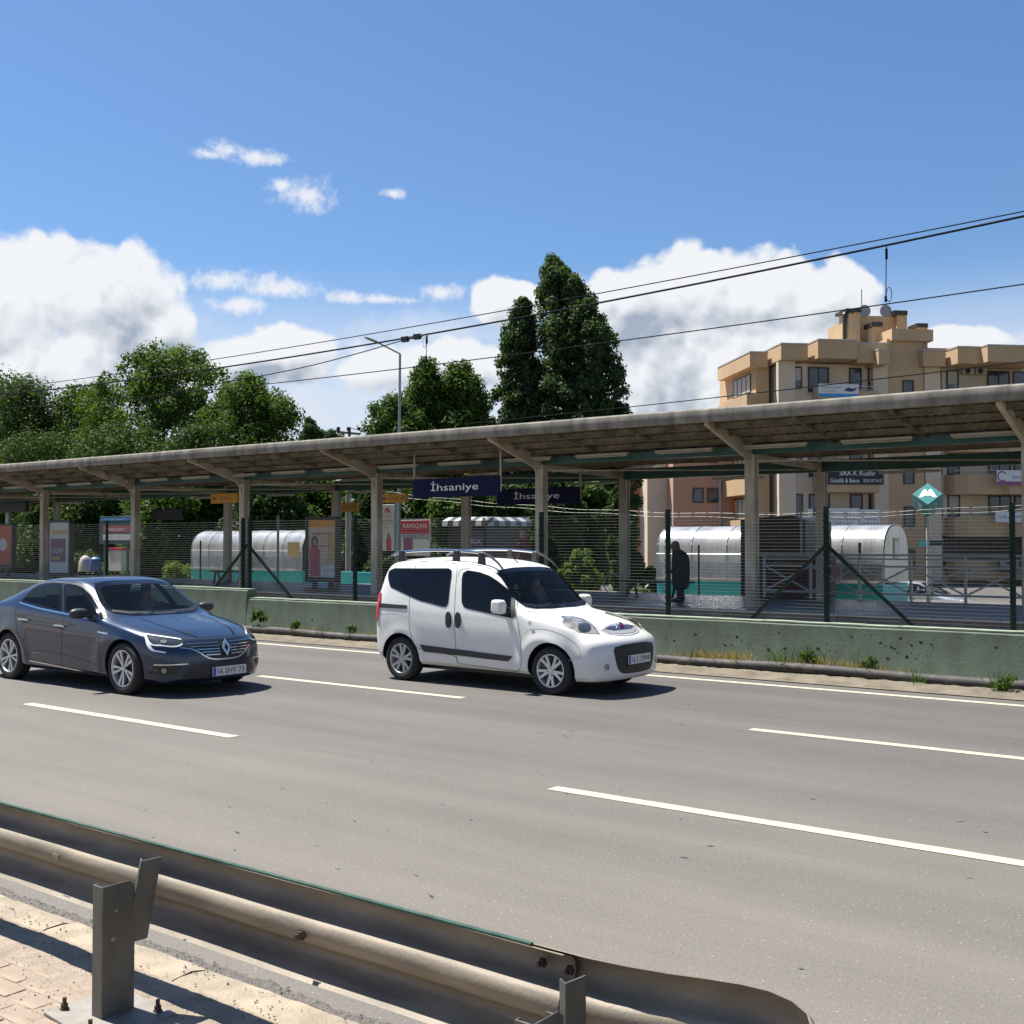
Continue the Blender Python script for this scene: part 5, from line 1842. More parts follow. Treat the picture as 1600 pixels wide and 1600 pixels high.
# grass fringe behind the platform
sp = [(random.uniform(-45, -11), 31 + random.uniform(-.5, 4), 0, .6, 30, random.uniform(.15, .35)) for _ in range(160)]
g_ = blades('grass_fringe', sp, M['leaf_bright'], 12)
tag(g_, kind='stuff')
# low planter wall behind the platform
a, b = onY(860, 912, 30.2), onY(985, 912, 30.2)
o = MB().box(onY(560, 912, 30.2).x, onY(1000, 912, 30.2).x, 30.1, 30.4, -.03, .36).build('planter_wall', M['plat_face'], bevel=.02)
tag(origin(o, (-20, 30.2, 0)), 'low brown kerb wall behind the platform between the two stair covers', 'wall')

# ================================================================== apartment buildings (turned 45 degrees to the road)
ANG = YAW + R(7.5)
BU, BV = Vector((cos(ANG), sin(ANG), 0)), Vector((-sin(ANG), cos(ANG), 0))
FWD = Vector((-sin(YAW), cos(YAW), 0))
RGT = Vector((cos(YAW), sin(YAW), 0))
B0 = FWD * 78 + RGT * ((1222 - 800) / FOC * 78)      # near left corner of the main front


def fu(px, dv=0.0):
    """coordinate along the building front (metres right of the corner) under photo column px, on the plane set back by dv"""
    d = ray(px, 800); d.z = 0
    o_ = B0 + BV * dv
    # d*t = o + BU*u
    det = d.x * (-BU.y) + BU.x * d.y
    t = (o_.x * (-BU.y) + BU.x * o_.y) / det
    return (d * t - o_).dot(BU)


def fz(px, py, dv=0.0):
    d = ray(px, py)
    o_ = B0 + BV * dv
    det = d.x * (-BU.y) + BU.x * d.y
    t = (o_.x * (-BU.y) + BU.x * o_.y) / det
    return CAM_H + d.z * t


bld = empty('apartment_building', B0, ANG, label='tan and cream five storey apartment building with stepped balconies on the right', cat='building')


def bbox(name, m, u0, u1, v0, v1, z0, z1, parent=None, bevel=0):
    return MB().box(u0, u1, v0, v1, z0, z1).build(name, m, parent or bld, bevel=bevel)


def window(u, z, w, h, v, parent=None, blind=False, frame='win_frame', split=1):
    """frame standing in the wall face at v, glass recessed in it"""
    p = parent or bld
    t = .09
    mb = MB()
    mb.box(u - w / 2, u - w / 2 + t, v - .06, v + .05, z, z + h).box(u + w / 2 - t, u + w / 2, v - .06, v + .05, z, z + h)
    mb.box(u - w / 2 + t, u + w / 2 - t, v - .06, v + .05, z, z + t).box(u - w / 2 + t, u + w / 2 - t, v - .06, v + .05, z + h - t, z + h)
    for k in range(1, split):
        uu = u - w / 2 + w * k / split
        mb.box(uu - .04, uu + .04, v - .05, v + .05, z + t, z + h - t)
    f = mb.build('window', M[frame], p)
    MB().box(u - w / 2 + t, u + w / 2 - t, v - .02, v + .02, z + t, z + h - t).build('pane', M['win_glass'], f)
    if blind:
        MB().box(u - w / 2 + t, u + w / 2 - t, v - .03, v - .022, z + h * .35, z + h - t).build('blind', M['blind'], f)
    MB().box(u - w / 2 - .06, u + w / 2 + .06, v - .10, v - .062, z - .07, z - .002).build('sill', M['conc_pole'], f)
    return f


ST = 2.92                                             # storey height
ZT = fz(1240, 545, 0)                                 # parapet top
zw_top = fz(1240, 573)                                # head of the top row of windows
U = lambda px: fu(px)
# main blocks
u_a, u_b = U(1222), U(1377)     # cream bay
u_c = U(1440)                    # stair tower
u_end = U(1700) + 6
bbox('wall', M['cream'], .02, u_b, 0, 12, -1.1, ZT - 1.0)
bbox('wall', M['cream'], U(1442), u_end, .0, 12.02, -1.1, ZT - 1.01)
bbox('stair_tower', M['tan'], u_b + .3, U(1440), -.45, 10, -1.1, fz(1400, 536) + .2)
bbox('stair_tower', M['tan'], u_b + .5, U(1452), -.8, 8, fz(1400, 535), fz(1400, 517))
bbox('pilaster', M['cream'], u_b - .75, u_b + .29, -.55, .0, -1.1, fz(1380, 571))
bbox('pilaster', M['cream'], U(1441), U(1441) + 1.15, -.55, .0, -1.1, fz(1450, 573))
bbox('pilaster', M['cream'], -.35, .85, -.4, -.002, -1.1, fz(1230, 565))
# left flank: cream strip, then tan wing
bbox('wall', M['tan'], -1.3, -.36, 1.4, 9.5, -1.1, ZT - .9)
# tan parapet boxes along the roof edge, stepping in and out (left to right)
PB = [(1123, 1173, 579, 551), ]
def parapet(px0, px1, ptop, pbot, v, depth, m='tan'):
    u0, u1 = fu(px0, v), fu(px1, v)
    z1, z0_ = fz((px0 + px1) / 2, ptop, v), fz((px0 + px1) / 2, pbot, v)
    o = bbox('parapet', M[m], u0, u1, v, v + depth, z0_, z1)
    MB().box(u0 - .03, u1 + .03, v - .04, v + depth, z1 + .002, z1 + .09).build('coping', M['conc_pole'], o)
    return o
parapet(1173, 1201, 551, 573, 1.0, 7.2)
parapet(1222, 1264, 538, 562, -1.0, 11)
parapet(1280, 1341, 532, 560, -1.9, 12)
parapet(1341, 1391, 537, 567, -1.3, 10)
parapet(1375, 1392, 547, 569, -2.0, 2)
parapet(1445, 1480, 548, 572, -1.1, 10)
parapet(1499, 1536, 543, 568, -2.3, 11)
parapet(1546, 1640, 541, 566, -3.2, 12)
# left flank windows and balcony (face the sunny side)
def side_window(v0, v1, z, h, u):
    t = .08
    n = 4
    mb = MB()
    mb.box(u - .05, u + .05, v0, v0 + t, z, z + h).box(u - .05, u + .05, v1 - t, v1, z, z + h).box(u - .05, u + .05, v0 + t, v1 - t, z, z + t).box(u - .05, u + .05, v0 + t, v1 - t, z + h - t, z + h)
    for k in range(1, n):
        vv = v0 + (v1 - v0) * k / n
        mb.box(u - .05, u + .05, vv - .04, vv + .04, z + t, z + h - t)
    f = mb.build('window', M['win_frame'], bld)
    MB().box(u - .02, u + .02, v0 + t, v1 - t, z + t, z + h - t).build('pane', M['blind'], f)
for k in range(4):
    side_window(2.4, 6.2, zw_top - 1.5 - ST * k, 1.35, -1.32)
    bbox('balcony', M['tan'], -2.0, -1.32, 1.3, 7.6, zw_top - 2.9 - ST * k, zw_top - 1.75 - ST * k)
# roof structures
def roofbox(name, px0, px1, ptop, pbot, v, depth, m='tan'):
    return bbox(name, M[m], fu(px0, v), fu(px1, v), v, v + depth, fz((px0 + px1) / 2, pbot, v), fz((px0 + px1) / 2, ptop, v))
roofbox('roof_house', 1340, 1420, 494, 540, 3.0, 5)
roofbox('chimney', 1328, 1346, 487, 545, 2.0, 1.6)
roofbox('chimney_cap', 1325, 1349, 482, 486.8, 1.8, 2.0, 'win_frame')
roofbox('chimney', 1404, 1420, 492, 520, 2.6, 1.2)
roofbox('chimney_cap', 1400, 1421, 485, 491.8, 2.4, 1.5, 'win_frame')
roofbox('chimney', 1367, 1379, 510, 540, 1.2, 1.0)
roofbox('chimney_cap', 1365, 1382, 503, 509.8, 1.0, 1.4, 'win_frame')
roofbox('chimney', 1438, 1452, 511, 548, .5, 1.0)
roofbox('chimney_cap', 1436, 1453, 505, 510.8, .3, 1.4, 'win_frame')
roofbox('roof', 1452, 1490, 544, 549, 3.5, 6, 'roof_tile')
q = fu(1322, 2.2)
MB().tube([(q, 2.2, fz(1322, 530, 2.2)), (q, 2.2, fz(1322, 492, 2.2))], .16, 8).build('flue', M['win_frame'], bld)
MB().tube([(q, 2.2, fz(1322, 494, 2.2)), (q + .25, 2.2, fz(1322, 488, 2.2)), (q + .6, 2.2, fz(1322, 489, 2.2))], .24, 8).build('flue_hood', M['win_frame'], bld)
MB().tube([(fu(1349, 3), 3, fz(1349, 494, 3)), (fu(1349, 3), 3, fz(1349, 452, 3))], .03, 5).build('antenna', M['black_metal'], bld)
for px_ in (1352, 1385):
    c_ = (fu(px_, 3), 2.9, fz(px_, 491, 3) + .2)
    MB().prism([(c_[0] + .45 * cos(t), c_[2] + .45 * sin(t)) for t in np.linspace(0, 2 * pi, 14)[:-1]], 2.8, 2.86).build('satellite_dish', M['grey_pole'], bld)
# windows of the front, five storeys
for k in range(5):
    zt = zw_top - ST * k
    h_ = 1.45
    window(U(1245), zt - h_, .85, h_, -.02, blind=(k == 0))
    window(U(1280), zt - h_ - .3, 1.5, h_ + .3, -.02, split=2)
    window(U(1338), zt - h_, .9, h_, -.02)
    window(U(1367), zt - h_, .9, h_, -.02, blind=(k % 2 == 0))
    window(U(1415.5), zt - h_ - .8, .8, 1.4, -.47)
    window(U(1463), zt - h_ - .1, .9, h_ + .1, -.02, blind=(k == 3))
    window(U(1490), zt - h_ - .1, .9, h_ + .1, -.02, blind=(k in (0, 3)))
    window(U(1562), zt - h_ + .1, 1.7, h_ - .1, -.02, split=2)
    window(U(1595), zt - h_ + .1, 1.0, h_ - .1, -.02)
# bays and balconies: front parapets of each storey
for k in range(5):
    zb = zw_top - ST * k - 1.0
    # left bay balcony
    o = bbox('balcony', M['tan'], U(1270), u_b - .8, -1.5, -.03, zb - 1.1 - .75, zb - .78)
    MB().box(U(1270), u_b - .8, -1.5, -1.46, zb - .5, zb - .45).build('handrail', M['conc_pole'], o)
    MB().box(U(1270) + .02, U(1270) + .06, -1.49, -.1, zb - .777, zb - .45).build('handrail', M['conc_pole'], o)
    # right curved bay
    poly = [(U(1476), -.03), (U(1479), -1.1), (U(1492), -1.75), (U(1545), -1.85), (U(1549), -2.3), (U(1640) + 3, -2.4), (U(1640) + 3, -.03)]
    o = MB().prism(poly, zb - 1.1 - .85, zb - .68 + .1, 'z').build('balcony', M['tan'], bld)
    MB().bar((U(1478), -1.3, zb - .3), (U(1600), -1.9, zb - .3), .04, .04).build('handrail', M['conc_pole'], o)
# ground floor band
bbox('shop_front', M['win_frame'], U(1440) + 1.3, u_end, -.06, -.03, -.05, 2.4)
# air conditioners
for px_ in (1512, 1532):
    u_ = U(px_)
    o = MB().box(u_ - .42, u_ + .42, -.38, -.03, fz(px_, 586), fz(px_, 576)).build('air_conditioner', M['blind'], bld, bevel=.03)
    MB().prism([(u_ - .1 + .2 * cos(t), fz(px_, 581) + .2 * sin(t)) for t in np.linspace(0, 2 * pi, 14)[:-1]], -.40, -.385).build('fan_grille', M['black_metal'], o)


def banner(px0, px1, py0, py1, v, m, lines, label, name='banner', band=None):
    """cloth banner on a balcony; its own thing"""
    u0, u1 = fu(px0, v), fu(px1, v)
    z1, z0_ = fz((px0 + px1) / 2, py0, v), fz((px0 + px1) / 2, py1, v)
    P = B0 + BU * (u0 + u1) / 2 + BV * v
    r_ = empty(name, (P.x, P.y, z0_), ANG, label=label, cat='banner', group=None)
    w_, h_ = u1 - u0, z1 - z0_
    MB().box(-w_ / 2, w_ / 2, -.03, .0, 0, h_).build('cloth', m, r_)
    if band: MB().box(-w_ / 2 + .01, w_ / 2 - .01, -.034, -.031, 0.01, h_ * .28).build('print_band', band, r_)
    for (s, mm, cx, cz, ww, hh) in lines:
        text(s, M[mm], (cx * w_, -.036, cz * h_), (1, 0, 0), (0, 0, 1), ww * w_, hh * h_, r_)
    return r_, w_, h_


r_, w_, h_ = banner(1280, 1343, 600, 621, -1.56, M['sign_white'], [('ÖZEL EĞİTİM', 'ink_blue', -.18, .74, .5, .15), ('merkezi', 'orange', -.25, .47, .35, .15)],
                    'white banner with a blue stripe on the top balcony of the tan building', band=M['sky_print'])
blobs(MB(), [(-.5, -.05), (-.2, .14), (.2, .06), (.5, .16), (.25, -.12), (-.1, -.16)], (w_ * .3, -.036, h_ * .6), (1, 0, 0), (0, 0, 1)).build('emblem', M['ink_blue'], r_)
banner(1290, 1381, 735, 757, -1.56, M['black_metal'], [('Güzellik & Bakım', 'white', -.17, .28, .5, .30), ('0224 247 34 27', 'white', .31, .28, .32, .22), ('SIRA A. Kuaför', 'white', .05, .80, .62, .34)],
       'black banner with white lettering on the balcony just below the canopy')
banner(1293, 1342, 794, 829, -1.56, M['sign_white'], [('BİN + TURİZM', 'ink', -.1, .80, .7, .18), ('Tur ve Gezi Organizasyon', 'ink_blue', 0, .52, .85, .12), ('Otobüs Servis', 'ink_blue', 0, .34, .6, .10), ('0224 245 10 10', 'ink_blue', 0, .14, .8, .12)],
       'white banner with three lines of blue print above the stair cover')
banner(1343, 1375, 796, 829, -1.58, M['sign_white'], [('KURS MERKEZİ', 'ink', 0, .82, .85, .14), ('Psikolog', 'ink_blue', 0, .55, .6, .13), ('Aile Danışmanlığı', 'ink_blue', 0, .33, .85, .12), ('2. Kat', 'ink_blue', 0, .12, .5, .1)],
       'narrower white notice right beside the white turizm banner')
banner(1262, 1270, 795, 812, -1.50, M['sign_white'], [('iş', 'ink', 0, .6, .6, .3)], 'tiny white notice left of the beige rear column')
r_, w_, h_ = banner(1558, 1625, 735, 759, -2.5, M['sign_white'], [('DOĞA', 'ink', .12, .58, .5, .25)], 'white banner with a dark ring emblem at the right edge under the canopy', band=M['purple_print'])
mb = MB()
for t in np.linspace(.6, 5.4, 14)[:-1]:
    mb.bar((-w_ * .38 + .32 * cos(t), -.04, h_ * .6 + .32 * sin(t)), (-w_ * .38 + .32 * cos(t + .4), -.04, h_ * .6 + .32 * sin(t + .4)), .01, .09)
mb.build('emblem', M['purple_print'], r_)
banner(1555, 1625, 799, 816, -2.5, M['sign_white'], [('DİŞ KLİNİĞİ 0224', 'ink_blue', 0, .5, .85, .35)], 'pale banner low at the right edge behind a fence post')
banner(1558, 1640, 868, 892, -2.6, M['win_frame'], [('Moda & Ev', 'rail_grey', -.2, .4, .5, .55)], 'dark shop sign with pale letters above the shop front')

# orange building behind, to the left of the tan one
DO = 84
B1 = FWD * DO + RGT * ((1052 - 800) / FOC * DO)
ob = empty('apartment_building', B1, ANG, label='orange and salmon apartment building between the trees and the tan building', cat='building')
k1 = DO / 1780.0
def gz(py): return CAM_H + (847 - py) * k1
MB().box(0, 8, 0, 10, -1.1, gz(705)).build('wall', M['salmon'], ob)
MB().box(-1.55, -.005, 1.6, 10, -1.1, gz(704)).build('wall', M['cream'], ob)
MB().box(-3.4, -1.56, 4, 12, -1.1, gz(712)).build('wall', M['orange_render'], ob)
MB().box(4.4, 5.8, -1.0, -.005, -1.1, gz(752)).build('wall', M['orange_render'], ob)
for k in range(-1, 4):
    zt = gz(762) - 2.95 * k
    for u_ in (1.9, 3.0):
        f = MB().box(u_ - .42, u_ + .42, -.06, .02, zt - 1.1, zt).build('window', M['win_frame'], ob)
        MB().box(u_ - .34, u_ + .34, -.075, -.062, zt - 1.02, zt - .08).build('pane', M['win_glass'], f)
    MB().box(-3.9, -3.41, 5, 11, zt - 2.6, zt - 1.4).build('balcony', M['orange_render'], ob)
    MB().box(-3.0, -2.2, 3.95, 3.998, zt - 1.2, zt).build('window', M['win_frame'], ob)
MB().tube([(3.55, -.08, 0), (3.55, -.08, gz(745))], .09, 6).build('drainpipe', M['blind'], ob)
# tan annex closing the gap between the two
MB().box(4.6, 7.5, 1.5, 6, -1.1, gz(735)).build('annex', M['cream'], ob)


# ================================================================== cars
def pchip(xk, yk, x):
    xk, yk = np.array(xk, float), np.array(yk, float)
    h = np.diff(xk); d = np.diff(yk) / h
    m_ = np.zeros(len(xk))
    m_[0], m_[-1] = d[0], d[-1]
    for i in range(1, len(xk) - 1):
        if d[i - 1] * d[i] > 0:
            w1, w2 = 2 * h[i] + h[i - 1], h[i] + 2 * h[i - 1]
            m_[i] = (w1 + w2) / (w1 / d[i - 1] + w2 / d[i])
    i = np.clip(np.searchsorted(xk, x) - 1, 0, len(h) - 1)
    t = (x - xk[i]) / h[i]
    return (yk[i] * (1 + 2 * t) * (1 - t) ** 2 + h[i] * m_[i] * t * (1 - t) ** 2 + yk[i + 1] * t * t * (3 - 2 * t) + h[i] * m_[i + 1] * t * t * (t - 1))


def tab(T, x):
    """T: list of (x, value) in any order"""
    T = sorted(T)
    return pchip([a for a, b in T], [b for a, b in T], x)


def section_curve(pts, n):
    """Catmull-Rom through the section's control points"""
    P = np.array(pts)
    P = np.vstack([[-P[1][0], P[1][1]], P, [-P[-2][0], P[-2][1]]])
    out = []
    K = len(P) - 3
    for i in range(K):
        p0, p1, p2, p3 = P[i], P[i + 1], P[i + 2], P[i + 3]
        for j in range(n):
            t = j / n
            out.append(.5 * ((2 * p1) + (-p0 + p2) * t + (2 * p0 - 5 * p1 + 4 * p2 - p3) * t * t + (-p0 + 3 * p1 - 3 * p2 + p3) * t ** 3))
    out.append(P[-2])
    return out


class Car:
    def __init__(s, name, loc, spec, label, cat='car', group=None):
        s.root = empty(name, loc, label=label, cat=cat, group=group)
        s.loc = Vector(loc)
        s.sp = spec
        s.make_body()

    def make_body(s):
        sp = s.sp
        xs = np.unique(np.concatenate([np.linspace(sp['x0'], sp['x1'], 105), sp['x1'] - np.array([.004, .012, .025, .045]), sp['x0'] + np.array([.004, .012, .025, .045])]))
        T = {k: tab(v, xs) for k, v in sp['tab'].items()}
        NS = 6
        rings = []
        for i, x in enumerate(xs):
            zt, zb, w = T['top'][i], T['bot'][i], T['w'][i]
            zbelt = min(T['belt'][i], zt - .075)
            g = min(1, max(0, (zt - T['belt'][i]) / .42))
            zlow = zb + .10
            mid = zlow + (zbelt - zlow) * .52
            if zbelt < zlow + .06: zlow = zb + (zbelt - zb) * .3; mid = (zlow + zbelt) / 2
            hood = [(.965, 0), (.90, .55), (.76, .82), (.48, .96), (0, 1)]
            roof = [(.975, 0), (sp['g1'], .52), (sp['g2'], .86), (sp['g3'], .97), (0, 1)]
            up = [((a[0] * (1 - g) + b[0] * g) * w, zbelt + (zt - zbelt) * (a[1] * (1 - g) + b[1] * g)) for a, b in zip(hood, roof)]
            ctrl = [(0, zb), (.78 * w, zb), (.925 * w, zb + .03), (.975 * w, zlow + .02), (1.0 * w, mid), (.995 * w, mid + (zbelt - mid) * .55)] + up
            c = section_curve(ctrl, NS)
            ring = []
            for (y, z) in c:
                ring.append((x, abs(y), z))
            rings.append(ring)
        bow = sp['bow']
        v, f = [], []
        nr = len(rings[0])
        full = []
        for ring in rings:
            r_ = [(x, -y, z) for x, y, z in ring] + [(x, y, z) for x, y, z in ring[-2:0:-1]]
            out = []
            for (x, y, z) in r_:
                wm = sp['wmax']
                b_ = float(tab(bow, np.array([x]))[0])
                # wheel arch flare
                for (ax, az, A) in sp['flare']:
                    d_ = math.hypot(x - ax, z - az)
                    if abs(y) > wm * .8:
                        k_ = math.exp(-((d_ - sp['arch'] - .015) / .085) ** 2) * A * min(1, (abs(y) - wm * .8) / (wm * .12))
                        y = math.copysign(abs(y) + k_, y)
                out.append((x - b_ * (abs(y) / wm) ** 2.4, y, z))
            full.append(out)
        n = len(full[0])
        v = [p for r_ in full for p in r_]
        f = [(i * n + k, i * n + (k + 1) % n, (i + 1) * n + (k + 1) % n, (i + 1) * n + k) for i in range(len(full) - 1) for k in range(n)]
        f += [tuple(range(n))[::-1], tuple((len(full) - 1) * n + k for k in range(n))]
        o = from_data('body', v, f, [s.sp['paint'], M['black_plastic']])
        fix_normals(o)
        bm = bmesh.new(); bm.from_mesh(o.data)
        bmesh.ops.triangulate(bm, faces=[q for q in bm.faces if len(q.verts) > 4])
        s.bvh = BVHTree.FromBMesh(bm)
        bm.to_mesh(o.data)
        bm.free()
        # wheel wells
        cut = MB()
        for ax in sp['axles']:
            for sd_ in (-1, 1):
                cut.prism([(ax + sp['arch'] * cos(t), sp['r'] + .0 + sp['arch'] * sin(t)) for t in np.linspace(0, 2 * pi, 49)[:-1]], sd_ * .52, sd_ * 1.1)
        co = cut.build('cutter', M['black_plastic'])
        co.data.materials.clear(); co.data.materials.append(M['black_plastic'])
        md = o.modifiers.new('b', 'BOOLEAN')
        md.operation, md.object, md.solver = 'DIFFERENCE', co, 'EXACT'
        md.material_mode = 'TRANSFER'
        dg = bpy.context.evaluated_depsgraph_get()
        me = bpy.data.meshes.new_from_object(o.evaluated_get(dg))
        o.modifiers.clear()
        old = o.data
        o.data = me
        bpy.data.objects.remove(co)
        me.polygons.foreach_set('use_smooth', [True] * len(me.polygons))
        smooth_angle(o, 42)
        o.parent = s.root
        s.body = o

    # ---- pick a point of the body under a photo pixel (car-local)
    def hit(s, px, py):
        o_ = Vector((0, 0, CAM_H)) - s.loc
        h = s.bvh.ray_cast(o_, ray(px, py).normalized())
        if h[0] is None:
            return s.bvh.find_nearest(o_ + ray(px, py) * (s.loc.length * .98))[0]
        return h[0]

    def so(s, pts, ox=0, oy=0, k=1.0):
        """photo outline on the near side -> (x, z)"""
        r_ = [s.hit(ox + x / k, oy + y / k) for x, y in pts]
        return [(p.x, p.z) for p in r_]

    def fo(s, pts, ox=0, oy=0, k=1.0):
        """photo outline on the front -> (y, z)"""
        r_ = [s.hit(ox + x / k, oy + y / k) for x, y in pts]
        return [(p.y, p.z) for p in r_]

    def cast(s, a, b, view):
        if view == 'near': o_, d = Vector((a, -3, b)), Vector((0, 1, 0))
        elif view == 'far': o_, d = Vector((a, 3, b)), Vector((0, -1, 0))
        elif view == 'front': o_, d = Vector((4, a, b)), Vector((-1, 0, 0))
        elif view == 'rear': o_, d = Vector((-7, a, b)), Vector((1, 0, 0))
        else: o_, d = Vector((a, b, 4)), Vector((0, 0, -1))
        h = s.bvh.ray_cast(o_, d)
        if h[0] is None:
            q = s.bvh.find_nearest(o_ + d * (3 - .85))
            return q[0], q[1]
        n = h[1]
        if n.dot(d) > 0: n = -n
        return h[0], n

    def patch(s, name, pts, view, m, off=.004, res=.045, parent=None, rnd=0, thick=.012, smooth_out=2):
        """panel following the body under an outline given in the view plane"""
        pts = [Vector(p) for p in pts]
        # rounded, densified outline
        P = pts
        for _ in range(rnd):
            Q = []
            for i in range(len(P)):
                a, b = P[i], P[(i + 1) % len(P)]
                Q += [a * .82 + b * .18, a * .18 + b * .82]
            P = Q
        D = []
        for i in range(len(P)):
            a, b = P[i], P[(i + 1) % len(P)]
            n_ = max(1, int((b - a).length / res))
            D += [a + (b - a) * k / n_ for k in range(n_)]
        nb = len(D)
        xs = [p.x for p in D]; zs = [p.y for p in D]
        inner = []

        def inside(q):
            c = False
            for i in range(nb):
                a, b = D[i], D[(i + 1) % nb]
                if (a.y > q[1]) != (b.y > q[1]) and q[0] < (b.x - a.x) * (q[1] - a.y) / (b.y - a.y) + a.x: c = not c
            return c
        x = min(xs) + res * .5
        while x < max(xs):
            z = min(zs) + res * .5
            while z < max(zs):
                if inside((x, z)):
                    if min((Vector((x, z)) - p).length for p in D) > res * .45: inner.append(Vector((x, z)))
                z += res
            x += res
        V = D + inner
        vo, _, fo_, ov, _, _ = delaunay_2d_cdt(V, [(i, (i + 1) % nb) for i in range(nb)], [], 1, 1e-6)
        vs, ns = [], []
        for p in vo:
            h, n_ = s.cast(p.x, p.y, view)
            vs.append(h); ns.append(n_)
        v = [h + n_ * off for h, n_ in zip(vs, ns)]
        bidx = {}
        for j, orig in enumerate(ov):
            for q in orig:
                if q < nb: bidx[q] = j
        f = [tuple(q) for q in fo_]
        loop = [bidx[i] for i in range(nb) if i in bidx]
        base = len(v)
        v += [vs[j] - ns[j] * thick for j in loop]
        L = len(loop)
        f += [(loop[i], loop[(i + 1) % L], base + (i + 1) % L, base + i) for i in range(L)]
        o = from_data(name, v, f, m, parent or s.root)
        fix_normals(o)
        o.data.polygons.foreach_set('use_smooth', [True] * len(o.data.polygons))
        smooth_angle(o, 50)
        return o

    def open_up(s, wins):
        """take the body away under the panes: wins = [(view, outline)]"""
        bm = bmesh.new(); bm.from_mesh(s.body.data)
        dead = []
        W_ = []
        for view, pts in wins:
            cx = sum(p[0] for p in pts) / len(pts); cz = sum(p[1] for p in pts) / len(pts)
            W_.append((view, [(cx + (p[0] - cx) * .95, cz + (p[1] - cz) * .93) for p in pts]))

        def ins(P, q):
            c = False
            for i in range(len(P)):
                a, b = P[i], P[(i + 1) % len(P)]
                if (a[1] > q[1]) != (b[1] > q[1]) and q[0] < (b[0] - a[0]) * (q[1] - a[1]) / (b[1] - a[1]) + a[0]: c = not c
            return c
        for fc in bm.faces:
            c = fc.calc_center_median()
            n_ = fc.normal
            for view, P in W_:
                if view == 'side' and abs(n_.y) > .35 and abs(c.y) > .35 and ins(P, (c.x, c.z)): dead.append(fc); break
                if view == 'front' and n_.x > .2 and c.z > .9 and ins(P, (c.y, c.z)): dead.append(fc); break
                if view == 'rear' and n_.x < -.1 and c.z > .9 and ins(P, (c.y, c.z)): dead.append(fc); break
        bmesh.ops.delete(bm, geom=dead, context='FACES')
        bm.to_mesh(s.body.data); bm.free()

    def frit(s, name, pts, view, w, parent=None):
        """black printed rim of a pane"""
        c = (sum(p[0] for p in pts) / len(pts), sum(p[1] for p in pts) / len(pts))
        P = [Vector(p) for p in pts]
        P = [p + (Vector(c) - p).normalized() * w * .45 for p in P]
        for vw in ((('near', 'far') if view == 'near' else (view,))):
            s.strip(name, [tuple(p) for p in P + P[:1]], vw, M['frit'], w=w, off=.0052, parent=parent)

    def cabin(s, xs_front, x_rear, z_seat, z_top, x_dash, z_dash, w):
        """seats, dashboard and steering wheel"""
        for yy in (-.36, .36):
            st = MB().prism([(xs_front + .48, z_seat - .22), (xs_front, z_seat - .22), (xs_front - .16, z_top - .20), (xs_front - .08, z_top - .19), (xs_front + .10, z_seat - .04), (xs_front + .48, z_seat - .02)], yy - .24, yy + .24).build('seat', M['seat_cloth'], s.root, bevel=.04, seg=3)
            MB().box(xs_front - .20, xs_front - .11, yy - .13, yy + .13, z_top - .17, z_top).build('headrest', M['seat_cloth'], st, bevel=.035, seg=3)
        st = MB().prism([(x_rear + .45, z_seat - .22), (x_rear, z_seat - .22), (x_rear - .2, z_top - .24), (x_rear - .1, z_top - .23), (x_rear + .08, z_seat - .04), (x_rear + .45, z_seat - .02)], -w, w).build('rear_seat', M['seat_cloth'], s.root, bevel=.04, seg=3)
        for yy in (-.38, .38):
            MB().box(x_rear - .24, x_rear - .15, yy - .12, yy + .12, z_top - .22, z_top - .06).build('headrest', M['seat_cloth'], st, bevel=.035, seg=3)
        MB().prism([(x_dash, .5), (x_dash - .5, .5), (x_dash - .52, z_dash - .06), (x_dash - .40, z_dash + .01), (x_dash, z_dash - .03)], -w, w).build('dashboard', M['black_plastic'], s.root, bevel=.03, seg=2)
        q = Vector((x_dash - .62, .36, z_dash - .05))
        MB().tube([q + Vector((.05 * cos(t), .18 * sin(t), .17 * cos(t))) for t in np.linspace(0, 2 * pi, 21)], .016, 6).build('steering_wheel', M['black_plastic'], s.root, smooth=True)
        # driver, sitting at the left (far) side
        px_, pz = xs_front + .10, z_seat - .05
        L = s.loc
        d = empty('person', (L.x + px_, L.y + .36, pz), label=s.driver, cat='person')
        skin_body('body', [(0, 0, .08, (.15, .13)), (-.05, 0, .28, (.13, .12)), (-.10, 0, .46, (.14, .10)), (-.10, 0, .56, .055), (-.09, 0, .66, .085),
                           (-.08, -.19, .44, .055), (.06, -.24, .26, .045), (.30, -.16, .32, .034),
                           (-.08, .19, .44, .055), (.06, .24, .26, .045), (.30, .16, .32, .034), (.42, -.11, .05, .08), (.42, .11, .05, .08)],
                  [(0, 1), (1, 2), (2, 3), (3, 4), (2, 5), (5, 6), (6, 7), (2, 8), (8, 9), (9, 10), (0, 11), (0, 12)], M['skin'], d)
        lathe_ellipse([(0, 0, .02, .15, .19), (-.04, 0, .2, .145, .20), (-.09, 0, .38, .13, .225), (-.10, 0, .47, .10, .18), (-.10, 0, .53, .06, .07)], s.driver_cloth, 'shirt', d)
        for q_ in (-1, 1):
            MB().tube([(-.08, q_ * .18, .46), (-.02, q_ * .235, .36), (.06, q_ * .245, .27)], .07, 10, .055).build('sleeve', s.driver_cloth, d, smooth=True)
        lathe_ellipse([(-.12, 0, .64, .075, .07), (-.11, 0, .70, .088, .08), (-.10, 0, .76, .07, .065), (-.10, 0, .785, .03, .03)], M['ink'], 'hair', d, 12)
        lathe_ellipse([(-.005, 0, .635, .012, .012), (.004, 0, .645, .012, .012), (-.008, 0, .675, .008, .008)], M['skin'], 'nose', d, 8)

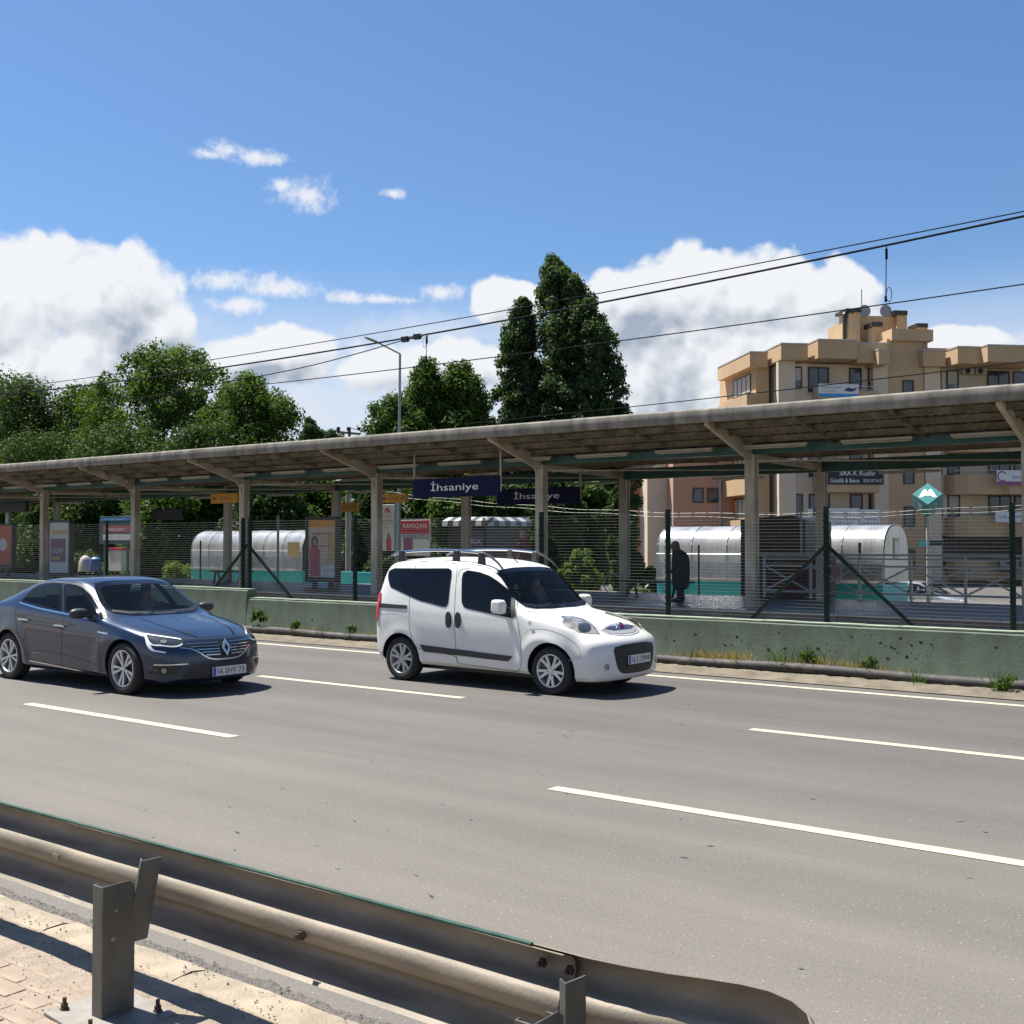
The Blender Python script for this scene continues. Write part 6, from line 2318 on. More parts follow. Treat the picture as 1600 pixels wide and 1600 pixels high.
    def both(s, name, pts, view, m, **k):
        """near side (or front) panel and its mirror twin"""
        a = s.patch(name, pts, view, m, **k)
        if view == 'near': b = s.patch(name, pts, 'far', m, **k)
        else: b = s.patch(name, [(-y, z) for y, z in pts], view, m, **k)
        return a, b

    def strip(s, name, line, view, m, w=.008, off=.002, parent=None, res=.03):
        """thin line on the body following a polyline in the view plane"""
        P = [Vector(p) for p in line]
        D = []
        for i in range(len(P) - 1):
            n_ = max(1, int((P[i + 1] - P[i]).length / res))
            D += [P[i] + (P[i + 1] - P[i]) * k / n_ for k in range(n_)]
        D.append(P[-1])
        v, f = [], []
        for i, p in enumerate(D):
            t = (D[min(i + 1, len(D) - 1)] - D[max(i - 1, 0)]).normalized()
            n2 = Vector((-t.y, t.x)) * w / 2
            for q in (p - n2, p + n2):
                h, n_ = s.cast(q.x, q.y, view)
                v.append(h + n_ * off)
        f = [(2 * i, 2 * i + 1, 2 * i + 3, 2 * i + 2) for i in range(len(D) - 1)]
        return from_data(name, v, f, m, parent or s.root, smooth=True)


def smooth_line(pts, n=6):
    """Catmull-Rom through 2D points (open)"""
    P = [Vector(p) for p in pts]
    P = [P[0] * 2 - P[1]] + P + [P[-1] * 2 - P[-2]]
    out = []
    for i in range(len(P) - 3):
        p0, p1, p2, p3 = P[i:i + 4]
        for j in range(n):
            t = j / n
            out.append(.5 * ((2 * p1) + (-p0 + p2) * t + (2 * p0 - 5 * p1 + 4 * p2 - p3) * t * t + (-p0 + 3 * p1 - 3 * p2 + p3) * t ** 3))
    out.append(P[-2])
    return [tuple(p) for p in out]


def wheel_mesh(car, x, y, r, rim, wd, style, ang):
    """tyre with rim, spokes and hub; outer face towards -y for y<0"""
    sd_ = -1 if y < 0 else 1
    N = 40

    def lathe(prof, name, m, parent, smooth=True):
        v, f = [], []
        for (rad, yy) in prof:
            v += [(rad * cos(2 * pi * k / N), yy * sd_, rad * sin(2 * pi * k / N)) for k in range(N)]
        for i in range(len(prof) - 1):
            f += [(i * N + k, i * N + (k + 1) % N, (i + 1) * N + (k + 1) % N, (i + 1) * N + k) for k in range(N)]
        o = from_data(name, v, f, m, parent)
        fix_normals(o)
        o.data.polygons.foreach_set('use_smooth', [True] * len(f))
        smooth_angle(o, 40)
        return o
    h = wd / 2
    t = lathe([(rim - .01, -h + .01), (rim + .02, -h), (r - .035, -h), (r - .008, -h + .022), (r, -h + .05), (r, -.014), (r - .006, -.010), (r - .006, .010), (r, .014), (r, h - .05), (r - .008, h - .022), (r - .035, h - .001), (rim + .022, h - .001), (rim + .008, h - .012), (rim - .01, h - .014)],
              'wheel', M['rubber'], car.root)
    t.location = (x, y, r)
    t.rotation_euler = (0, ang, 0)
    lathe([(rim + .004, h - .016), (rim + .002, h - .006), (rim - .010, h - .006), (rim - .016, h - .016), (rim - .02, h - .06), (rim - .025, -h + .02)], 'rim', M['alloy'], t)
    lathe([(rim - .03, h - .075), (.02, h - .085)], 'brake_disc', M['alloy_dark'], t)
    lathe([(0.001, h - .012), (.028, h - .014), (.034, h - .022), (.036, h - .05)], 'hub_cap', M['alloy'], t)
    for k in range(5):
        a0 = 2 * pi * k / 5
        mb = MB()
        R1 = rim - .012
        for e_ in (-1, 1):
            if style == 'split':      # each spoke forks outwards
                a1, a2 = a0 + e_ * .05, a0 + e_ * .235
                w1, w2 = .046, .038
            else:                     # slim blades in pairs
                a1, a2 = a0 + e_ * .17, a0 + e_ * .20
                w1, w2 = .022, .044
            p1 = Vector((.030 * cos(a1), 0, .030 * sin(a1)))
            p2 = Vector((R1 * cos(a2), 0, R1 * sin(a2)))
            d = (p2 - p1).normalized()
            n_ = Vector((-d.z, 0, d.x))
            q = []
            for p_, w_, yo in ((p1, w1, h - .022), (p1 * .5 + p2 * .5, (w1 + w2) / 2 * .85, h - .020), (p2, w2, h - .012)):
                q.append([(p_ + n_ * w_ / 2) + Vector((0, sd_ * yo, 0)), (p_ - n_ * w_ / 2) + Vector((0, sd_ * yo, 0)),
                          (p_ - n_ * w_ / 2) + Vector((0, sd_ * (yo - .028), 0)), (p_ + n_ * w_ / 2) + Vector((0, sd_ * (yo - .028), 0))])
            v = [tuple(z) for r_ in q for z in r_]
            mb.add(v, [(i * 4 + j, i * 4 + (j + 1) % 4, (i + 1) * 4 + (j + 1) % 4, (i + 1) * 4 + j) for i in range(2) for j in range(4)] + [(0, 1, 2, 3), (8, 9, 10, 11)])
        if style == 'split':          # solid inner third
            a_, b_ = a0 - .20, a0 + .20
            pts = [(.03 * cos(a_), .03 * sin(a_)), (.03 * cos(b_), .03 * sin(b_)), (.105 * cos(a0 + .20), .105 * sin(a0 + .20)), (.105 * cos(a0 - .20), .105 * sin(a0 - .20))]
            mb.prism(pts, sd_ * (h - .045), sd_ * (h - .020))
        mb.build('spoke', M['alloy'], t, bevel=.003, seg=1)
    mb = MB()
    for k in range(4 if style == 'split' else 5):
        aa = 2 * pi * k / (4 if style == 'split' else 5) + .6
        mb.prism([(.055 * cos(aa) + .008 * cos(b), .055 * sin(aa) + .008 * sin(b)) for b in np.linspace(0, 2 * pi, 7)[:-1]], sd_ * (h - .022), sd_ * (h - .016))
    mb.build('wheel_nuts', M['black_plastic'], t)['kind'] = 'stuff'
    return t


def number_plate(car, yc, zc, x, w, h, txt, slope=0.0, yaw=0.0):
    e_ = MB().box(-.006, .006, -w / 2, w / 2, -h / 2, h / 2).build('number_plate', M['plate_white'], car.root)
    e_.location = (x, yc, zc)
    e_.rotation_euler = (0, -slope, yaw)
    # seen from the front, the text runs towards +y
    MB().box(.0062, .0072, -w / 2 + .004, -w / 2 + .045, -h / 2 + .004, h / 2 - .004).build('blue_band', M['plate_blue'], e_)
    text(txt, M['ink'], (.008, .02, 0), (0, 1, 0), (0, 0, 1), w * .80, h * .62, e_)
    fr = MB()
    fr.box(-.008, .004, -w / 2 - .008, w / 2 + .008, -h / 2 - .02, -h / 2 - .001)
    fr.build('plate_holder', M['black_plastic'], e_)
    return e_


def mirror_pod(car, x, y, z, m, size=(.10, .19, .15), name='door_mirror'):
    sd_ = -1 if y < 0 else 1
    sx, sy, sz = size
    mb = MB()
    n = 10
    rings = []
    for t, k in ((-1, .25), (-.8, .75), (-.3, 1.0), (.35, .98), (.8, .85), (1.0, .62)):
        rings.append([(x + sx * .5 * cos(a) * k * (1.0 if cos(a) > 0 else .8), y + sd_ * sy * .5 * (-t), z + sz * .5 * sin(a) * k) for a in np.linspace(0, 2 * pi, n + 1)[:-1]])
    v = [p for r_ in rings for p in r_]
    mb.add(v, [(i * n + k, i * n + (k + 1) % n, (i + 1) * n + (k + 1) % n, (i + 1) * n + k) for i in range(5) for k in range(n)] + [tuple(range(n)), tuple(50 + k for k in range(n))[::-1]])
    o = mb.build(name, m, car.root, smooth=True)
    ss = o.modifiers.new('s', 'SUBSURF'); ss.levels = ss.render_levels = 2
    o.data.polygons.foreach_set('use_smooth', [True] * len(o.data.polygons))
    MB().bar((x + .01, y - sd_ * sy * .45, z - sz * .3), (x + .03, y - sd_ * (sy * .5 + .11), z - sz * .42), .05, .035).build('mirror_stalk', M['trim'], o)
    return o


# ------------------------------------------------------------------ the white van
VAN = dict(x0=-3.08, x1=.76, wmax=.85, r=.302, arch=.352, axles=(0, -2.52), paint=M['white_paint'], g1=.895, g2=.80, g3=.60,
           flare=((0, .302, .022), (-2.52, .302, .014)),
           bow=[(.76, .21), (.6, .21), (.3, .13), (-.2, .09), (-.9, .06), (-1.4, .01), (-2.2, -.0), (-2.8, -.03), (-3.08, -.04)],
           tab=dict(top=[(.76, .50), (.752, .585), (.73, .645), (.69, .695), (.62, .735), (.52, .80), (.42, .86), (.25, .915), (.0, .965), (-.25, 1.005), (-.36, 1.03), (-.45, 1.11), (-.7, 1.345), (-.88, 1.50), (-1.0, 1.575), (-1.2, 1.63), (-1.6, 1.675), (-2.2, 1.69), (-2.7, 1.665), (-2.88, 1.62), (-2.96, 1.52), (-3.02, 1.30), (-3.05, 1.0), (-3.07, .75), (-3.08, .6)],
                    bot=[(.76, .30), (.745, .23), (.70, .19), (.5, .18), (.2, .20), (-.5, .225), (-2.0, .235), (-2.6, .24), (-2.95, .27), (-3.05, .33), (-3.08, .40)],
                    w=[(.76, .76), (.74, .80), (.68, .82), (.5, .83), (.2, .845), (-.3, .85), (-1.5, .855), (-2.5, .855), (-2.8, .845), (-3.0, .82), (-3.06, .78), (-3.08, .72)],
                    belt=[(.76, .98), (.3, .95), (-.4, .98), (-.6, 1.0), (-1.5, 1.02), (-2.2, 1.05), (-2.9, 1.10), (-3.08, 1.1)]))
van = Car('white_van', (-8.24, 12.39, 0), VAN, 'white compact passenger van with roof rails and black side windows driving to the right', 'van')
v_ = van
A = dict(ox=560, oy=840, k=3.2)
B = dict(ox=740, oy=860, k=5.0)
gl = M['dark_glass']
q1 = v_.so([(150, 195), (153, 170), (175, 160), (300, 157), (455, 160), (467, 168), (466, 185), (448, 330), (440, 343), (425, 341), (300, 312), (160, 240)], **A)
v_.both('side_window', q1, 'near', gl, off=.003)
q2 = v_.so([(520, 200), (525, 178), (542, 168), (600, 175), (655, 192), (700, 222), (745, 262), (780, 303), (786, 390), (775, 398), (700, 385), (545, 352), (526, 343), (518, 325)], **A)
v_.both('door_window', q2, 'near', gl, off=.003)
q = v_.so([(765, 300), (782, 305), (789, 395), (765, 398)], **A)
v_.both('mirror_base', q, 'near', M['trim'], off=.006, res=.03)
seal = v_.so([(532, 346), (600, 362), (672, 379)], **A)
v_.strip('window_trim', seal, 'near', M['steel_plate'], w=.012, off=.004)
# windscreen
wsn = v_.fo([(706, 168), (760, 240), (815, 300), (850, 335), (885, 352), (930, 360), (985, 362)], **A)
top_ = v_.fo([(706, 168), (740, 158), (800, 152), (860, 149)], **A)
left = [p for p in wsn if p[0] < .02]
zb_ = min(p[1] for p in left)
ws = [(-.60, top_[0][1])] + [(min(p[0], -.02), p[1]) for p in wsn[1:] if p[0] < -.02] + [(0, zb_ - .005)]
ws = [(-.655, 1.50), (-.675, 1.40), (-.70, 1.27), (-.72, 1.15), (-.70, 1.085), (-.55, 1.060), (-.3, 1.045), (0, 1.040)]
tp_ = [(-.0, 1.560), (-.35, 1.545), (-.58, 1.520)]
full = ws + [(-y, z) for y, z in ws[::-1][1:]] + [(-y, z) for y, z in tp_[::-1]] + tp_[1:]
v_.patch('windscreen', full, 'front', M['blue_glass'], off=.004, res=.05)
v_.frit('glass_rim', full, 'front', .05)
v_.frit('glass_rim', q1, 'near', .05)
v_.frit('glass_rim', q2, 'near', .05)
v_.open_up([('side', q1), ('side', q2), ('front', full)])
v_.driver, v_.driver_cloth = 'driver in a dark shirt seen dimly through the windscreen of the white van', M['dark_cloth']
v_.cabin(-1.10, -2.0, .80, 1.42, -.28, .99, .66)
wb = [(-.70, 1.085), (-.55, 1.060), (-.3, 1.045), (0, 1.04), (.3, 1.045), (.55, 1.06), (.70, 1.085), (.68, 1.115), (.5, 1.095), (.0, 1.075), (-.5, 1.095), (-.68, 1.115)]
v_.patch('wiper_cowl', wb, 'front', M['black_plastic'], off=.007, res=.04)
# roof: gutter lines, antenna, rails
v_.strip('panel_seam', smooth_line([(-2.75, -.62), (-2.0, -.66), (-1.3, -.655), (-1.0, -.63)]), 'top', M['panel'] if 'panel' in M else M['seam'], w=.006)
for sd_ in (-1, 1):
    tb = MB()
    pts = [(-2.92, 1.705), (-2.75, 1.755), (-2.3, 1.785), (-1.7, 1.785), (-1.25, 1.755)]
    P = [(x, sd_ * .60, z) for x, z in smooth_line(pts, 4)]
    rr = tb.tube(P, .018, 8).build('roof_rail', M['chrome'], v_.root, smooth=True)
    P = [(x, sd_ * yy, z) for x, yy, z in ((-1.27, .60, 1.755), (-1.12, .605, 1.705), (-1.0, .61, 1.63), (-.90, .615, 1.535))]
    MB().tube(P, .021, 8, .012).build('rail_end', M['trim'], rr, smooth=True)
    for xx in (-2.72, -1.72, -1.28):
        zt = float(tab(VAN['tab']['top'], np.array([xx]))[0]) - .07
        MB().prism([(xx - .065, zt), (xx + .065, zt), (xx + .04, 1.79 if xx < -1.3 else 1.765), (xx - .04, 1.79 if xx < -1.3 else 1.765)], sd_ * .60 - .022, sd_ * .60 + .022).build('rail_foot', M['trim'], rr, bevel=.01)
MB().tube([(-1.13, 0, 1.62), (-1.24, 0, 1.70)], .008, 6, .004).build('antenna', M['black_plastic'], v_.root)
# side trim
tr = [(-2.97, 1.045), (-2.40, 1.035), (-2.40, .985), (-2.95, .985)]
v_.both('door_track', tr, 'near', M['trim'], off=.006, res=.04)
tr = v_.so([(308, 534), (480, 556), (768, 592), (764, 604), (748, 618), (480, 586), (330, 570)], **A)
v_.both('side_moulding', tr, 'near', M['trim'], off=.014, res=.05)
for c_ in ((452, 411), (499, 413)):
    h_ = [(c_[0] + 13 * cos(t) * (1 if abs(cos(t)) < .9 else 1), c_[1] + 40 * (abs(sin(t)) ** .7) * (1 if sin(t) > 0 else -1)) for t in np.linspace(0, 2 * pi, 15)[:-1]]
    v_.both('door_handle', v_.so(h_, **A), 'near', M['black_plastic'], off=.022, res=.02, thick=.03)
for ln in ([(500, 130), (492, 180), (484, 300), (480, 400), (485, 520), (492, 615), (498, 628)],
           [(530, 128), (600, 138), (660, 158), (720, 205), (770, 262), (803, 300), (806, 480), (806, 662), (650, 648), (498, 628)],
           [(285, 152), (290, 130), (310, 122), (490, 128)],
           [(253, 150), (256, 300), (254, 430), (262, 480), (292, 550), (312, 632), (498, 628)],
           [(500, 195), (505, 172), (520, 158), (560, 155)]):
    L_ = v_.so(ln, **A)
    for vw in ('near', 'far'): v_.strip('door_seam', smooth_line(L_, 4), vw, M['seam'], w=.006, off=.0018)
# fender line and arch edges
L_ = v_.so([(838, 478), (850, 462), (890, 456), (950, 462), (1010, 482), (1060, 510), (1095, 542), (1108, 568), (1112, 592), (1098, 604), (1070, 603), (1052, 618)], **A)
for vw in ('near', 'far'): v_.strip('fender_seam', smooth_line(L_, 4), vw, M['rail_grey'], w=.007, off=.002)
L_ = v_.so([(108, 385), (150, 378), (200, 384), (248, 402)], **A)
v_.strip('fender_seam', smooth_line(L_, 4), 'near', M['rail_grey'], w=.006, off=.002)
# badge beside the door
c_ = v_.so([(862, 428)], **A)[0]
MB().prism([(c_[0] + .028 * cos(t), c_[1] + .028 * sin(t)) for t in np.linspace(0, 2 * pi, 13)[:-1]], -.857, -.85).build('side_badge', M['chrome'], v_.root)
# rear lamp
q = v_.so([(103, 283), (108, 300), (104, 350), (99, 400), (90, 420), (80, 418), (80, 350), (86, 300)], **A)
q = [(-3.035, 1.12), (-2.99, 1.19), (-2.935, 1.19), (-2.925, 1.10), (-2.94, .95), (-2.97, .81), (-3.03, .79), (-3.055, .82)]
v_.both('rear_lamp', q, 'near', M['red_lamp'], off=.016, res=.03)
# head lamps (outline read off the photo, mirrored for the far side)
q = v_.fo([(680, 515), (700, 512), (780, 515), (850, 533), (905, 560), (950, 605), (988, 655), (900, 650), (820, 640), (750, 610), (705, 590), (690, 560)], **B)
lamps = v_.both('headlamp', q, 'front', M['lamp_glass'], off=.004, res=.035)
q2_ = v_.fo([(830 + 55 * cos(t), 605 + 38 * sin(t)) for t in np.linspace(0, 2 * pi, 13)[:-1]], **B)
q2_ = v_.fo([(865 + 52 * cos(t), 605 + 36 * sin(t)) for t in np.linspace(0, 2 * pi, 13)[:-1]], **B)
for sgn, lp in zip((1, -1), lamps):
    v_.patch('lens', [(sgn * y, z) for y, z in q2_], 'front', M['lamp_dark'], off=.009, res=.03, parent=lp)
# hood edge, bonnet grille with round badge
hl = [(-.50, .905), (-.40, .83), (-.36, .775), (0, .735), (.36, .775), (.40, .83), (.50, .905)]
q = [(-.40, .805), (-.28, .835), (-.1, .858), (.1, .858), (.28, .835), (.40, .805), (.33, .765), (.15, .742), (-.15, .742), (-.33, .765)]
g_ = v_.patch('bonnet_grille', q, 'front', M['alloy'], off=.006, res=.04)
q = [(-.34, .808), (-.2, .832), (.2, .832), (.34, .808), (.2, .785), (-.2, .785)]
v_.patch('grille_bar', q, 'front', M['lamp_dark'], off=.010, res=.04, parent=g_)
hp, hn = v_.cast(0, .815, 'front')
def disc(name, m, r, h, c, n, parent):
    o = MB().prism([(r * cos(t), r * sin(t)) for t in np.linspace(0, 2 * pi, 25)[:-1]], -.02, h, 'z').build(name, m, parent, bevel=.003)
    o.location = c
    o.rotation_euler = Vector(n).to_track_quat('Z', 'Y').to_euler()
    return o
hn = (hn + Vector((1.2, 0, 0))).normalized()
disc('badge', M['chrome'], .062, .030, hp, hn, g_)
disc('badge', M['plate_blue'], .048, .033, hp, hn, g_)
disc('badge', M['red_print'], .030, .036, hp, hn, g_)
v_.strip('bonnet_seam', smooth_line([(-.72, 1.02), (-.60, .97), (-.47, .87), (-.41, .785), (-.3, .742), (0, .722), (.3, .742), (.41, .785), (.47, .87), (.60, .97), (.72, 1.02)], 4), 'front', M['seam'], w=.006, off=.002)
# lower grille and plate
q = [(-.48, .60), (-.30, .625), (0, .632), (.30, .625), (.48, .60), (.44, .40), (.38, .30), (.30, .27), (0, .262), (-.30, .27), (-.38, .30), (-.44, .40)]
lg = v_.patch('lower_grille', q, 'front', M['black_plastic'], off=.004, res=.05, rnd=1)
for zz in (.345, .40, .455, .51, .565):
    ww = .40 + (zz - .3) * .15
    v_.strip('grille_slat', [(-ww, zz), (0, zz + .006), (ww, zz)], 'front', M['trim'], w=.012, off=.014, parent=lg)
px_ = v_.cast(.06, .44, 'front')[0].x + .012
number_plate(v_, .02, .435, px_, .52, .112, '16 L 3994')
q = [(-.585 + .040 * cos(t), .37 + .040 * sin(t)) for t in np.linspace(0, 2 * pi, 13)[:-1]]
v_.both('fog_lamp', q, 'front', M['lamp_glass'], off=.004, res=.03)
for sd_ in (-1, 1):
    mp = MB().prism([(-.78, 1.0), (-.62, .985), (-.605, 1.10), (-.63, 1.165), (-.77, 1.17)], sd_ * .91, sd_ * 1.06).build('door_mirror', M['white_paint'], v_.root, bevel=.035, seg=4)
    MB().box(-.786, -.781, sd_ * .985 - .055, sd_ * .985 + .055, 1.02, 1.15).build('mirror_glass', M['blue_glass'], mp)
    MB().bar((-.70, sd_ * .93, 1.01), (-.66, sd_ * .80, .99), .07, .05).build('mirror_stalk', M['trim'], mp)
for k, (x_, y_) in enumerate(((0, -.745), (-2.52, -.745), (0, .745), (-2.52, .745))):
    wheel_mesh(v_, x_, y_, .302, .205, .19, 'split', (.35, -.2, .1, .5)[k])
MB().box(-2.9, .5, -.6, .6, .17, .30).build('underbody', M['black_plastic'], v_.root)

# ------------------------------------------------------------------ the dark grey sedan
SED = dict(x0=-3.66, x1=.90, wmax=.90, r=.325, arch=.368, axles=(0, -2.69), paint=M['grey_paint'], g1=.86, g2=.735, g3=.55,
           flare=((0, .325, .012), (-2.69, .325, .016)),
           bow=[(.90, .40), (.7, .36), (.4, .22), (0, .13), (-.6, .16), (-1.1, .12), (-1.6, .02), (-2.4, -.06), (-3.3, -.10), (-3.66, -.20)],
           tab=dict(top=[(.90, .42), (.892, .50), (.875, .575), (.84, .64), (.78, .690), (.66, .735), (.45, .795), (.2, .845), (-.1, .900), (-.32, .945), (-.42, .985), (-.6, 1.09), (-.85, 1.235), (-1.05, 1.335), (-1.25, 1.395), (-1.5, 1.425), (-1.9, 1.425), (-2.3, 1.385), (-2.65, 1.285), (-3.0, 1.150), (-3.2, 1.085), (-3.4, 1.06), (-3.56, 1.02), (-3.62, .90), (-3.65, .7), (-3.66, .6)],
                    bot=[(.90, .27), (.88, .20), (.82, .165), (.5, .17), (-.5, .185), (-2.2, .19), (-3.0, .20), (-3.5, .26), (-3.62, .34), (-3.66, .42)],
                    w=[(.90, .66), (.88, .74), (.82, .80), (.6, .85), (.3, .885), (0, .90), (-1.0, .905), (-2.5, .905), (-3.0, .89), (-3.4, .86), (-3.6, .81), (-3.66, .74)],
                    belt=[(.9, .90), (0, .88), (-.5, .905), (-1.0, .935), (-2.0, .985), (-2.7, 1.02), (-3.2, 1.02), (-3.66, .98)]))
sed = Car('dark_sedan', (-12.5, 9.24, 0), SED, 'dark grey blue sedan cut by the left edge, in the middle lane', 'car')
s_ = sed
A = dict(ox=0, oy=890, k=8.0)
K = dict(ox=140, oy=960, k=5.714)
Mm = dict(ox=0, oy=860, k=3.636)
bg_ = M['blue_glass']
q = s_.so([(258, 405), (330, 320), (400, 255), (470, 205), (560, 178), (660, 170), (780, 178), (775, 350), (770, 535), (640, 508), (500, 478), (370, 442)], **A)
s_.both('rear_door_window', q, 'near', bg_, off=.003)
qr = q
q = s_.so([(815, 180), (900, 188), (985, 205), (1050, 240), (1120, 305), (1190, 400), (1240, 480), (1290, 570), (1300, 620), (1200, 608), (1060, 590), (925, 565), (810, 542), (812, 350)], **A)
s_.both('front_door_window', q, 'near', bg_, off=.003)
qf = q
q = s_.so([(780, 178), (815, 180), (812, 350), (812, 545), (768, 536), (775, 350)], **A)
s_.both('door_pillar', q, 'near', M['black_plastic'], off=.0025)
L_ = s_.so([(250, 412), (370, 450), (500, 486), (640, 516), (800, 548), (930, 575), (1060, 602), (1200, 625)], **A)
for vw in ('near', 'far'): s_.strip('window_chrome', smooth_line(L_, 3), vw, M['chrome'], w=.022, off=.008)
L_ = s_.so([(300, 345), (400, 248), (480, 195), (560, 168), (700, 160), (860, 168), (990, 192), (1070, 235), (1160, 325), (1240, 455), (1320, 620)], **A)
for vw in ('near', 'far'): s_.strip('window_surround', smooth_line(L_, 3), vw, M['trim'], w=.020, off=.005)
# windscreen and rear screen
ws = [(-.665, 1.00), (-.5, .968), (-.25, .955), (0, .95)]
sdp = [(-.70, 1.04), (-.68, 1.12), (-.645, 1.20), (-.60, 1.285), (-.55, 1.33)]
tp_ = [(-.40, 1.355), (-.2, 1.368), (0, 1.37)]
half = tp_[::-1][0:] + sdp[::-1] + ws
full = half + [(-y, z) for y, z in half[::-1][1:-1]]
s_.patch('windscreen', full, 'front', bg_, off=.004, res=.05)
s_.frit('glass_rim', full, 'front', .05)
s_.frit('glass_rim', qf, 'near', .045)
s_.frit('glass_rim', qr, 'near', .045)
s_.open_up([('side', qf), ('side', qr), ('front', full), ('rear', [(-.60, 1.10), (0, 1.08), (.60, 1.10), (.52, 1.30), (0, 1.33), (-.52, 1.30)])])
s_.driver, s_.driver_cloth = 'driver in a maroon shirt seen dimly through the windscreen of the dark sedan', M['maroon_cloth']
s_.cabin(-1.30, -2.2, .62, 1.22, -.32, .93, .66)
wb = [(-.665, 1.0), (-.5, .968), (-.25, .955), (0, .95), (.25, .955), (.5, .968), (.665, 1.0), (.65, 1.02), (.45, .995), (0, .978), (-.45, .995), (-.65, 1.02)]
s_.patch('wiper_cowl', wb, 'front', M['black_plastic'], off=.007, res=.05)
s_.patch('rear_screen', [(-.60, 1.10), (0, 1.08), (.60, 1.10), (.52, 1.30), (0, 1.33), (-.52, 1.30)], 'rear', bg_, off=.004, res=.06)
# bonnet edges
for sg in (-1, 1):
    s_.strip('bonnet_seam', smooth_line([(sg * .70, .985), (sg * .735, .93), (sg * .735, .86), (sg * .70, .80), (sg * .60, .745), (sg * .45, .705), (sg * .25, .688), (0, .685)], 4), 'front', M['seam'], w=.006, off=.002)
    s_.strip('bonnet_crease', smooth_line([(sg * .46, .925), (sg * .45, .86), (sg * .38, .77), (sg * .28, .71)], 4), 'front', M['grey_paint'], w=.012, off=.006)
# doors
for ln in ([(790, 165), (800, 345), (795, 560), (780, 760), (770, 1000), (775, 1180), (790, 1255)],
           [(1330, 640), (1300, 700), (1250, 760), (1235, 900), (1245, 1100), (1262, 1310), (1000, 1262), (790, 1222), (560, 1180), (380, 1140)],
           [(250, 410), (205, 480), (190, 560), (205, 700), (240, 850), (300, 1000), (350, 1100), (380, 1140)]):
    L_ = s_.so(ln, **A)
    for vw in ('near', 'far'): s_.strip('door_seam', smooth_line(L_, 3), vw, M['seam'], w=.006, off=.0018)
L_ = s_.so([(370, 1136), (600, 1180), (900, 1240), (1255, 1305)], **A)
for vw in ('near', 'far'): s_.strip('sill_chrome', smooth_line(L_, 3), vw, M['chrome'], w=.018, off=.008)
L_ = s_.so([(355, 1065), (420, 1020), (520, 1012), (700, 1045), (900, 1090), (1080, 1140), (1200, 1190)], **A)
for vw in ('near', 'far'): s_.strip('door_crease', smooth_line(L_, 3), vw, M['trim'], w=.010, off=.002)
L_ = s_.so([(1225, 778), (1290, 792), (1350, 803)], **A)
s_.strip('fender_badge', L_, 'near', M['chrome'], w=.018, off=.006)
for c_ in ((305, 622), (755, 700)):
    h_ = s_.so([(c_[0] - 62, c_[1] - 14), (c_[0] + 10, c_[1] - 10), (c_[0] + 62, c_[1] + 2), (c_[0] + 66, c_[1] + 18), (c_[0] + 10, c_[1] + 10), (c_[0] - 60, c_[1] + 2)], **A)
    s_.both('door_handle', h_, 'near', M['chrome'], off=.028, res=.03, thick=.03)
    h_ = s_.so([(c_[0] + 40 * cos(t), c_[1] + 8 + 34 * sin(t)) for t in np.linspace(0, 2 * pi, 11)[:-1]], **A)
    s_.both('handle_recess', h_, 'near', M['trim'], off=.002, res=.03)
# head lamps: black glass with white C-shaped strips
q = s_.fo([(478, 182), (510, 172), (600, 185), (700, 200), (800, 216), (840, 232), (835, 262), (800, 285), (740, 290), (660, 275), (590, 268), (545, 262), (515, 235)], **K)
lamps = s_.both('headlamp', q, 'front', M['lamp_dark'], off=.004, res=.04)
q2_ = s_.fo([(660 + 28 * cos(t), 246 + 16 * sin(t)) for t in np.linspace(0, 2 * pi, 11)[:-1]], **K)
ln1 = s_.fo([(815, 226), (740, 214), (640, 200), (545, 186), (500, 182), (505, 210), (530, 250), (570, 275), (640, 280), (730, 290), (790, 285), (828, 265)], **K)
ln2 = s_.fo([(505, 205), (525, 262), (550, 305), (580, 325), (630, 334), (678, 342)], **K)
for sgn, lp in zip((1, -1), lamps):
    s_.patch('lens', [(sgn * y, z) for y, z in q2_], 'front', M['lamp_glass'], off=.009, res=.03, parent=lp)
    s_.strip('light_strip', smooth_line([(sgn * y, z) for y, z in ln1], 4), 'front', M['lamp_white'], w=.015, off=.010, parent=lp)
    s_.strip('light_strip', smooth_line([(sgn * y, z) for y, z in ln2], 4), 'front', M['lamp_white'], w=.018, off=.010, parent=lp)
# grille with bars and diamond badge
gh = [(0, .665), (.2, .662), (.40, .65), (.55, .64), (.56, .605), (.45, .585), (.36, .54), (.28, .485), (.18, .452), (0, .445)]
gp = gh + [(-y, z) for y, z in gh[::-1][1:-1]]
gr_ = s_.patch('grille', gp, 'front', M['black_plastic'], off=.004, res=.05)
for zz, ww in ((.635, .50), (.60, .46), (.565, .385), (.53, .33), (.495, .28)):
    for sg in (-1, 1):
        s_.strip('grille_bar', [(sg * .085, zz), (sg * ww, zz + .004)], 'front', M['chrome'], w=.010, off=.016, parent=gr_)
gl_ = [(.57, .60), (.45, .578), (.36, .532), (.28, .476), (.18, .442), (0, .435)]
s_.strip('grille_frame', smooth_line(gl_ + [(-y, z) for y, z in gl_[::-1][1:]], 3), 'front', M['chrome'], w=.016, off=.014, parent=gr_)
bx_ = s_.cast(0, .58, 'front')[0].x + .02
mb = MB()
out_ = [(0, .112), (.066, 0), (0, -.112), (-.066, 0)]
inn = [(0, .058), (.030, 0), (0, -.058), (-.030, 0)]
for i in range(4):
    a_, b_, c2_, d_ = out_[i], out_[(i + 1) % 4], inn[(i + 1) % 4], inn[i]
    mb.prism([a_, b_, c2_, d_], 0, .02, 'x')
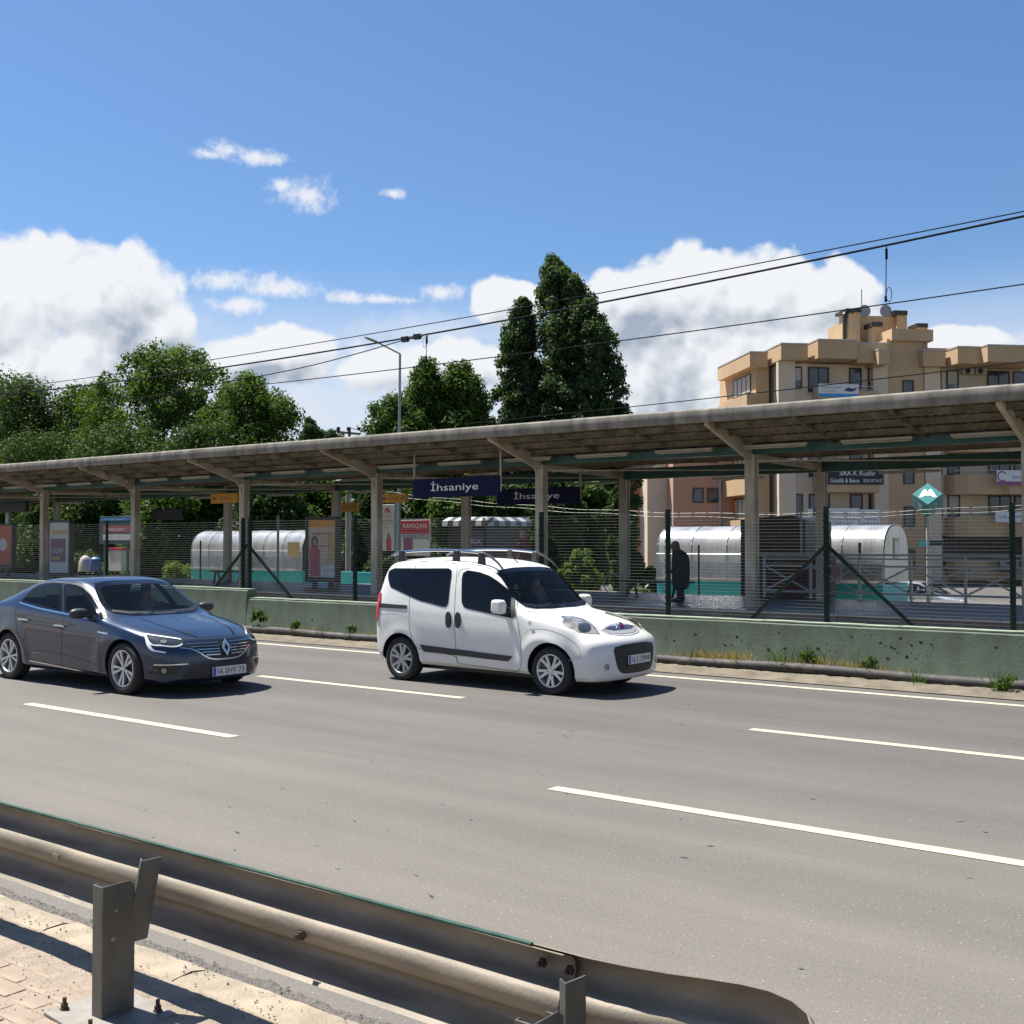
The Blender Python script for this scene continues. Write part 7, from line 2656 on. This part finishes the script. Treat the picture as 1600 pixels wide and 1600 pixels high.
o = mb.build('diamond_badge', M['chrome'], s_.root, bevel=.003)
o.location = (bx_, 0, .575)
o.rotation_euler = (0, R(-14), 0)
# lower intakes
q = [(-.45, .385), (-.30, .392), (0, .395), (.30, .392), (.45, .385), (.56, .235), (.40, .215), (0, .21), (-.40, .215), (-.56, .235)]
s_.patch('lower_intake', q, 'front', M['black_plastic'], off=.004, res=.05)
q = s_.fo([(510, 528), (575, 462), (700, 466), (830, 462), (800, 500), (760, 538), (640, 545)], **K)
fg = s_.both('fog_recess', q, 'front', M['black_plastic'], off=.004, res=.04)
cq = s_.fo([(665 + 24 * cos(t), 502 + 26 * sin(t)) for t in np.linspace(0, 2 * pi, 11)[:-1]], **K)
cl_ = s_.fo([(575, 450), (700, 452), (880, 442)], **K)
c3_ = s_.fo([(520, 542), (640, 560), (760, 552), (830, 500), (905, 445)], **K)
for sgn, lp in zip((1, -1), fg):
    s_.patch('fog_lamp', [(sgn * y, z) for y, z in cq], 'front', M['lamp_glass'], off=.012, res=.03, parent=lp)
    s_.strip('fog_chrome', [(sgn * y, z) for y, z in cl_], 'front', M['chrome'], w=.014, off=.010, parent=lp)
px_ = s_.cast(.0, .30, 'front')[0].x + .012
number_plate(s_, .05, .288, px_, .52, .112, '16 SHY 73')
mirror_pod(s_, -.80, -1.0, .985, M['trim'], (.15, .24, .145))
mirror_pod(s_, -.80, 1.0, .985, M['trim'], (.15, .24, .145))
for k, (x_, y_) in enumerate(((0, -.79), (-2.69, -.79), (0, .79), (-2.69, .79))):
    wheel_mesh(s_, x_, y_, .325, .228, .20, 'twin', (.5, .1, 0, .3)[k])
MB().box(-3.3, .6, -.62, .62, .15, .30).build('underbody', M['black_plastic'], s_.root)
q = [(-3.60, .98), (-3.35, .99), (-3.3, .93), (-3.42, .85), (-3.6, .84)]
s_.both('rear_lamp', q, 'near', M['red_lamp'], off=.005, res=.04)

# ------------------------------------------------------------------ parked cars beyond the station (copies with other paint)
def recolour(root, paint):
    for ch in root.children:
        if ch.name.startswith('body'):
            ch.data = ch.data.copy()
            ch.data.materials[0] = paint
bpy.context.view_layer.update()
PK = [(van.root, 1003, 43.5, M['white_paint'], 'white van parked beyond the bench, small between column and stair cover', 'van'),
      (sed.root, 1445, 44, M['silver_paint'], 'silver car parked beyond the railing below the metro sign', 'car'),
      (sed.root, 1395, 50, M['white_paint'], 'white car parked beyond the right end of the stair cover', 'car')]
for src, px, Y, paint, lab, cat in PK:
    c_ = copy_tree(src)
    c_.name = 'parked_car' if cat == 'car' else 'parked_van'
    c_.location = (onY(px, 900, Y).x + 1.2, Y, -1.0 if Y > 40 else -.03)
    c_['label'] = lab; c_['category'] = cat
    c_['group'] = 'vehicles parked behind the station'
    bpy.context.view_layer.update()
    recolour(c_, paint)
